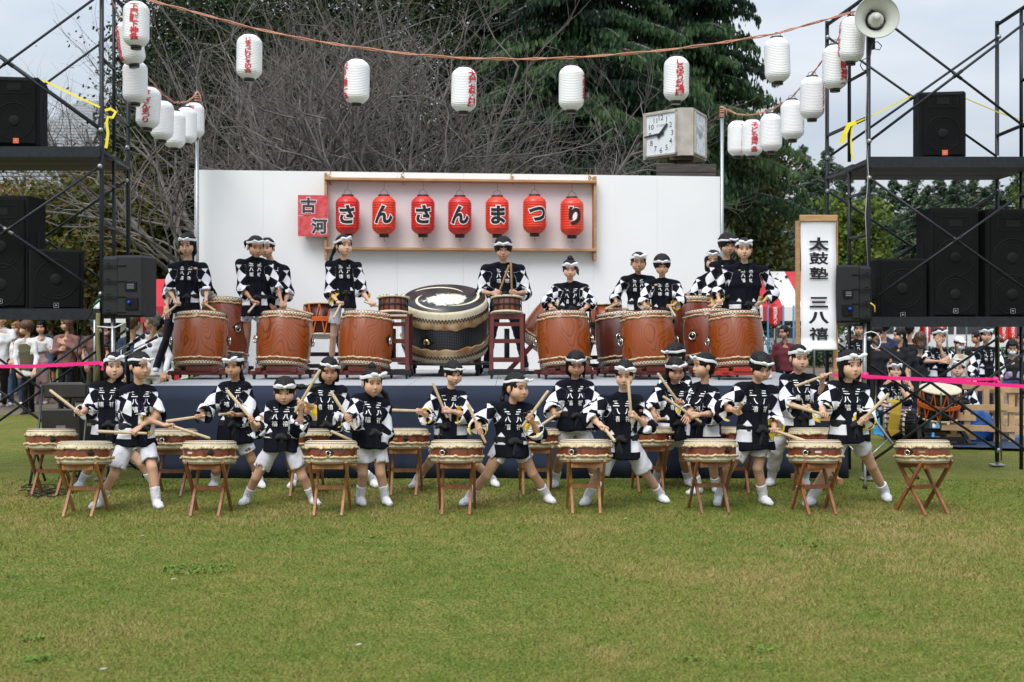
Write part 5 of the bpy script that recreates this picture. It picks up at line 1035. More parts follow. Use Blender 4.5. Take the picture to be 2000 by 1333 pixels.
for i, (px, py, qx, qy, lb) in enumerate([(286, 651, 236, 683, 'grey microphone reaching up from the left, upper of the pair'), (277, 660, 230, 690, 'grey microphone just below the upper one'), (311, 656, 240, 695, 'microphone nearest the stage on a silver boom'), (290, 676, 238, 700, 'lowest microphone of the cluster by the stage')]):
    Y = 13.0+.1*i; h_ = W(px, py, Y); b_ = W(qx, qy, Y-.1); f_ = Vector((b_.x-.05, Y-.1, 0)); t = thing('microphone_stand', lb, 'microphone', f_, 0, 'microphones on boom stands by the stage'); q = lambda v: Vector(v)-f_
    MB().tube([q(b_)+Vector((-.05, 0, -.02)), q(h_.lerp(b_, .18))], .008, 8).build('boom', chrome, t); MB().tube([(0, 0, .02), q(b_)], .010, 8).build('stand_tube', chrome, t)
    for k in range(3): MB().tube([(0, 0, .22), (.24*math.cos(k*2.1), .24*math.sin(k*2.1), .01)], .007, 6).build('leg', plast, t)
    d_ = (h_-b_).normalized(); m_ = MB().tube([q(h_)-d_*.16, q(h_)-d_*.02], [.012, .018], 10).build('handle', plast, t); MB().ball(q(h_)+d_*.015, .028, 12, 8).build('mesh_head', micm, m_)
# sticks resting on the ladder stand
stick_m = mat('pale_stick_wood', (.58, .44, .27), .55, noise_amt=.22, noise_scale=9, stretch=(8, 8, 1))
def bare_stick(a, b, label, r=.013, m=None, group=None): 
    a = Vector(a); b = Vector(b); o = MB().tube([Vector((0, 0, 0)), (b-a)*.03, (b-a)*.97, b-a], [r*.7, r*.92, r*1.08, r*.8], 10).build('drumstick', m or stick_m, None, a); return tag(o, label, 'drumstick', group)
bare_stick(W(742, 617, 13.68), W(795, 617, 13.72), 'drumstick lying along the top of the left ladder stand')
# ------------------------------------------------------------------ things on the right grass
tarp = mat('blue_tarp', (.03, .28, .58), .45, noise_amt=.25, noise_scale=3); navy_mat = mat('navy_mat', (.025, .045, .10), .85)
def cloth(name, label, cat, corners, z, m, seed, amp=.02, n=24):
    P = [Vector((W(px, 0, gY(py)).x, gY(py), z)) for px, py in corners]; vs = []; fs = []
    for i in range(n+1):
        for j in range(n+1):
            u, v = i/n, j/n; p = P[0].lerp(P[1], u).lerp(P[3].lerp(P[2], u), v); p.z += .004+amp*abs(mnoise.noise((p.x*3+seed, p.y*3, 0)))+(amp*.5*abs(mnoise.noise((p.x*9+seed, p.y*9, 1)))); e = mnoise.noise((u*6+seed, v*6, 4))*.05; p.x += e; p.y += e*2; vs.append(p)
    for i in range(n):
        for j in range(n): a = i*(n+1)+j; fs.append((a, a+n+1, a+n+2, a+1))
    mb = MB(); mb.add(vs, fs, True); o = mb.build(name, m); s_ = o.modifiers.new('s', 'SOLIDIFY'); s_.thickness = .003; return tag(o, label, cat)
cloth('blue_tarp', 'bright blue tarpaulin spread on the grass under the lying drums', 'tarp', [(1706, 850), (1800, 866), (1830, 800), (1700, 806)], .0, tarp, 1, .03)
cloth('blue_tarp', 'blue tarpaulin under the wooden racks near the right edge', 'tarp', [(1795, 866), (2010, 864), (2005, 815), (1830, 812)], .012, tarp, 4, .02)
cloth('floor_mat', 'navy mat on the grass in front of the wooden racks', 'mat', [(1858, 878), (2040, 884), (2040, 862), (1866, 858)], .03, navy_mat, 7, .005)
def lying(px, py, Y, r, L, label, shell, wrap, ang, seed):
    p = W(px, py, Y); p.z = r+.03; t = thing('lying_drum', label, 'drum', p); t.rotation_euler = (0, math.pi/2, ang); h = L
    MB().lathe([(r*.9, -h/2), (r*.98, 0), (r*.9, h/2)], 36).build('shell', shell, t)
    for q in (-1, 1): MB().lathe([(.001, 0), (r*.95, 0), (r*1.03, -.01*q), (r*.95, -.03*q)], 36, Matrix.Translation((0, 0, q*h/2)), caps=False).build('drumhead', skin_m, t)
    mb = MB(); 
    for i in range(18):
        a0, a1 = 6.283*i/18, 6.283*(i+.5)/18; R_ = r*1.02; mb.tube([(R_*math.cos(a0), R_*math.sin(a0), -h/2), (R_*math.cos(a1), R_*math.sin(a1), h/2)], .007, 5); mb.tube([(R_*math.cos(a1), R_*math.sin(a1), h/2), (R_*math.cos(a0+.349), R_*math.sin(a0+.349), -h/2)], .007, 5)
    mb.build('lacing', wrap, t); return t
purple = mat('purple_cord', (.12, .03, .15), .8); yc = mat('mustard_cloth', (.50, .33, .03), .8, noise_amt=.3, noise_scale=10); cream = mat('cream_shell', (.58, .56, .44), .6)
lying(1752, 820, 16.4, .20, .34, 'cream drum with purple lacing and a mustard cloth lying on the tarp', cream, purple, 2.9, 1); lying(1792, 824, 15.9, .19, .30, 'cream and black drum lying right of the mustard draped one', blk_body, MATS['white_ink'] if 0 else black, 2.6, 2)
p = W(1741, 800, 16.2); tag(MB().strip([p+Vector((-.04, -.05, .12)), p+Vector((.02, -.16, .10)), p+Vector((-.02, -.22, -.05)), p+Vector((-.05, -.23, -.25)), p+Vector((-.02, -.24, -.3))], [Vector((0, -.4, 1)), Vector((0, -1, .5)), Vector((0, -1, 0)), Vector((0, -1, 0)), Vector((0, -1, 0))], .14, .01).build('cloth', yc), 'mustard yellow cloth draped over the lying drum', 'cloth')
tag(MB().tube([W(1838, 768, 15.2), W(1838, 790, 15.15), W(1836, 830, 15.2)], .01, 6).build('rope', ol), 'short tan rope end hanging on the orange laced drum', 'rope')
rkm = mat('fresh_timber', (.58, .38, .20), .7, noise_amt=.25, noise_scale=6, stretch=(1, 1, .4))
def rack(pxa, pxb, pyt, Y, label, zs):
    a = W(pxa, pyt, Y); b = W(pxb, pyt, Y); t = thing('timber_rack', label, 'rack', ((a.x+b.x)/2, Y, 0), 0, 'fresh timber racks on the right grass'); L = (b.x-a.x)/2
    for x in (-L, L):
        for y in (-.18, .18): MB().box((x, y, a.z/2), (.075, .045, a.z)).build('upright', rkm, t)
    for z in zs:
        for y in (-.215, .215): MB().box((0, y, z), (2*L+.2, .024, .07)).build('rail', rkm, t)
    for x in (-L, L): MB().box((x, 0, .15), (.05, .34, .07)).build('tie', rkm, t)
rack(1936, 1964, 757, 15.9, 'tall fresh timber rack by the right tower post', (.2, .45, .70)); rack(1852, 1878, 800, 15.7, 'low fresh timber rack behind the orange laced drum', (.12, .36)); rack(1965, 2000, 826, 16.6, 'small timber rack at the right edge', (.1, .25))
tag(MB().beam(W(1880, 755, 15.6), W(1958, 755, 15.6), .05, .07).build('timber_beam', rkm), 'pale timber beam laid across the racks above the blue bag', 'timber'); tag(MB().beam(W(1886, 796, 15.6), W(1970, 796, 15.6), .05, .07).build('timber_beam', rkm), 'pale timber beam at middle height beside the orange laced drum', 'timber'); tag(MB().beam(W(1838, 835, 15.4), W(1958, 838, 15.4), .05, .07).build('timber_beam', rkm), 'lowest pale timber beam crossing in front of the blue bag', 'timber')
bag_m = mat('blue_plastic_bag', (.03, .16, .55), .35, noise_amt=.35, noise_scale=5)
for px, py, r, lb in ((1908, 826, .19, 'crumpled blue plastic bag on the timber rack'), (1912, 856, .2, 'big blue plastic bag under the timber rack')):
    p = W(px, py, 15.9); mb = MB(); mb.ball((0, 0, 0), (r*1.1, r*.8, r*.85), 22, 14); mb.V = [tuple(Vector(v)*(1+.35*mnoise.noise(Vector(v)*9+Vector((px, 0, 0))))) for v in mb.V]; tag(mb.build('plastic_bag', bag_m, None, (p.x, 15.9, max(p.z, .17))), lb, 'bag')
# ------------------------------------------------------------------ figures: smooth bodies grown from joints
class Field:
    """signed distance field built from limbs, meshed as one continuous surface"""
    def __init__(s, h): s.h = h; s.p = []
    def cap(s, a, b, r0, r1, k=.02, op='u', sq=None): s.p.append(('c', np.array(a, float), np.array(b, float), r0, r1, k, op, sq)); return s
    def ell(s, c, r, R=None, k=.02, op='u'): s.p.append(('e', np.array(c, float), np.array(r, float), None if R is None else np.array(R, float), 0, k, op, None)); return s
    def econe(s, a, b, xa, rx0, ry0, rx1, ry1, k=.02, op='u'): s.p.append(('k', np.array(a, float), np.array(b, float), (rx0, ry0, rx1, ry1), np.array(xa, float), k, op, None)); return s
    def plane(s, c, n): s.p.append(('p', np.array(c, float), np.array(n, float), 0, 0, 0, 'i', None)); return s
    def mesh(s, warp=None):
        lo = []; hi = []
        for q in s.p:
            if q[6] != 'u': continue
            if q[0] == 'c': r = max(q[3], q[4]); lo.append(np.minimum(q[1], q[2])-r); hi.append(np.maximum(q[1], q[2])+r)
            elif q[0] == 'e': r = q[2].max(); lo.append(q[1]-r); hi.append(q[1]+r)
            elif q[0] == 'k': r = max(q[3]); lo.append(np.minimum(q[1], q[2])-r); hi.append(np.maximum(q[1], q[2])+r)
        h = s.h; lo = np.min(lo, 0)-3*h; hi = np.max(hi, 0)+3*h; N = np.ceil((hi-lo)/h).astype(int)+1; F = np.full(N, 1.0, np.float32)
        ax = [lo[i]+h*np.arange(N[i]) for i in range(3)]
        for typ, a, b, c, d, k, op, sq in s.p:
            if typ == 'p':
                D = (ax[0][:, None, None]-a[0])*b[0]+(ax[1][None, :, None]-a[1])*b[1]+(ax[2][None, None, :]-a[2])*b[2]; F = np.maximum(F, D.astype(np.float32)); continue
            if typ == 'c': r = max(c, d)+k+2*h; l_ = np.minimum(a, b)-r; h_ = np.maximum(a, b)+r
            elif typ == 'e': r = b.max()+k+2*h; l_ = a-r; h_ = a+r
            else: r = max(c)+k+2*h; l_ = np.minimum(a, b)-r; h_ = np.maximum(a, b)+r
            i0 = np.maximum(0, np.floor((l_-lo)/h).astype(int)); i1 = np.minimum(N, np.ceil((h_-lo)/h).astype(int)+1)
            if (i1 <= i0).any(): continue
            X = ax[0][i0[0]:i1[0], None, None]; Y = ax[1][None, i0[1]:i1[1], None]; Z = ax[2][None, None, i0[2]:i1[2]]
            if typ == 'c':
                ab = b-a; L2 = (ab*ab).sum()+1e-12; px, py, pz = X-a[0], Y-a[1], Z-a[2]; t = np.clip((px*ab[0]+py*ab[1]+pz*ab[2])/L2, 0, 1)
                dx, dy, dz = px-t*ab[0], py-t*ab[1], pz-t*ab[2]
                if sq is not None:
                    v = dx*sq[0][0]+dy*sq[0][1]+dz*sq[0][2]; e = (1/sq[1])**2-1; D = np.sqrt(dx*dx+dy*dy+dz*dz+v*v*e)-(c+(d-c)*t)
                else: D = np.sqrt(dx*dx+dy*dy+dz*dz)-(c+(d-c)*t)
            elif typ == 'e':
                px, py, pz = X-a[0], Y-a[1], Z-a[2]
                if c is not None:
                    R = c; px, py, pz = px*R[0, 0]+py*R[1, 0]+pz*R[2, 0], px*R[0, 1]+py*R[1, 1]+pz*R[2, 1], px*R[0, 2]+py*R[1, 2]+pz*R[2, 2]
                k0 = np.sqrt((px/b[0])**2+(py/b[1])**2+(pz/b[2])**2); D = (k0-1)*b.min()*np.ones(1) if 0 else k0*(k0-1)/np.maximum(np.sqrt((px/b[0]**2)**2+(py/b[1]**2)**2+(pz/b[2]**2)**2), 1e-6)
            else:
                ab = b-a; L = np.sqrt((ab*ab).sum())+1e-9; w_ = ab/L; u_ = d-w_*(d@w_); u_ = u_/np.linalg.norm(u_); v_ = np.cross(w_, u_)
                px, py, pz = X-a[0], Y-a[1], Z-a[2]; q = px*w_[0]+py*w_[1]+pz*w_[2]; t = np.clip(q/L, 0, 1); U = px*u_[0]+py*u_[1]+pz*u_[2]; V = px*v_[0]+py*v_[1]+pz*v_[2]
                rx = c[0]+(c[2]-c[0])*t; ry = c[1]+(c[3]-c[1])*t; k0 = np.sqrt((U/rx)**2+(V/ry)**2); g = np.sqrt((U/rx**2)**2+(V/ry**2)**2); D = np.where(k0 < 1e-4, -np.minimum(rx, ry), k0*(k0-1)/np.maximum(g, 1e-5)); D = np.maximum(D, np.abs(q-L/2)-L/2)
            sub = F[i0[0]:i1[0], i0[1]:i1[1], i0[2]:i1[2]]
            if op == 'u':
                if k > 0: hh = np.clip(.5+.5*(sub-D)/k, 0, 1); R_ = sub*(1-hh)+D*hh-k*hh*(1-hh)
                else: R_ = np.minimum(sub, D)
            else:
                R_ = np.maximum(sub, -D)
            F[i0[0]:i1[0], i0[1]:i1[1], i0[2]:i1[2]] = R_
        if warp is not None: F = F+warp(ax)
        return nets(F, lo, h)
def nets(F, lo, h):
    ins = F < 0; cells = np.zeros(tuple(n-1 for n in F.shape), np.int8)
    for i in (0, 1):
        for j in (0, 1):
            for k in (0, 1): cells += ins[i:F.shape[0]-1+i, j:F.shape[1]-1+j, k:F.shape[2]-1+k]
    act = (cells > 0) & (cells < 8); idx = np.full(act.shape, -1, np.int64); I = np.argwhere(act); idx[act] = np.arange(len(I)); acc = np.zeros((len(I), 3)); cnt = np.zeros(len(I))
    cor = [(i, j, k) for i in (0, 1) for j in (0, 1) for k in (0, 1)]; vals = {c: F[I[:, 0]+c[0], I[:, 1]+c[1], I[:, 2]+c[2]] for c in cor}
    for a in cor:
        for ax in range(3):
            if a[ax] == 0:
                b = list(a); b[ax] = 1; b = tuple(b); fa, fb = vals[a], vals[b]; m = (fa < 0) != (fb < 0); t = np.where(m, fa/np.where(fa == fb, 1, fa-fb), 0)
                for c in range(3): acc[:, c] += np.where(m, a[c]+(t if c == ax else 0), 0)
                cnt += m
    V = (I+acc/np.maximum(cnt, 1)[:, None])*h+lo; Q = []
    for ax in range(3):
        b, c = (ax+1) % 3, (ax+2) % 3; sl0 = [slice(None)]*3; sl1 = [slice(None)]*3; sl0[ax] = slice(0, -1); sl1[ax] = slice(1, None); s0 = ins[tuple(sl0)]; s1 = ins[tuple(sl1)]; E = np.argwhere(s0 != s1)
        E = E[(E[:, b] > 0) & (E[:, c] > 0) & (E[:, b] < F.shape[b]-1) & (E[:, c] < F.shape[c]-1)]
        if not len(E): continue
        fl = s0[tuple(E.T)]; o = []
        for db, dc in ((-1, -1), (0, -1), (0, 0), (-1, 0)):
            e = E.copy(); e[:, b] += db; e[:, c] += dc; o.append(idx[tuple(e.T)])
        q = np.stack(o, 1); q = np.where(fl[:, None], q, q[:, ::-1]); Q.append(q)
    return V, np.concatenate(Q)
# ---- materials
skins = [mat('skin_%s' % n, c, .55, spec=.25, noise_amt=.10, noise_scale=14) for n, c in (('light', (.66, .40, .275)), ('medium', (.60, .345, .225)), ('tan', (.50, .27, .17)))]
hairm = mat('black_hair', (.009, .0075, .007), .5, spec=.22, noise_amt=.4, noise_scale=60, stretch=(1, 1, .2)); brown_hair = mat('brown_hair', (.10, .045, .022), .45, noise_amt=.5, noise_scale=50); lbrown_hair = mat('light_brown_hair', (.22, .11, .05), .45, noise_amt=.4, noise_scale=50); grey_hair = mat('grey_hair', (.16, .15, .14), .6, noise_amt=.4, noise_scale=90)
eye_w = mat('eye_white', (.62, .58, .55), .4); eye_d = mat('eye_dark', (.02, .012, .010), .3); lip_m = mat('lips', (.42, .15, .12), .5); band_m = mat('white_headband', (.80, .80, .83), .8, bump=.15, bump_scale=60)
short_m = mat('white_shorts', (.66, .65, .70), .85, noise_amt=.06, noise_scale=9, bump=.5, bump_scale=16); sock_m = mat('white_socks', (.76, .76, .80), .85, noise_amt=.05, noise_scale=30, bump=.5, bump_scale=70); belt_m = mat('black_sash', (.011, .011, .014), .85, bump=.4, bump_scale=25)
lapel_m = mat('black_lapel', (.008, .009, .014), .95, spec=.1); tee_m = mat('black_tee', (.009, .009, .010), .95, spec=.1); yl_m = mat('yellow_lining', (.72, .50, .01), .75)
def coat_mat():
    m = bpy.data.materials.new('patterned_coat'); m.use_nodes = True; t = m.node_tree; b = t.nodes['Principled BSDF']
    def mth(op, x, y=None, z=None):
        n = t.nodes.new('ShaderNodeMath'); n.operation = op
        for i, v in enumerate((x, y, z)):
            if v is None: continue
            if isinstance(v, (int, float)): n.inputs[i].default_value = v
            else: t.links.new(v, n.inputs[i])
        return n.outputs[0]
    def att(nm): a = t.nodes.new('ShaderNodeAttribute'); a.attribute_name = nm; return a.outputs['Fac']
    uv = t.nodes.new('ShaderNodeUVMap'); s = t.nodes.new('ShaderNodeSeparateXYZ'); t.links.new(uv.outputs[0], s.inputs[0]); u, v = s.outputs[0], s.outputs[1]
    fu = mth('SUBTRACT', mth('FRACT', u), .5); fv = mth('SUBTRACT', mth('FRACT', v), .5); tri = mth('GREATER_THAN', mth('ABSOLUTE', fv), mth('ABSOLUTE', fu))
    slv = mth('MULTIPLY', tri, mth('GREATER_THAN', att('sleeve'), .5))
    au = mth('ABSOLUTE', u); low = mth('MULTIPLY', mth('MULTIPLY', mth('LESS_THAN', v, -.10), mth('GREATER_THAN', v, att('hemw'))), mth('GREATER_THAN', au, .42))
    top = mth('MULTIPLY', mth('MULTIPLY', mth('GREATER_THAN', v, .18), mth('LESS_THAN', v, mth('MULTIPLY_ADD', mth('ABSOLUTE', mth('SUBTRACT', au, .85)), -1.3, .62))), 1.0)
    body = mth('MULTIPLY', mth('MAXIMUM', low, top), mth('LESS_THAN', att('sleeve'), .5)); body = mth('MULTIPLY', body, att('front')); tot = mth('MAXIMUM', slv, body)
    n = t.nodes.new('ShaderNodeTexNoise'); n.inputs['Scale'].default_value = 7; n.inputs['Detail'].default_value = 5
    c = t.nodes.new('ShaderNodeTexCoord'); t.links.new(c.outputs['Object'], n.inputs['Vector'])
    mx_ = t.nodes.new('ShaderNodeMix'); mx_.data_type = 'RGBA'; t.links.new(tot, mx_.inputs[0]); mx_.inputs[6].default_value = (.0085, .0095, .0150, 1); mx_.inputs[7].default_value = (.74, .74, .79, 1); t.links.new(mx_.outputs[2], b.inputs['Base Color'])
    b.inputs['Roughness'].default_value = .95; b.inputs['Specular IOR Level'].default_value = .08; bp = t.nodes.new('ShaderNodeBump'); bp.inputs['Strength'].default_value = .55; bp.inputs['Distance'].default_value = .03; t.links.new(n.outputs['Fac'], bp.inputs['Height']); t.links.new(bp.outputs[0], b.inputs['Normal']); return m
coat_m = coat_mat()
# ---- heads (unit: metres for a 0.23 m head, face towards -Y)
def make_head(wd=1.0, h=.0058):
    f = Field(h); f.ell((0, .018, .030), (.076*wd, .092, .084), k=0).ell((0, -.018, -.036), (.064*wd, .066, .062), k=.03).ell((0, -.050, -.078), (.024, .024, .020), k=.035)
    for s in (-1, 1):
        f.ell((s*.038*wd, -.046, -.032), (.032, .031, .034), k=.03); f.ell((s*.031, -.100, .010), (.019, .017, .011), k=.0, op='s') if 0 else None
        f.ell((s*.078*wd, .012, -.008), (.010, .020, .030), k=.008)
    f.cap((0, -.080, .008), (0, -.096, -.024), .006, .0100, k=.014).cap((-.009, -.084, -.027), (.009, -.084, -.027), .0065, .0065, k=.01).ell((0, -.079, -.056), (.022, .010, .0095), k=.012)
    f.ell((0, -.055, .045), (.05*wd, .03, .03), k=.02)
    V, F = f.mesh(); mb = MB(); 
    V = V.copy(); 
    for s in (-1, 1):     # eye hollows
        d = np.exp(-(((V[:, 0]-s*.031)/.017)**2+((V[:, 2]-.008)/.012)**2)); V[:, 1] += np.where(V[:, 1] < -.03, d*.0035, 0)
    base = (V, F)
    def fy(x, z, o=.0):
        q = V[(np.abs(V[:, 0]-x) < .009) & (np.abs(V[:, 2]-z) < .009)]; return q[:, 1].min()-o if len(q) else -.085
    ex = MB()
    for s in (-1, 1):
        y = fy(s*.031, .006); ex.m = 1; ex.ball((s*.031, y+.0035, .006), (.0150, .0056, .0050), 12, 6); ex.m = 2; ex.ball((s*.031, y+.0005, .0055), (.0078, .0048, .0050), 10, 6)
        ex.tube([(s*.014, fy(s*.014, .008)+.001, .009), (s*.024, y-.002, .0135), (s*.036, fy(s*.036, .01)-.001, .013), (s*.047, fy(s*.046, .008)+.001, .007)], [.0012, .0022, .0024, .0012], 5)
        ex.tube([(s*.013, fy(s*.014, .034)-.0005, .0335), (s*.030, fy(s*.03, .036)-.001, .0375), (s*.047, fy(s*.046, .034)-.0003, .0325)], [.0014, .0024, .0010], 5)
    ex.m = 3; ex.ball((0, fy(0, -.056)+.004, -.0535), (.0185, .0058, .0048), 12, 6); ex.ball((0, fy(0, -.062)+.0045, -.0605), (.0150, .0058, .0050), 12, 6); ex.m = 2; ex.tube([(-.017, fy(-.016, -.057)-.0008, -.0570), (0, fy(0, -.057)-.0028, -.0572), (.017, fy(.016, -.057)-.0008, -.0570)], [.0008, .0014, .0008], 4)
    for s in (-1, 1): ex.ball((s*.0065, fy(s*.007, -.031)+.002, -.0325), (.0034, .0026, .0020), 6, 4)
    return V, F, ex
HEADS = [make_head(1.0), make_head(1.08)]
def fold_warp(a, f, seed):
    def w_(ax):
        X = ax[0][:, None, None]; Y = ax[1][None, :, None]; Z = ax[2][None, None, :]
        return (a*(np.sin(X*f+seed+2*np.sin(Z*f*.4+seed))*np.sin(Z*f*.55+Y*f*.7+seed*1.7)+.5*np.sin(X*f*1.9-Z*f*.9+Y*f*1.3+seed))).astype(np.float32)
    return w_
def hair_mesh(style):
    f = Field(.0068); mop = style in ('mop', 'spiky', 'bowl'); e = .010+(.015 if style in ('mop', 'spiky') else .008 if mop else 0)
    f.ell((0, .022, .036), (.076+e, .094+e, .086+e), k=0)
    if style in ('bob', 'long', 'halflong'):
        dz = {'bob': -.10, 'halflong': -.14, 'long': -.30}[style]
        f.cap((0, .055, .0), (0, .075, dz), .075, .06, k=.03, sq=((0, 1, 0), .62))
        for s in (-1, 1): f.cap((s*.066, .012, .02), (s*.070, .010, dz*.85 if style == 'bob' else -.09), .030, .026, k=.02)
    if style in ('pony', 'highpony', 'sidepony', 'bun'): f.cap((0, .07, .02), (0, .075, -.04), .055, .040, k=.02)
    if style in ('short', 'mop', 'bowl', 'spiky', 'crop'): f.cap((0, .062, .01), (0, .066, -.045), .060, .044, k=.02)
    if style in ('short', 'mop', 'bowl', 'spiky', 'pony', 'highpony', 'sidepony', 'crop', 'bun'):
        for s in (-1, 1): f.cap((s*.068, -.012, .03), (s*.072, -.014, -.012 if style != 'crop' else .01), .014, .009, k=.01)
    if style in ('highpony',): f.ell((0, .02, .135), (.03, .032, .03), k=.01).cap((0, .03, .15), (.0, .10, .11), .024, .02, k=.02).cap((.0, .10, .11), (.01, .12, -.05), .022, .008, k=.02)
    if style == 'bun': f.ell((0, .095, .08), (.035, .035, .032), k=.01)
    # open the face
    f.ell((0, -.118, -.028), (.065, .078, .097), op='s'); f.ell((0, -.10, -.07), (.066, .075, .08), op='s')
    if style in ('mop', 'bowl', 'bob', 'spiky', 'fringe', 'long'):
        R = random.Random(hash(style) % 97+1 if 0 else len(style)*7)
        for i in range(11):
            x = -.055+.011*i; l = {'mop': .052, 'bowl': .045, 'bob': .026, 'spiky': .05, 'fringe': .04, 'long': .022}[style]*R.uniform(.75, 1.15); y = -.088+.035*(abs(x)/.055)**2
            f.cap((x*.9, y+.012, .092), (x*1.05+R.uniform(-.006, .006), y-.004, .092-l), .0115, .0055, k=.006)
    if style == 'spiky':
        R = random.Random(4)
        for i in range(34):
            a = R.uniform(0, 6.28); b = R.uniform(.15, 1.25); d = Vector((math.cos(a)*math.sin(b), math.sin(a)*math.sin(b), math.cos(b))); c = Vector((0, .022, .036))+Vector((d.x*.088, d.y*.105, d.z*.096)); f.cap(c-d*.01, c+d*.016+Vector((R.uniform(-.01, .01), -.006, -.006)), .013, .004, k=.008)
    def streak(ax):
        X = ax[0][:, None, None]; Y = ax[1][None, :, None]; Z = ax[2][None, None, :]; an = np.arctan2(Y-.02, X)
        return (.0022*np.sin(an*40+6*np.sin(Z*30))+.0026*np.sin(an*17+Z*40)+.0012*np.sin(Z*90+an*7)).astype(np.float32)
    V, F = f.mesh(streak); return V, F
HAIRS = {}
def hair(style, m):
    k = (style, m.name)
    if k not in HAIRS:
        if style not in HAIRS: HAIRS[style] = hair_mesh(style)
        V, F = HAIRS[style]; HAIRS[k] = new_mesh('hair', V, F, [m], smooth=True)
    return HAIRS[k]
def band_mesh(kind):
    mb = MB(); n = 48; hh = {0: .0130, 1: .0155, 2: .0105}[kind]; vs = []; fs = []
    for i in range(n):
        a = 2*math.pi*i/n; z0 = .060-.030*math.sin(a)*-1*.5-.018; x, y = math.cos(a), math.sin(a); z0 = .052-.026*y*1.0+.003*math.sin(a*5+kind); w_ = hh*(1+.10*math.sin(a*7+kind*2)*math.sin(a*3))
        for dz, o in ((-w_, .000), (-w_*.5, .0032), (0, .0015), (w_*.5, .0035), (w_, 0)):
            vs.append(((.0935+o)*x, .020+(.1125+o)*y, z0+dz))
    for i in range(n):
        for j in range(4): a_ = i*5+j; b_ = ((i+1) % n)*5+j; fs.append((a_, b_, b_+1, a_+1))
    mb.add(vs, fs, True); c = Vector(({0: .0, 1: .012, 2: .03}[kind], -.099, .080)); mb.ball(c, (.014, .011, .014), 10, 6)
    for s in (-1, 1):
        k = {0: 1.2, 1: 1.55, 2: 1.0}[kind]; ang = {0: .25, 1: .7, 2: -.25}[kind]*(1 if s > 0 else .6); p = [c, c+Vector((s*.018*k, -.004, .006+.01*ang)), c+Vector((s*.040*k, -.002, .010*ang+.012)), c+Vector((s*.052*k, .006, .022*ang+.010))]
        mb.tube(p, [.005, .010*k, .011*k, .002], 8, sx=.5)
    me = mb.mesh('headband', band_m); return me
BANDS = [band_mesh(i) for i in range(3)]
# ---- hands (adult size, left hand: palm down, thumb towards +X, fingers towards +Y)
def hand_field(kind):
    f = Field(.0050); f.cap((-.016, -.040, 0), (-.022, .028, .002), .017, .017, k=.0, sq=((0, 0, 1), .68)).cap((.012, -.040, 0), (.020, .026, .0), .018, .018, k=.02, sq=((0, 0, 1), .70)).cap((0, -.075, 0), (0, -.035, 0), .022, .024, k=.02, sq=((0, 0, 1), .78))
    L = [.040, .046, .043, .034]
    for i in range(4):
        x = .030-.0195*i; l = L[i]; r = .0085-.0006*i
        if kind == 'grip':
            c = Vector((x, .030, -.020)); p = [Vector((x, .034, .000)), Vector((x, .050+.004*(l-.034)/.012, -.014)), Vector((x, .044, -.038)), Vector((x, .020, -.040)), Vector((x, .012, -.028))]
        elif kind == 'open': p = [Vector((x, .034, 0)), Vector((x*1.15, .034+l*.55, -.006)), Vector((x*1.2, .034+l*1.1, -.018)), Vector((x*1.2, .034+l*1.5, -.034))]
        for a, b in zip(p[:-1], p[1:]): f.cap(a, b, r, r*.93, k=.004)
    if kind == 'grip': q = [Vector((.024, -.030, -.004)), Vector((.042, -.004, -.016)), Vector((.040, .022, -.034)), Vector((.018, .040, -.046))]
    else: q = [Vector((.022, -.030, -.004)), Vector((.044, -.008, -.010)), Vector((.052, .020, -.018)), Vector((.050, .040, -.026))]
    for i in range(3): f.cap(q[i], q[i+1], .0115-.001*i, .0105-.001*i, k=.006)
    return f.mesh()
HANDS = {k: hand_field(k) for k in ('grip', 'open')}
def P3(px, py, Y): return np.array(W(px, py, Y)[:])
def nv(v): return v/(np.linalg.norm(v)+1e-9)
def limb2(A, pB, L, sgn=-1, kk=1.0):
    """depth of the pixel pB so that |AB| is about L, towards the camera for sgn -1"""
    Y = A[1]
    for _ in range(4):
        B = P3(pB[0], pB[1], Y); d2 = (B[0]-A[0])**2+(B[2]-A[2])**2; dy = math.sqrt(max(L*L-d2, 0))*kk; Y = A[1]+sgn*dy
    return P3(pB[0], pB[1], Y)
def join_mesh(parts):
    """parts (V,F,mi) -> one"""
    Vs = []; Fs = []; mi = []; n = 0
    for V, F, m in parts:
        Vs.append(np.asarray(V, float)); 
        for f in (F.tolist() if isinstance(F, np.ndarray) else F): Fs.append([i+n for i in f])
        mi += list(m) if hasattr(m, '__len__') else [m]*len(F); n += len(V)
    return np.concatenate(Vs), Fs, mi
def place_hand(wrist, fdir, sdir, left, S, kind):
    V, F = HANDS[kind]; f = nv(fdir); s = sdir-f*(sdir@f)
    if np.linalg.norm(s) < .05: s = np.cross(f, (0, 0, 1.)) if abs(f[2]) < .9 else np.array([1., 0, 0])
    s = nv(s); X = s if left else -s; Y = f; Z = np.cross(X, Y); R = np.stack([X, Y, Z], 1); V2 = V.copy()
    if not left: pass
    if not left:
        V2 = V2*np.array([-1, 1, 1]); F = F[:, ::-1]; R = np.stack([-s*-1*-1, Y, np.cross(-s, Y)], 1)
    c = wrist+f*.062*S; return (V2*S) @ R.T+c, F, c, R
STICKS = []
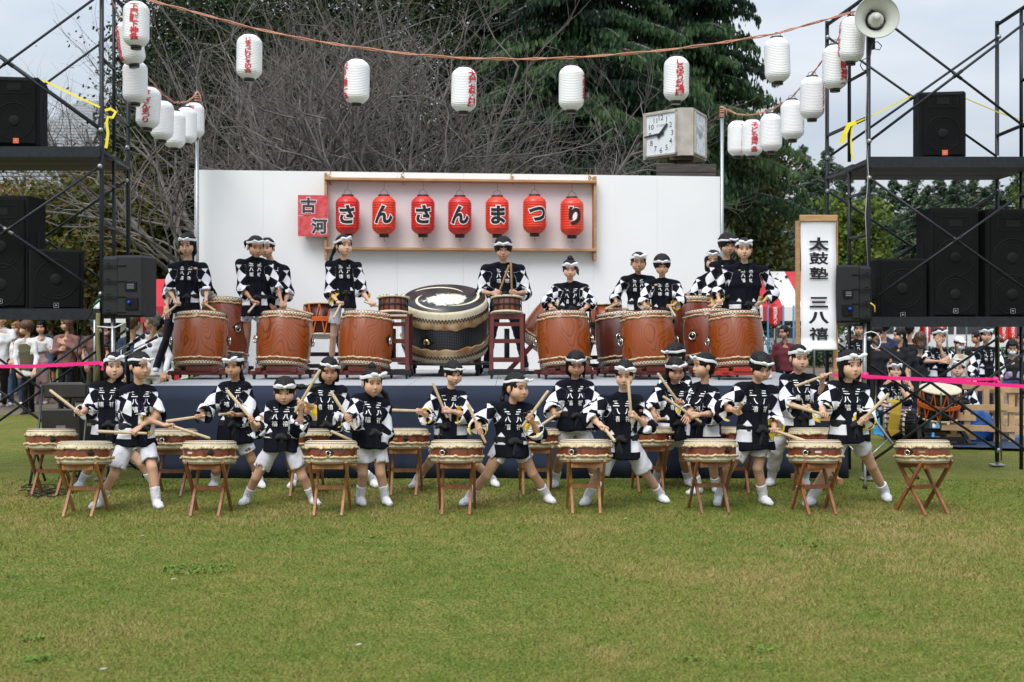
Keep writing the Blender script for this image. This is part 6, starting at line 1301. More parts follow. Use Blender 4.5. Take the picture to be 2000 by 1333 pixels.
def person(P):
    """P: dict of pixel joints (see below)"""
    g = P.get; z0 = g('z0', 0.0); H = P['H']; rng = random.Random(int(P['h'][0])*7+3); vox = g('vox', .0115); bY = P['Y']; sc_ = FPX/bY; k = H/1.30 if g('kid', 1) else H/1.66
    bw = (.155 if g('kid', 1) else .185)*k/ (1 if 1 else 1)            # half shoulder width guide
    yaw = math.radians(g('by', 0)); A = lambda q, Y: P3(q[0], q[1], Y)
    ls, rs = P['ls'], P['rs']; shw = abs(rs[0]-ls[0])/sc_
    dY = math.tan(yaw)*shw*.5 if abs(yaw) < 1.2 else .12*(1 if yaw > 0 else -1); dY = max(-.16*k, min(.16*k, dY))
    SL, SR = A(ls, bY-dY), A(rs, bY+dY); nb = (SL+SR)/2; inner = .020*k
    # shoulders were read at the cloth edge: bring the joints inwards a little
    SL = SL+nv(nb-SL)*.035*k; SR = SR+nv(nb-SR)*.035*k; SL[2] -= .020*k; SR[2] -= .020*k
    ax = nv(SR-SL); fwd = nv(np.array([ax[1], -ax[0], 0.])); hipc = A(P['hip'], bY+g('hipd', .0)) if 'hip' in P else nb+np.array([0, .01, -.30*H]); hw = .075*k*(1.12 if not g('kid', 1) else 1)
    haxis = nv(np.array([ax[0], ax[1]*.7, 0])); HL, HR = hipc-haxis*hw, hipc+haxis*hw
    Lu, Lf = .165*H, .150*H
    arms = {}
    for s, S0, e, h in (('l', SL, 'le', 'lh'), ('r', SR, 're', 'rh')):
        if e in P: E = limb2(S0, P[e], Lu, g(e+'s', -1), .75)
        else: E = S0+np.array([0, -.08*k, -Lu*.95])
        Hn = limb2(E, P[h], Lf, g(h+'s', -1), .9) if h in P else E+nv(np.array([-E[0]+hipc[0], -.25, -.3]))*Lf
        arms[s] = (S0, E, Hn)
    legs = {}
    for s, H0, kn, ft, toe in (('l', HL, 'lk', 'lf', 'lt'), ('r', HR, 'rk', 'rf', 'rt')):
        if ft in P: q = P[ft]; Yf = gY(q[1], z0); foot = P3(q[0], q[1], Yf); foot[2] = z0
        else: foot = np.array([H0[0]+(H0[0]-hipc[0])*.6, hipc[1]+.02, z0])
        if toe in P: Yt = gY(P[toe][1], z0); T = P3(P[toe][0], P[toe][1], Yt); T[2] = z0; td = T-foot; L_ = np.linalg.norm(td); td = nv(td) if L_ > .03 else np.array([0, -1., 0])
        else: td = nv(np.array([(foot[0]-hipc[0])*1.2, -.5, 0]))
        ank = foot+np.array([0, 0, .062*k]); 
        if kn in P: K = P3(P[kn][0], P[kn][1], (H0[1]+ank[1])/2-.04*k)
        else: K = (H0*.52+ank*.48)+np.array([0, -.035*k, 0])
        legs[s] = (H0, K, ank, td)
    # head
    hp, hy, hr = math.radians(g('hp', 8)), math.radians(g('hy', 0)), math.radians(g('hr', 0)); HS = g('hs', .205 if g('kid', 1) else .225)*g('hm', 1.03); 
    HC = A(P['h'], bY-g('hd', .045)*k); RH = (Matrix.Rotation(hr, 3, 'Y') @ Matrix.Rotation(hy, 3, 'Z') @ Matrix.Rotation(hp, 3, 'X')); Rn = np.array(RH); hs = HS/.23
    base = np.array([(legs['l'][2][0]+legs['r'][2][0])/2, (legs['l'][2][1]+legs['r'][2][1])/2, z0]); B = Vector(base)
    # ---------------- body
    f = Field(vox); nk0 = nb+np.array([0, .012*k, -.030*k]); nk1 = HC+Rn @ np.array([0, .028, -.050])*hs; nr = .036*k*(1.15 if not g('kid', 1) else 1); fat = g('fat', 1.0)
    f.cap(nk0, nk1, nr*1.12, nr, k=.02); tw = np.linalg.norm(SR-SL)/2
    f.econe(nb+np.array([0, 0, -.04*k]), hipc+np.array([0, 0, .08*k]), ax, tw*.64, .056*k*fat**.5, .090*k*fat, .068*k*fat, k=.04).econe(hipc+np.array([0, 0, .09*k]), hipc-np.array([0, 0, .03*k]), haxis, .092*k*fat, .07*k*fat, .105*k*fat, .08*k*fat, k=.04)
    f.cap(nk0, SL, .034*k, .034*k, k=.03).cap(nk0, SR, .034*k, .034*k, k=.03)
    ua, fa, wr = .036*k*fat**.5, .029*k*fat**.5, .0195*k
    for s in 'lr':
        a, e, h = arms[s]; f.cap(a, e, ua, fa*.98, k=.03).cap(e, h, fa, wr, k=.015); d_ = h-e; f.cap(e+d_*.05, e+d_*.5, fa*1.03, fa*.9, k=.02)
    th, kr, cf, an = .066*k*fat**.6, .041*k*fat**.4, .042*k*fat**.4, .026*k
    for s in 'lr':
        a, K, q, td = legs[s]; f.cap(a, K, th, kr, k=.03).cap(K, q, kr*.95, an, k=.02); c0, c1 = K+(q-K)*.14, K+(q-K)*.52; back = np.array([0, .012*k, 0]); f.cap(c0+back, c1+back, kr*.92, cf*.88, k=.02); f.cap(q+np.array([0, 0, -.02*k])-td*.02*k, q-np.array([0, 0, .035*k])+td*.09*k, an, an*.8, k=.02)
    bV, bF = f.mesh(); parts = [(bV, bF, 0)]
    hV, hF, ex = HEADS[g('face', 0)]
    hx = 1+rng.uniform(-.05, .05); hz_ = 1+rng.uniform(-.04, .04); HSC = np.array([hx, 1, hz_]); tf = lambda V: ((np.asarray(V)*HSC) @ Rn.T)*hs+HC
    parts.append((tf(hV), hF, 0)); parts.append((tf(np.array(ex.V)), ex.F, ex.mi))
    Sx = k*1.02 if g('kid', 1) else k; Sx *= .80 if g('kid', 1) else 1.0; hf = {}
    for s in 'lr':
        a, e, h = arms[s]; sd = None; st = g(s+'st')
        fd = nv(h-e)
        if st is not None:       # stick: pixel of the butt and tip, optional sign
            L = g('sl', .36 if g('kid', 1) else .40); p0, p1 = st[0], st[1]; cst = h+fd*.075*Sx; Q0 = P3(p0[0], p0[1], cst[1]); Q1 = P3(p1[0], p1[1], cst[1]); d2 = math.hypot(Q1[0]-Q0[0], Q1[2]-Q0[2]); sg = st[2] if len(st) > 2 else -1
            L = max(L, d2*1.02); dy = sg*math.sqrt(max(L*L-d2*d2, 0)); fr = .18
            hd_ = math.hypot(cst[0]-Q0[0], cst[2]-Q0[2])/max(d2, .02); fr = min(.35, max(.1, hd_)) if d2 > .1 else .2
            dirv = np.array([Q1[0]-Q0[0], dy, Q1[2]-Q0[2]]); dirv = nv(dirv); sd = dirv
            STICKS.append((cst-dirv*L*fr, cst+dirv*L*(1-fr), g('name', '?'), s, g('smat')))
        kind = 'grip' if st is not None else 'open'
        if sd is None: sd = nv(np.cross(fd, np.array([0, -1., .3])))*(1 if s == 'r' else -1)
        mir = s == 'l'      # image-left hand is the right hand when facing the camera
        left = not mir
        if g('back'): left = not left
        V2, F2, c2, R2 = place_hand(h, fd, sd, left, Sx, kind)
        if st is not None:   # move the stick into the fist
            off = R2 @ (np.array([0, .030, -.020])*Sx); a0, b0, nm, ss, sm_ = STICKS[-1]; cst2 = c2+off; L = np.linalg.norm(b0-a0); STICKS[-1] = (cst2-sd*L*fr, cst2+sd*L*(1-fr), nm, ss, sm_)
        parts.append((V2, F2, 0)); hf[s] = c2
    V, F, mi = join_mesh(parts); sk = skins[g('skin', 1)]
    me = new_mesh('person', V-base, F, [sk, eye_w, eye_d, lip_m], mi, smooth=True); o = link('person', me, loc=B); tag(o, P['label'], 'person', g('group'))
    MH = Matrix.Translation(Vector(HC-base)) @ RH.to_4x4() @ Matrix.Diagonal((hs*hx, hs, hs*hz_, 1))
    hm_ = g('hairm', hairm)
    if g('hair', 'short') != 'none': link('hair', hair(g('hair', 'short'), hm_), o, M=MH)
    if 'tail' in P:
        tf_ = Field(.008); pts = [HC+Rn @ np.array(P.get('tailo', (0, .10, .03)))*hs]+[A(q, bY+g('taild', .06)) for q in P['tail']]; n = len(pts)-1
        for i in range(n): tf_.cap(pts[i], pts[i+1], .026*k*(1-.15*i/n), .026*k*(1-.75*((i+1)/n)**1.5), k=.015)
        V_, F_ = tf_.mesh(fold_warp(.003, 60, 1)); link('ponytail', new_mesh('ponytail', V_-base, F_, [hm_], smooth=True), o)
    if 'tie' in P: MB().torus((0, 0, 0), .020, .011, None, 16, 8).build('hair_tie', P['tie'][0], o, M=MH @ Matrix.Translation(P['tie'][1]) @ Matrix.Rotation(P['tie'][2] if len(P['tie']) > 2 else 0, 4, 'X'))
    if g('band', -1) >= 0: link('headband', BANDS[P['band']], o, M=MH @ Matrix.Diagonal((1.09, 1.07, 1, 1) if g('hair') in ('mop', 'spiky') else (1.02, 1.01, 1, 1)) @ Matrix.Rotation(math.radians(g('bt', 0)), 4, 'Y') @ Matrix.Rotation(math.radians(g('bz', 0)), 4, 'Z'))
    if g('bandflap'):
        MB().strip([(.0, -.100, .066), (.012, -.112, .045), (.006, -.118, .020), (.012, -.116, .0)], [(0, -1, 0)]*4, [.014, .026, .024, .008], .003).build('headband_end', band_m, o, M=MH)
    if g('glasses'):
        mb = MB()
        for s in (-1, 1):
            q = [(s*.031+.019*math.cos(a*.5236)*1.05, -.100-.002*0+.004*abs(math.cos(a*.5236)), .003+.0145*math.sin(a*.5236)) for a in range(13)]; mb.tube(q, .0014, 5, cap=False); mb.tube([(s*.050, -.096, .006), (s*.076, -.060, .008), (s*.080, .0, .004)], .0014, 5)
        mb.tube([(-.012, -.102, .006), (.012, -.102, .006)], .0014, 5); mb.build('glasses', mat('glasses_frame', (.06, .035, .03), .3), o, M=MH)
    if g('mask'):
        mb = MB(); mb.ball((0, -.050, -.048), (.060, .060, .042), 20, 12); mb.build('face_mask', P['mask'], o, M=MH)
    if g('cap'):
        mb = MB(); mb.ball((0, .02, .052), (.090, .108, .082), 24, 12); mb.V = [v if v[2] > .045 else (v[0], v[1], .045) for v in mb.V]; mb.add([(-.06, -.07, .055), (.06, -.07, .055), (.05, -.155, .045), (-.05, -.155, .045), (-.06, -.07, .062), (.06, -.07, .062), (.05, -.155, .051), (-.05, -.155, .051)], [(0, 1, 2, 3), (7, 6, 5, 4), (0, 4, 5, 1), (1, 5, 6, 2), (2, 6, 7, 3), (3, 7, 4, 0)]); mb.build('cap', P['cap'], o, M=MH)
    # ---------------- legs: shorts or trousers, socks or shoes
    lw = g('legs', 'shorts'); 
    if lw in ('shorts', 'trousers', 'wide', 'capri', 'skirt'):
        for_k = {'shorts': g('sh', .62), 'trousers': 1.0, 'wide': 1.0, 'capri': 1.0, 'skirt': .6}[lw]; fl = Field(vox*1.05); fl.econe(hipc+np.array([0, 0, (.10 if lw == 'shorts' else .17)*k]), hipc-np.array([0, 0, .05*k]), haxis, .098*k*fat, .078*k*fat, .122*k*fat, .095*k*fat, k=.03)
        for s in 'lr':
            a, K, q, td = legs[s]
            if lw == 'shorts': e = a+(K-a)*for_k; r1 = .080*k*g('shw', 1); d_ = nv(K-a); fl.cap(a, e+d_*.06*k, .072*k*fat**.5, r1, k=.03)
            elif lw == 'skirt': fl.cap(a, a+(K-a)*.75, .085*k, .13*k, k=.08)
            else: w1 = {'trousers': .050, 'wide': .075, 'capri': .058}[lw]*k*g('shw', 1); fl.cap(a, K, .078*k, w1*1.1, k=.03).cap(K, q+(K-q)*(.04 if lw != 'capri' else .42), w1*1.1, w1, k=.02)
        if lw == 'shorts':
            for s in 'lr':
                a, K, q, td = legs[s]; e = a+(K-a)*for_k; d_ = nv(K-a); fl.p.append(('k', e, e+d_*.24*k, (.125*k,)*4, np.array(nv(np.cross(d_, (.1, .97, .2)))), 0, 's', None)); fl.p.append(('k', e-d_*.035*k, e+d_*.05*k, (.062*k,)*4, np.array(nv(np.cross(d_, (.1, .97, .2)))), 0, 's', None))
        V_, F_ = fl.mesh(fold_warp(.0045*k, 30/k, rng.random()*6)); link('shorts' if lw == 'shorts' else 'skirt' if lw == 'skirt' else 'trousers', new_mesh('legwear', V_-base, F_, [g('legm', short_m)], smooth=True), o)
    for s in 'lr':
        a, K, q, td = legs[s]; fs_ = Field(.0075 if vox < .015 else .011); h_ = g('sock', .16); up = nv(K-q); sw_ = 1.12 if g('shoe') else 1.0; fz = q[2]; bot = q.copy(); bot[2] = z0+.030*k; 
        fs_.cap(q-td*.012*k, q+up*h_*k, .038*k, .046*k, k=.01); fs_.cap(bot-td*.030*k, bot+td*.050*k, .030*k*sw_, .032*k*sw_, k=.02); fs_.cap(bot+td*.04*k, bot+td*.110*k-np.array([0, 0, .008*k]), .034*k*sw_, .024*k*sw_, k=.02, sq=(np.cross(td, (0, 0, 1.)), 1.25)); fs_.plane((0, 0, z0+.004), (0, 0, -1)); fs_.plane(q+up*h_*k*.72, up)
        V_, F_ = fs_.mesh(fold_warp(.002, 60, 2)); link('shoe' if g('shoe') else 'sock', new_mesh('footwear', V_-base, F_, [g('shoe') or g('sockm', sock_m)], smooth=True), o)
    # ---------------- upper clothing
    top = g('top', 'coat'); hem = A((P['h'][0], P['hem']), bY)[2] if 'hem' in P else hipc[2]-.07*k; waist = hem+(nb[2]-hem)*.36
    up_ = np.array([0, 0, 1.]); sp_ = lambda z: nb+(hipc-nb)*((nb[2]-z)/(nb[2]-hipc[2]+1e-6))
    def spz(z): q = sp_(z); return np.array([q[0], q[1], z])
    fc = Field(vox); fb = fat; cw_ = g('cw', 1.0); nck = nb+np.array([0, .006, 0])
    c1 = spz(nb[2]-.02*k); cW = spz(waist); cH = spz(hem); cM = spz(waist+(nb[2]-waist)*.5)
    rxS, ryS = tw*.92, .082*k*fb; wt = top == 'coat'; rxM, ryM = max((.140 if wt else .125)*k*fb, tw*.84), .106*k*fb; rxW, ryW = (.140 if wt else .122)*k*fb*cw_, .104*k*fb*cw_; rxH, ryH = (.176 if wt else .150)*k*fb*cw_, (.130 if wt else .118)*k*fb*cw_
    sl_len = g('slv', .55); cuffs = {}; sw0 = g('slw', 1.0); short = top in ('tee',)
    for s in 'lr':
        a, e, h = arms[s]; fr = g(s+'slv', sl_len)
        if top == 'coat' or top == 'long':
            w0 = (.058*k, .074*k*sw0, .085*k*sw0) if top == 'coat' else (.048*k, .044*k, .034*k); fr = fr if top == 'coat' else .92; c = e+(h-e)*fr; dr = -up_*.018*k*(1 if top == 'coat' else 0)
            fc.cap(a, e+dr*.5, w0[0], w0[1], k=.03).cap(e+dr*.5, c+dr, w0[1], w0[2], k=.03); cuffs[s] = (a, e, c+dr, nv(c-e), w0[2])
        elif top == 'tee': c = a+(e-a)*.72; fc.cap(a, c, .056*k, .062*k, k=.03); cuffs[s] = (a, a, c, nv(c-a), .062*k)
        else: cuffs[s] = (a, a, a, nv(e-a), .05*k)
    for s in 'lr':
        a, e, c, d_, w_ = cuffs[s]
        if top in ('coat', 'tee'):      # trim the cuff flat and hollow it
            fc.p.append(('k', c, c+d_*.22*k, (w_*1.5,)*4, np.array(nv(np.cross(d_, (.1, .2, .97)))), 0, 's', None)); fc.p.append(('k', c-d_*.05*k, c+d_*.03*k, (w_-.012,)*4, np.array(nv(np.cross(d_, (.1, .2, .97)))), 0, 's', None))
    fc.econe(spz(nb[2]-.030*k), cM, ax, rxS*.88, ryS, rxM, ryM, k=.03).econe(cM+up_*.03*k, cW-up_*.02*k, ax, rxM, ryM, rxW, ryW, k=.04).econe(cW+up_*.03*k, cH, haxis, rxW, ryW, rxH, ryH, k=.03)
    nu = .020 if g('kid', 1) else .038; fc.cap(nck+up_*nu*k-ax*.02*k, SL, .044*k, .052*k, k=.03).cap(nck+up_*nu*k+ax*.02*k, SR, .044*k, .052*k, k=.03)
    fc.plane(cH, (0, 0, -1))
    V_, F_ = fc.mesh(fold_warp(.0080*k, 20/k, rng.random()*6) if top != 'none' else None)
    # which vertices belong to sleeves, and pattern coordinates
    n = len(V_); uv = np.zeros((n, 2)); slv = np.zeros(n); lin = np.zeros(n, bool)
    cell = g('cell', .165)*k
    rel = V_-cW; uu = (rel @ haxis)/(.11*k); vv = (V_[:, 2]-waist)/(.11*k); uv[:, 0] = uu; uv[:, 1] = vv; front = ((rel @ fwd) > -.01).astype(float)
    for s in 'lr':
        a, e, c, d_, w_ = cuffs[s]
        if top != 'coat': continue
        d1 = nv(e-a); L1 = np.linalg.norm(e-a); L2 = np.linalg.norm(c-e)+1e-6
        t1 = np.clip((V_-a) @ d1, 0, L1); D1 = np.linalg.norm(V_-a-np.outer(t1, d1), axis=1); d2 = nv(c-e); t2 = np.clip((V_-e) @ d2, 0, L2); D2 = np.linalg.norm(V_-e-np.outer(t2, d2), axis=1)
        D = np.minimum(D1, D2); use2 = D2 < D1; tt = np.where(use2, L1+t2, t1); dd = np.where(use2[:, None], d2, d1); cc = np.where(use2[:, None], e+np.outer(t2, d2), a+np.outer(t1, d1))
        r1 = -ax if s == 'l' else ax; r1 = r1-dd*(dd @ r1)[:, None]; r1 /= np.linalg.norm(r1, axis=1)[:, None]+1e-9; r2 = np.cross(dd, r1); q = V_-cc; an_ = np.arctan2((q*r2).sum(1), (q*r1).sum(1))
        tx = np.abs((V_-spz(0)) @ haxis*0+((V_-nb) @ ax))
        out = (((V_-nb) @ ax)*(-1 if s == 'l' else 1)); m = (D < w_*1.25) & (tt > .015*k) & ((out > tw*.62) | (tt > L1*.75)) & ((out > tw*.50) | (tt > L1*.98))
        uv[m, 0] = an_[m]*.078*k/cell+.5*0; uv[m, 1] = tt[m]/cell+g('pv', .1); slv[m] = 1
    mats_ = [g('topm', coat_m) if top != 'coat' else coat_m, g('lining', lapel_m)]
    if top == 'coat':
        Fi = np.asarray(F_); fcn = V_[Fi].mean(1); fnm = np.cross(V_[Fi[:, 2]]-V_[Fi[:, 0]], V_[Fi[:, 3]]-V_[Fi[:, 1]]); lf = np.zeros(len(Fi), bool)
        for s in 'lr':
            a, e, c, d_, w_ = cuffs[s]; q = fcn-c; ta = q @ d_; ra = q-np.outer(ta, d_); lf |= (np.linalg.norm(ra, axis=1) < w_*1.1) & (ta > -.035*k) & (ta < .03) & ((fnm*ra).sum(1) < 0)
        co = new_mesh('happi_coat', V_-base, F_, mats_, lf.astype(int), smooth=True, uv=uv, attrs={'sleeve': slv, 'front': front, 'hemw': np.full(n, g('hemw', -.95))})
        co = link('happi_coat', co, o)
        bvh = BVHTree.FromPolygons([Vector(v) for v in V_], [list(map(int, q)) for q in F_]); rt = nv(haxis*.5+ax*.5)
        def surf(x, z, off):
            q = spz(z)+rt*x+fwd*.6; hit = bvh.ray_cast(Vector(q), Vector(-fwd)); 
            if hit[0] is None: return None
            return Vector(hit[0])+Vector(fwd)*off
        # black undershirt between the lapels
        ztop = nb[2]+(.022 if g('kid', 1) else .040)*k
        def path(s, off):
            pts = []; K_ = 12; x0 = .052*k; x1 = g('lx', .046)*k; x2 = .040*k
            for i in range(K_+1):
                u = i/K_; z = ztop+(hem+.012-ztop)*u; x = s*((x0+(x1-x0)*min(1, u/.5)) if u < .5 else x1+(x2-x1)*(u-.5)*2); q = surf(x, z, off)
                if q is None: 
                    q = Vector(spz(z)+rt*x+fwd*.07*k)
                pts.append(q)
            return pts
        for s in (-1, 1):
            pp = path(s, .004); pp = [p-B for p in pp]; mb = MB(); mb.strip(pp, [Vector(fwd)]*len(pp), .054*k, .007); lp = mb.build('lapel', lapel_m, co)
            if not g('back'):
                mb = MB(); zt = ztop-g('kz', .055)*k; dz = .064*k; sz = .050*k
                for i, ch in enumerate('三八禧'):
                    zc = zt-dz*i*(1.0); xc = s*.050*k
                    def fn(x, y, xc=xc, zc=zc):
                        q = surf(xc+x, zc+y, .0145); return (q if q is not None else Vector(spz(zc)+rt*(xc+x)+fwd*.1*k))-B
                    put_glyph(mb, ch, fn, sz*(1.05 if i else 1.1), .024 if i < 2 else .006, 0, 1.05)
                mb.build('lapel_lettering', white_ink, co)
        if not g('nobelt'):
            fb_ = Field(vox); t0 = spz(waist-.032*k); t1_ = spz(waist+.030*k); fb_.econe(t0, t1_, ax, rxW*1.09, ryW*1.12, rxW*1.08, ryW*1.12, k=0)
            kn_ = spz(waist)+fwd*(ryW*1.15)+haxis*g('kx', .02)*k; fb_.ell(kn_, (.026*k, .022*k, .024*k), k=.015)
            for s in (-1, 1): fb_.cap(kn_, kn_+haxis*s*.045*k-up_*.02*k+fwd*.01*k, .014*k, .020*k, k=.01).cap(kn_, kn_+haxis*s*.022*k-up_*.13*k, .012*k, .016*k, k=.01, sq=(fwd, .5))
            V2, F2 = fb_.mesh(fold_warp(.003, 50, 1)); link('belt', new_mesh('belt', V2-base, F2, [belt_m], smooth=True), co)
        fu_ = Field(.009); fu_.cap(nk0+fwd*.012*k-up_*.01*k, nk0+(nk1-nk0)*.30, nr*1.9, nr*1.28, k=0); V2, F2 = fu_.mesh(); link('undershirt_collar', new_mesh('undershirt_collar', V2-base, F2, [tee_m], smooth=True), o)
    elif top != 'none':
        co = link('dress' if g('dress') else 'shirt', new_mesh('shirt', V_-base, F_, [g('topm', tee_m)], smooth=True), o)
        if g('vest'):
            fv_ = Field(vox); fv_.econe(spz(nb[2]-.03*k), cM, ax, rxS*.85, ryS*1.12, rxM*1.02, ryM*1.12, k=.03).econe(cM+up_*.03*k, cH+up_*.1*k, ax, rxM*1.02, ryM*1.12, rxH*1.02, ryH*1.1, k=.03); V2, F2 = fv_.mesh(); link('vest', new_mesh('vest', V2-base, F2, [P['vest']], smooth=True), o)
    if g('cordneck'):
        mb = MB(); q = [nb+haxis*(-.05*k)+fwd*.04*k, spz(nb[2]-.09*k)-haxis*.03*k+fwd*.115*k, spz(nb[2]-.20*k)+fwd*.128*k, spz(nb[2]-.09*k)+haxis*.035*k+fwd*.115*k, nb+haxis*.05*k+fwd*.04*k]; mb.tube([Vector(v-base) for v in q], .0028, 5); mb.build('neck_cord', mat('purple_neck_cord', (.09, .02, .16), .6), o)
    if g('wrist'): 
        a, e, h = arms[P['wrist']]; d_ = Vector(nv(h-e)); x_, y_, z_ = frame_of(d_); MB().torus(Vector(h-base)-d_*.012, .021*k, .005*k, Matrix((x_, y_, z_)).transposed(), 16, 6).build('wristband', black, o)
    return o
pink_tie = mat('pink_hair_tie', (.85, .10, .35), .5); green_tie = mat('green_hair_tie', (.25, .85, .05), .5); navy_tr = mat('navy_trousers', (.022, .020, .045), .85, bump=.3, bump_scale=12); grey_lin = mat('pale_denim_lining', (.30, .34, .40), .85)
G_F, G_B, G_S = 'young drummers in the front row', 'young drummers in the second row', 'drummers on the stage'
def F(**k): k.setdefault('Y', 10.45); k.setdefault('H', 1.28); k.setdefault('group', G_F); k.setdefault('slv', .62); return k
def K(**k): k.setdefault('Y', 11.45); k.setdefault('H', 1.30); k.setdefault('group', G_B); k.setdefault('slv', .62); return k
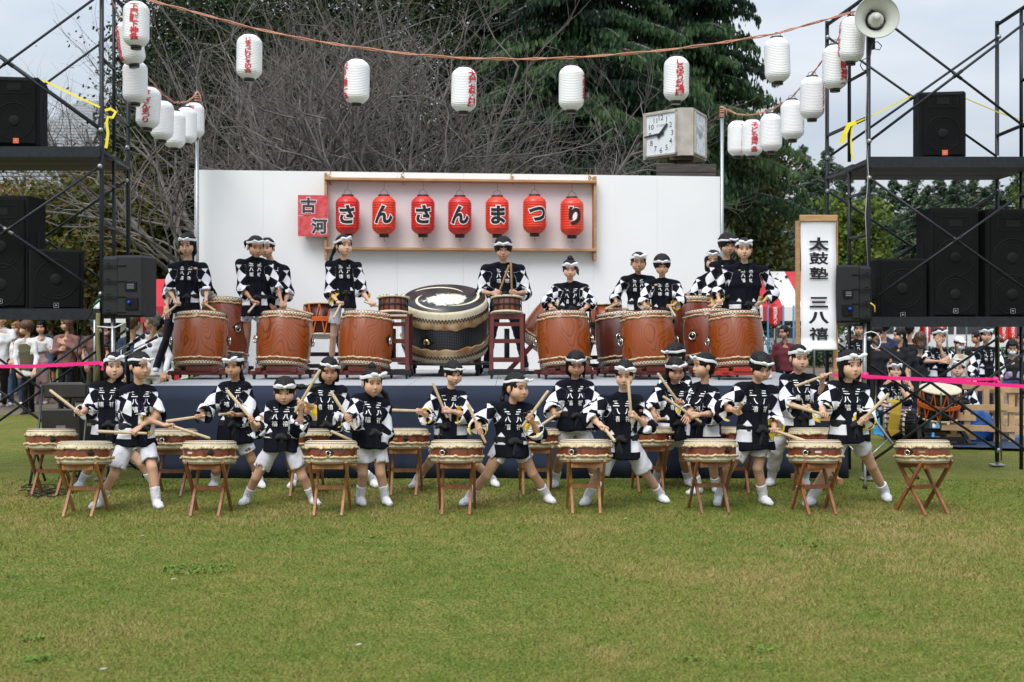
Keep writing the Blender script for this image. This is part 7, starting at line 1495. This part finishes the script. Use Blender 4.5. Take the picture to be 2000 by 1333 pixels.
PEOPLE = [
 K(name='the girl at the far left', label='girl at the far left swinging a drumstick out over the folding chairs', h=(223, 717), hy=22, hp=4, hs=.225, face=1, hair='long', band=1, ls=(180, 754), rs=(246, 756), le=(172, 800), lh=(158, 806), re=(248, 800), rh=(252, 826), lst=((162, 812), (92, 764), 1), hip=(212, 860), hem=865, lk=(180, 905), rk=(276, 905), lf=(158, 955), lt=(150, 957), rf=(300, 955), rt=(314, 959), skin=0, by=8),
 F(name='the boy with the purple cord', label='crop haired boy with a purple neck cord and his headband knot over one eye', h=(274, 716), hy=48, hp=10, hs=.225, hair='crop', band=2, bandflap=1, bz=-15, ls=(238, 762), rs=(303, 762), le=(266, 812), lh=(318, 830), re=(306, 812), rh=(274, 834), lst=((322, 824), (409, 853), 0), rst=((288, 836), (192, 832), 0), hip=(266, 862), hem=871, lk=(222, 930), rk=(297, 914), lf=(192, 992), lt=(178, 996), rf=(306, 992), rt=(318, 998), by=25, cordneck=1, lining=yl_m, lslv=.35, sh=.78, skin=1),
 K(name='the girl with the side tied ponytail', label='tanned girl with white bow to one side standing third from left with fists low', h=(457, 716), hy=-8, hp=10, hs=.215, hair='pony', band=1, bt=-8, tail=[(473, 740), (477, 756)], ls=(430, 755), rs=(487, 755), le=(404, 800), lh=(394, 812), re=(491, 808), rh=(462, 811), lst=((398, 808), (328, 818), 0), rst=((458, 812), (450, 808), -1), hip=(459, 860), hem=865, lk=(422, 918), rk=(492, 898), lf=(419, 954), lt=(414, 956), rf=(508, 953), rt=(520, 959), skin=2, hemw=-.1, slv=.8),
 F(name='the girl with the large white bow', label='small open mouthed girl with a large white bow and a crossed wide stance', h=(556, 766), hy=5, hp=16, hs=.215, face=1, hair='bowl', band=1, ls=(524, 792), rs=(582, 792), le=(500, 838), lh=(492, 826), re=(585, 836), rh=(588, 802), lst=((500, 837), (435, 768), 1), rst=((578, 810), (627, 728), 0), tail=[(590, 756), (612, 758), (628, 752)], tailo=(.08, .07, .03), taild=0, hip=(550, 868), hem=882, lk=(500, 934), rk=(591, 932), lf=(481, 985), lt=(464, 991), rf=(612, 986), rt=(630, 991), sh=.72, skin=1, H=1.2, lslv=.35, hemw=-.2),
 K(name='the girl with loose fringe', label='girl with a loose fringe looking down behind the large bow girl', h=(643, 725), hy=12, hp=18, hs=.215, hair='halflong', band=0, bt=12, ls=(604, 758), rs=(674, 762), le=(596, 806), lh=(604, 800), re=(678, 812), rh=(640, 824), lst=((606, 806), (603, 790), -1), rst=((632, 824), (597, 783), 0), hip=(637, 860), hem=863, lk=(606, 905), rk=(690, 905), lf=(574, 952), lt=(562, 957), rf=(730, 951), rt=(740, 957), lining=yl_m, skin=2, hemw=-.1),
 F(name='the girl with the pink hair tie', label='girl with a pink hair tie and long black tail gazing right with two sticks', h=(727, 749), hy=26, hp=8, hs=.222, face=1, hair='highpony', band=1, bz=8, tie=(pink_tie, (0, .025, .115)), tail=[(752, 770), (762, 795), (764, 812)], taild=.06, ls=(691, 777), rs=(756, 788), le=(688, 820), lh=(680, 820), re=(752, 846), rh=(712, 858), lst=((690, 837), (648, 771), 0), rst=((723, 871), (655, 841), 0), hip=(722, 865), hem=875, lk=(709, 925), rk=(743, 925), lf=(704, 986), lt=(715, 994), rf=(753, 986), rt=(768, 993), sh=.66, skin=1, by=20, slv=.8, rslv=.75, hemw=-.1),
 K(name='the short bobbed girl', label='bobbed girl with a side knotted band swinging one stick out to the left', h=(886, 731), hy=22, hp=16, hs=.205, face=1, hair='bowl', band=2, ls=(848, 768), rs=(907, 772), le=(836, 812), lh=(824, 808), re=(914, 812), rh=(882, 804), lst=((826, 808), (763, 806), 0), rst=((884, 812), (856, 744), 0), hip=(880, 862), hem=862, lk=(838, 905), rk=(928, 905), lf=(812, 952), lt=(796, 957), rf=(964, 950), rt=(980, 956), skin=0, lining=yl_m, H=1.24, kx=-.08, hemw=-.9),
 F(name='the girl looking over her shoulder', label='ponytailed girl turning her head to the right in the middle of the front row', h=(1010, 759), hy=44, hp=6, hs=.225, face=1, hair='pony', band=2, bt=4, tail=[(986, 760), (981, 780), (984, 792)], taild=.02, tailo=(-.05, .085, .05), ls=(956, 794), rs=(1040, 798), le=(934, 826), lh=(934, 838), re=(1050, 846), rh=(1040, 826), lst=((943, 857), (920, 807), 0), rst=((1028, 841), (1079, 771), 0), hip=(998, 872), hem=893, lk=(950, 930), rk=(1040, 925), lf=(914, 986), lt=(898, 990), rf=(1070, 982), rt=(1092, 989), sh=.46, skin=1, by=10, lining=yl_m, hemw=-.35),
 K(name='the girl with the parted fringe', label='girl with parted fringe looking down with her sticks low, right of centre', h=(1125, 712), hy=2, hp=24, hs=.215, hair='halflong', band=0, ls=(1089, 752), rs=(1156, 752), le=(1076, 795), lh=(1084, 808), re=(1168, 795), rh=(1150, 806), lst=((1098, 806), (1051, 833), -1), rst=((1152, 804), (1160, 806), -1), hip=(1123, 835), hem=840, lk=(1092, 900), rk=(1150, 900), lf=(1084, 952), lt=(1077, 957), rf=(1165, 951), rt=(1172, 955), sh=.60, skin=2, hemw=-.1),
 F(name='the wide stance boy', label='crop haired boy in a very wide stance holding one stick upright', h=(1220, 733), hy=-10, hp=16, hs=.215, hair='crop', band=1, bt=8, ls=(1172, 780), rs=(1254, 780), le=(1154, 812), lh=(1172, 832), re=(1264, 832), rh=(1244, 816), lst=((1172, 826), (1195, 857), -1), rst=((1240, 829), (1233, 746), 0), hip=(1214, 868), hem=896, lk=(1168, 930), rk=(1262, 926), lf=(1146, 986), lt=(1134, 991), rf=(1292, 981), rt=(1314, 988), sh=.88, shw=1.15, skin=0, hemw=-1.1, kx=-.03, lslv=.5),
 K(name='the boy at the back', label='boy with a smooth bowl cut seen behind the bowing girl, facing left', h=(1317, 697), Y=11.95, hy=-60, hp=18, hs=.215, hair='bowl', band=0, ls=(1292, 740), rs=(1344, 742), le=(1286, 782), lh=(1290, 800), re=(1348, 782), rh=(1340, 800), hip=(1318, 830), hem=845, lf=(1290, 945), rf=(1346, 946), by=-20),
 K(name='the bowing girl', label='girl with a thin fringe bowing her head with a long raised stick across her', h=(1320, 724), Y=11.5, hy=8, hp=22, hs=.21, hair='halflong', band=1, bt=-6, ls=(1284, 758), rs=(1352, 764), le=(1272, 796), lh=(1278, 812), re=(1350, 806), rh=(1334, 790), lst=((1276, 814), (1288, 806), -1), rst=((1341, 800), (1290, 729), 0), hip=(1320, 852), hem=858, lk=(1294, 898), rk=(1335, 898), lf=(1280, 949), lt=(1270, 953), rf=(1344, 948), rt=(1350, 952), sh=.45, skin=2, lining=yl_m, hemw=-.8),
 K(name='the boy in profile', label='boy turned left in profile with a stick slanting up to the left', h=(1373, 716), Y=11.05, hy=-72, hp=2, hs=.215, hair='crop', band=0, ls=(1352, 758), rs=(1397, 764), le=(1352, 796), lh=(1344, 810), re=(1398, 808), rh=(1366, 810), rst=((1376, 819), (1302, 769), 0), hip=(1376, 856), hem=860, lk=(1352, 905), rk=(1392, 905), lf=(1362, 966), lt=(1345, 968), rf=(1398, 962), rt=(1404, 966), by=-40, skin=1, hemw=-1.1, rslv=.5),
 F(name='the boy looking down to the right', label='taller boy with heavy black fringe looking down right at his low stick', h=(1486, 719), hy=14, hp=24, hs=.222, hair='bowl', band=0, bt=5, ls=(1436, 757), rs=(1512, 762), le=(1416, 794), lh=(1432, 802), re=(1512, 822), rh=(1512, 838), lst=((1438, 812), (1434, 784), -1), rst=((1506, 838), (1564, 857), -1), hip=(1474, 858), hem=878, lk=(1420, 920), rk=(1480, 914), lf=(1404, 986), lt=(1400, 991), rf=(1492, 985), rt=(1514, 992), sh=.62, shw=1.1, skin=1, lining=yl_m, by=12, H=1.34, hemw=-1.0),
 K(name='the boy with the raised stick', label='rosy boy raising a stick before his face beside the white banner', h=(1561, 701), hy=8, hp=8, hs=.215, face=1, hair='short', band=1, ls=(1529, 738), rs=(1592, 742), le=(1532, 788), lh=(1564, 796), re=(1604, 776), rh=(1606, 745), lst=((1572, 792), (1602, 812), -1), rst=((1622, 726), (1552, 752), 0), hip=(1556, 836), hem=850, lk=(1516, 880), rk=(1574, 886), lf=(1506, 948), lt=(1498, 952), rf=(1572, 950), rt=(1575, 953), skin=0, legs='capri', H=1.36, hemw=-.8, by=5),
 F(name='the rightmost girl', label='rightmost girl of the front row with a high white bow and a long lunge', h=(1661, 715), hy=14, hp=4, hs=.225, hair='bob', band=1, bz=4, ls=(1620, 754), rs=(1690, 758), le=(1606, 794), lh=(1608, 808), re=(1694, 812), rh=(1688, 822), lst=((1612, 818), (1540, 798), 0), rst=((1682, 832), (1734, 779), 0), hip=(1658, 856), hem=864, lk=(1612, 926), rk=(1702, 910), lf=(1584, 987), lt=(1572, 991), rf=(1730, 978), rt=(1744, 989), sh=.46, skin=0, lining=yl_m, H=1.36, hemw=-.85, by=8),
]
def S(**k):
    k.setdefault('Y', 14.75); k.setdefault('H', 1.55); k.setdefault('group', G_S); k.setdefault('z0', ST); k.setdefault('kid', 0); k.setdefault('slv', .30); k.setdefault('hm', 1.06); k.setdefault('cell', .175); k.setdefault('sl', .42); k.setdefault('kz', .07); k.setdefault('hs', .232); return k
PEOPLE += [
 S(name='the girl in glasses', label='girl in glasses with rolled pale cuffs at the left end of the stage', h=(366, 479), hy=-4, hp=16, hs=.245, hair='bob', band=0, glasses=1, ls=(332, 520), rs=(403, 520), le=(330, 566), lh=(342, 588), re=(404, 564), rh=(402, 586), lst=((350, 594), (331, 624), -1), rst=((398, 590), (436, 607), -1), hip=(366, 590), hem=612, H=1.55, lining=grey_lin, sh=.62, hemw=-.75, skin=0, rf=(392, 729), lf=(340, 731)),
 S(name='the hidden drummer', label='navy trousered drummer hidden behind the girl in glasses', h=(362, 484), Y=15.3, hy=10, hp=10, hair='short', ls=(338, 530), rs=(400, 530), le=(330, 570), lh=(326, 600), re=(410, 570), rh=(414, 580), rst=((408, 582), (463, 586), 0), hip=(348, 594), hem=598, legs='trousers', legm=navy_tr, lf=(305, 727), lt=(298, 729), rf=(352, 728), lk=(326, 660)),
 S(name='the short haired drummer', label='tanned short haired drummer looking down right behind the second stage drum', h=(500, 484), hy=26, hp=14, hs=.235, face=1, hair='short', band=0, tail=[(480, 474), (478, 486)], tailo=(-.05, .08, .06), ls=(464, 512), rs=(531, 514), le=(474, 564), lh=(492, 586), re=(541, 562), rh=(550, 590), lst=((497, 592), (494, 613), -1), rst=((548, 594), (603, 609), 0), hip=(498, 592), hem=618, by=15, sh=.55, skin=2, hemw=-1.0, wrist='l', lf=(478, 731), rf=(505, 731)),
 S(name='the smiling drummer', label='smiling woman half hidden behind the short haired drummer', h=(521, 486), Y=15.2, hy=-5, hp=6, hs=.23, face=1, hair='pony', band=0, ls=(508, 520), rs=(562, 524), le=(510, 566), lh=(528, 592), re=(562, 572), rh=(556, 594), lst=((526, 597), (566, 603), 0), hip=(530, 600), hem=615, legs='trousers', legm=navy_tr, skin=1),
 S(name='the long haired girl', label='long haired girl with a bracelet gazing to the right behind the third drum', h=(672, 481), hy=30, hp=2, hs=.24, hair='pony', band=0, bt=-10, tail=[(652, 490), (646, 506), (643, 520)], tailo=(-.03, .09, .04), taild=.04, ls=(639, 516), rs=(703, 518), le=(646, 574), lh=(660, 590), re=(707, 570), rh=(722, 590), lst=((664, 592), (657, 624), -1), rst=((714, 590), (764, 606), 0), hip=(670, 592), hem=602, by=16, sh=.62, skin=0, hemw=-.1, wrist='l', lining=yl_m, lf=(646, 731), rf=(690, 731)),
 S(name='the man in glasses', label='tall man in glasses and navy trousers at the bolted drum, sticks held up', h=(983, 488), hy=0, hp=14, hs=.235, hair='mop', band=0, glasses=1, ls=(942, 524), rs=(1022, 524), le=(940, 572), lh=(962, 573), re=(1028, 572), rh=(1010, 573), lst=((966, 578), (981, 538), 0), rst=((1006, 578), (1004, 517), 0), hip=(984, 592), hem=603, H=1.66, legs='trousers', legm=navy_tr, lf=(950, 729), lt=(944, 732), rf=(1026, 726), rt=(1034, 729), skin=1, hemw=-.9, smat=1, slv=.5),
 S(name='the girl with the green tie', label='girl with a bright green hair tie at the drum right of centre', h=(1113, 527), Y=14.6, hy=0, hp=14, hs=.21, hair='highpony', band=1, tie=(green_tie, (0, .025, .118)), tail=[(1127, 528), (1130, 538)], tailo=(.02, .06, .12), ls=(1083, 560), rs=(1147, 560), le=(1071, 590), lh=(1078, 602), re=(1152, 592), rh=(1142, 604), lst=((1076, 601), (1062, 600), -1), rst=((1140, 606), (1141, 616), -1), hip=(1113, 630), hem=626, H=1.32, kid=1, skin=0, hemw=-.5, slv=.62, cell=.115, lf=(1100, 731), rf=(1130, 731)),
 S(name='the boy in glasses', label='round faced boy in glasses at the dark drum right of centre', h=(1247, 514), Y=14.95, hy=0, hp=6, hs=.22, face=1, hair='short', band=1, glasses=1, ls=(1214, 545), rs=(1276, 545), le=(1202, 582), lh=(1204, 592), re=(1282, 582), rh=(1248, 598), lst=((1208, 592), (1177, 604), -1), rst=((1250, 598), (1204, 598), 0), hip=(1246, 610), hem=618, H=1.42, skin=2, slv=.62, lf=(1234, 731), rf=(1262, 731)),
 S(name='the tousled boy', label='boy with tousled black hair looking down at the bright orange drum', h=(1293, 520), Y=14.55, hy=-4, hp=18, hs=.215, hair='spiky', band=0, ls=(1262, 553), rs=(1326, 553), le=(1254, 588), lh=(1262, 600), re=(1330, 586), rh=(1314, 597), lst=((1262, 602), (1240, 600), -1), rst=((1310, 599), (1314, 621), -1), hip=(1293, 616), hem=632, H=1.40, lining=yl_m, slv=.62, hemw=-1.2, lf=(1280, 731), rf=(1308, 731)),
 S(name='the woman at the back', label='pale woman with parted black hair behind the tall bespectacled youth', h=(1393, 511), Y=15.5, hy=-12, hp=4, hs=.235, hair='halflong', band=0, ls=(1362, 545), rs=(1410, 545), le=(1352, 580), lh=(1342, 580), re=(1414, 590), rh=(1406, 600), lst=((1340, 582), (1380, 585), 0), hip=(1388, 610), hem=622, H=1.5, lining=yl_m, skin=0, slv=.8),
 S(name='the tall youth', label='tall youth in glasses with long fringe beside the stout boy on stage', h=(1421, 480), Y=15.25, hy=10, hp=12, hs=.24, hair='mop', band=2, glasses=1, ls=(1388, 518), rs=(1450, 518), le=(1382, 568), lh=(1390, 592), re=(1456, 568), rh=(1450, 592), lst=((1388, 592), (1348, 590), 0), hip=(1420, 598), hem=614, H=1.68, lining=yl_m, skin=1, slv=.6),
 S(name='the stout boy', label='stout crop haired boy at the right end of the stage', h=(1453, 488), Y=14.6, hy=-6, hp=6, hs=.238, face=1, hair='crop', band=1, ls=(1414, 524), rs=(1498, 526), le=(1402, 568), lh=(1404, 586), re=(1510, 572), rh=(1490, 590), lst=((1416, 588), (1373, 622), -1), rst=((1484, 594), (1483, 588), -1), hip=(1454, 600), hem=632, H=1.52, fat=1.28, lining=yl_m, legs='capri', skin=0, slv=.7, hemw=-.6, rf=(1500, 740), rt=(1515, 744), lf=(1428, 736)),
]
def C(**k):
    k.setdefault('kid', 0); k.setdefault('H', 1.62); k.setdefault('vox', .021); k.setdefault('group', 'onlookers and helpers in the background'); k.setdefault('top', 'tee'); k.setdefault('hs', .225); k.setdefault('sock', .06)
    Y = k['Y']; x, y = k['h']; s = FPX/Y; hw_ = .20*s*(k['H']/1.62); sy = y+.235*s; wd_ = k.pop('turn', 1.0); z0 = k.get('z0', 0)
    k.setdefault('ls', (x-hw_*wd_, sy)); k.setdefault('rs', (x+hw_*wd_, sy)); k.setdefault('hip', (x, HZ+(EYE-(z0+.50*k['H']))*s)); yb = HZ+(EYE-(z0+.33*k['H']*1.2))*s
    k.setdefault('le', (x-hw_*wd_*1.15, sy+.27*s)); k.setdefault('re', (x+hw_*wd_*1.15, sy+.27*s)); k.setdefault('lh', (x-hw_*wd_*.9, sy+.47*s)); k.setdefault('rh', (x+hw_*wd_*.9, sy+.47*s)); k.setdefault('hem', k['hip'][1]+.08*s)
    fy = HZ+(EYE-z0)*s; k.setdefault('lf', (x-.10*s, fy)); k.setdefault('rf', (x+.10*s, fy-1)); return k
cm = lambda n, c: mat('cloth_'+n, c, .85, bump=.3, bump_scale=10)
w_tee, jeans, blk, khaki, mauve, brn, pinkt, denim, navy_t, grey_t, cream_t, maroon = cm('white', (.66, .67, .70)), cm('jeans', (.05, .09, .16)), cm('black', (.008, .008, .010)), cm('khaki', (.085, .082, .045)), cm('mauve', (.20, .095, .085)), cm('brown', (.12, .065, .05)), cm('dusty_pink', (.42, .29, .29)), cm('denim_blue', (.14, .22, .36)), cm('navy', (.02, .03, .07)), cm('grey', (.2, .2, .21)), cm('cream', (.60, .55, .46)), cm('maroon', (.12, .02, .03))
msk = mat('face_mask_white', (.72, .72, .74), .8); mskp = mat('face_mask_beige', (.55, .47, .38), .8); wshoe = mat('white_sneaker', (.7, .7, .7), .6); bshoe = mat('black_sneaker', (.02, .02, .02), .6); blkcap = mat('black_cap', (.012, .012, .014), .8); gshoe = mat('mint_shoe', (.10, .55, .40), .5)
PEOPLE += [
 C(name='', label='man in a plain white tee cut off by the left edge', h=(3, 622), Y=21.6, H=1.74, hy=30, topm=w_tee, legs='trousers', legm=blk, shoe=wshoe, lf=(-8, 793), rf=(8, 794)),
 C(name='', label='woman with long light brown hair, white shirt and jeans behind the khaki vest', h=(32, 642), Y=23, hy=-30, hair='long', hairm=lbrown_hair, topm=w_tee, top='long', legs='trousers', legm=jeans, shoe=wshoe),
 C(name='', label='masked person with reddish hair in a khaki vest over a long white shirt', h=(51, 641), Y=20.8, hy=-70, hair='mop', hairm=brown_hair, mask=mskp, top='long', topm=w_tee, vest=khaki, hem=735, legs='trousers', legm=blk, shoe=bshoe, by=-30, turn=.8, hip=(56, 722), lf=(50, 810), rf=(62, 806)),
 C(name='', label='woman with black bobbed hair in a white tee and dusty pink trousers eating', h=(80, 640), Y=23.5, hy=5, hp=12, hair='bob', topm=w_tee, legs='wide', legm=pinkt, shoe=wshoe, lh=(74, 668), rh=(86, 670), hem=688, skin=0),
 C(name='', label='man in a black cap and pale blue denim shirt facing left', h=(98, 636), Y=25, hy=-60, cap=blkcap, top='long', topm=denim, legs='shorts', legm=blk, shoe=wshoe, skin=2, by=-30),
 C(name='', label='woman with long dark brown hair in a loose mauve dress and black leggings', h=(130, 634), Y=21.8, hy=-65, hair='long', hairm=brown_hair, top='long', topm=mauve, dress=1, hem=718, legs='trousers', legm=blk, shoe=bshoe, by=-25, cw=1.25, lh=(116, 684), rh=(126, 672)),
 C(name='', label='youth in a navy tee with a thick fringe behind the left tower', h=(160, 636), Y=27, hy=15, hair='mop', topm=navy_t, legs='trousers', legm=khaki, shoe=wshoe, lh=(158, 668), rh=(166, 668)),
 C(name='', label='black haired youth in a white tee turned away behind the tower brace', h=(171, 636), Y=25, hy=150, hair='mop', topm=w_tee, legs='trousers', legm=blk, shoe=wshoe),
 C(name='', label='person in a brown tee and black cap looking down beside the olive rope', h=(186, 637), Y=22.6, hy=-35, hp=18, cap=blkcap, topm=brn, legs='trousers', legm=khaki, shoe=bshoe, skin=1),
 C(name='', label='woman in a pinkish mask and brown blouse right of the olive rope', h=(208, 647), Y=22.8, H=1.5, hy=-5, hair='bob', mask=mat('pink_mask', (.60, .42, .42), .8), top='long', topm=brn, legs='wide', legm=khaki, shoe=bshoe),
 C(name='', label='helper in a black festival coat with a white crest seen from behind by the microphones', h=(261, 631), Y=17.2, H=1.64, hy=170, hair='short', hairm=brown_hair, top='long', topm=navy_t, legs='trousers', legm=blk, shoe=bshoe, hs=.24),
 C(name='', label='grey cropped man with a mask strap in a white shirt turned from the camera', h=(296, 628), Y=17.0, H=1.68, hy=-120, hp=20, hair='crop', hairm=grey_hair, top='long', topm=w_tee, hem=735, legs='trousers', legm=w_tee, shoe=wshoe, hs=.25, skin=2, fat=1.15),
 C(name='', label='dark haired person behind the grey cropped man', h=(312, 636), Y=19.5, hy=160, hair='short', topm=blk, top='long', legs='trousers', legm=blk, shoe=bshoe),
 C(name='', label='brown haired child in dark clothes between the first two onlookers', h=(14, 640), Y=26, hy=-20, hair='bob', hairm=brown_hair, topm=grey_t, legs='trousers', legm=blk, shoe=wshoe),
 C(name='', label='man in a black cap seen over the light brown haired woman', h=(22, 626), Y=26.5, H=1.7, hy=10, cap=blkcap, topm=blk, legs='trousers', legm=jeans, shoe=wshoe),
 C(name='', label='black haired woman in black behind the mauve dress', h=(112, 636), Y=27, hy=60, hair='long', topm=blk, top='long', legs='trousers', legm=blk, shoe=bshoe),
 # right side
 C(name='', label='helper in festival coat and headband right behind the pole speaker', h=(1679, 643), Y=20.0, hy=-25, hair='short', band=0, top='coat', nobelt=0, slv=.6, legs='trousers', legm=navy_tr, shoe=wshoe, hs=.22),
 C(name='', label='man in a black tee leaning by the right speaker pole', h=(1712, 652), Y=18.4, H=1.62, hy=100, hp=15, hair='short', topm=blk, legs='trousers', legm=blk, shoe=bshoe, skin=2),
 C(name='', label='person in a dark coat with a yellow patch seen from behind', h=(1727, 640), Y=21.5, H=1.68, hy=160, hair='mop', topm=navy_t, top='long', legs='trousers', legm=blk, shoe=bshoe),
 C(name='', label='woman in a black tee with a long ponytail in profile', h=(1756, 656), Y=20.5, H=1.56, hy=-85, hair='pony', tail=[(1768, 662), (1773, 682), (1774, 694)], tailo=(0, .1, .04), taild=.0, topm=blk, legs='trousers', legm=blk, shoe=bshoe, by=-30, skin=1, turn=.8),
 C(name='', label='dark haired person in black just behind the ponytailed woman', h=(1777, 645), Y=23, H=1.66, hy=150, hair='short', topm=blk, legs='trousers', legm=blk, shoe=bshoe),
 C(name='', label='person with a brown bob seen from behind in black', h=(1797, 664), Y=19.8, H=1.5, hy=170, hair='bob', hairm=brown_hair, topm=blk, legs='trousers', legm=blk, shoe=bshoe),
 C(name='', label='man in glasses and festival coat resting his chin on his hand', h=(1835, 658), Y=18.2, H=1.62, hy=-4, hp=6, hair='short', band=1, glasses=1, top='coat', slv=.1, legs='trousers', legm=navy_tr, shoe=wshoe, re=(1845, 705), rh=(1836, 676), le=(1806, 706), lh=(1836, 706), skin=1, hs=.225, lining=lapel_m),
 C(name='', label='person in a white sun hat and mask behind the seated man', h=(1874, 672), Y=21, H=1.42, hy=5, hair='short', mask=msk, cap=mat('white_hat', (.72, .72, .72), .8), topm=cream_t, top='long', legs='trousers', legm=pinkt, shoe=wshoe),
 C(name='', label='dark haired onlooker in black left of the standing woman', h=(1907, 660), Y=23, H=1.54, hy=-90, hair='short', topm=blk, legs='trousers', legm=blk, shoe=bshoe, skin=2),
 C(name='', label='standing woman in festival coat and headband with a serious look', h=(1926, 655), Y=19.0, H=1.60, hy=-12, hair='pony', band=1, top='coat', slv=.75, legs='trousers', legm=navy_tr, shoe=wshoe, skin=1),
 C(name='', label='masked girl in a plaid skirt looking down at her phone', h=(1977, 680), Y=20.0, H=1.42, hy=-18, hp=22, hair='bob', mask=msk, topm=blk, legs='skirt', legm=mat('plaid_skirt', (.42, .36, .46), .85, col2=(.16, .10, .20), noise_scale=14), shoe=gshoe, lh=(1970, 712), rh=(1982, 712), lf=(1970, 800), rf=(1984, 803)),
 C(name='', label='dim figure with bobbed hair at the far right edge', h=(1994, 662), Y=25, H=1.6, hy=-40, hair='bob', topm=grey_t, legs='trousers', legm=blk, shoe=bshoe),
 C(name='', label='helper in a maroon festival coat under the striped tent', h=(1531, 650), Y=22, H=1.55, hy=-50, hair='short', top='long', topm=maroon, legs='trousers', legm=blk, shoe=bshoe, skin=2),
 C(name='', label='dark haired woman behind the banner post', h=(1664, 668), Y=22.5, H=1.48, hy=-30, hair='bob', hairm=brown_hair, topm=w_tee, legs='trousers', legm=blk, shoe=bshoe),
]
# seated helpers on the tarp
PEOPLE += [
 C(name='', label='seated young man in festival coat propping his chin beside the lying drums', h=(1748, 724), Y=17.3, H=1.6, hy=-6, hp=2, hair='short', band=1, top='coat', slv=.3, legs='trousers', legm=navy_tr, shoe=wshoe, hip=(1752, 806), hem=800, re=(1772, 782), rh=(1757, 752), le=(1722, 790), lh=(1742, 800), lk=(1722, 806), rk=(1784, 806), lf=(1740, 830), rf=(1768, 832), lining=yl_m, skin=0),
 C(name='', label='seated round faced man in glasses calling out behind the orange laced drum', h=(1872, 722), Y=17.6, H=1.6, hy=-30, hp=-6, face=1, hair='crop', band=1, glasses=1, top='coat', slv=.4, legs='trousers', legm=navy_tr, shoe=wshoe, hip=(1878, 806), hem=800, lk=(1854, 800), rk=(1902, 802), lf=(1862, 826), rf=(1894, 828), skin=0, fat=1.2),
]
dark_stick = mat('brown_stick_wood', (.36, .20, .09), .5, noise_amt=.3, noise_scale=9)
for P_ in PEOPLE: person(P_)
SD = {'l': 'in the hand on our left', 'r': 'in the hand on our right'}
for a, b, nm, s, sm_ in STICKS:
    if not nm or nm == '?': continue
    d = b-a; ang = math.degrees(math.atan2(d[2], d[0])) % 360; L2 = math.hypot(d[0], d[2])
    dr = 'pointing at us' if L2 < .2 else 'pointing up' if 45 < ang < 135 else 'pointing left' if 135 <= ang < 225 else 'pointing down' if 225 <= ang < 315 else 'pointing right'
    bare_stick(a, b, 'drumstick %s of %s %s' % ({'l': 'in the left-side hand', 'r': 'in the right-side hand'}[s], nm, dr), .0125 if L2 < 9 else .013, dark_stick if sm_ else stick_m, 'drumsticks held by the players')
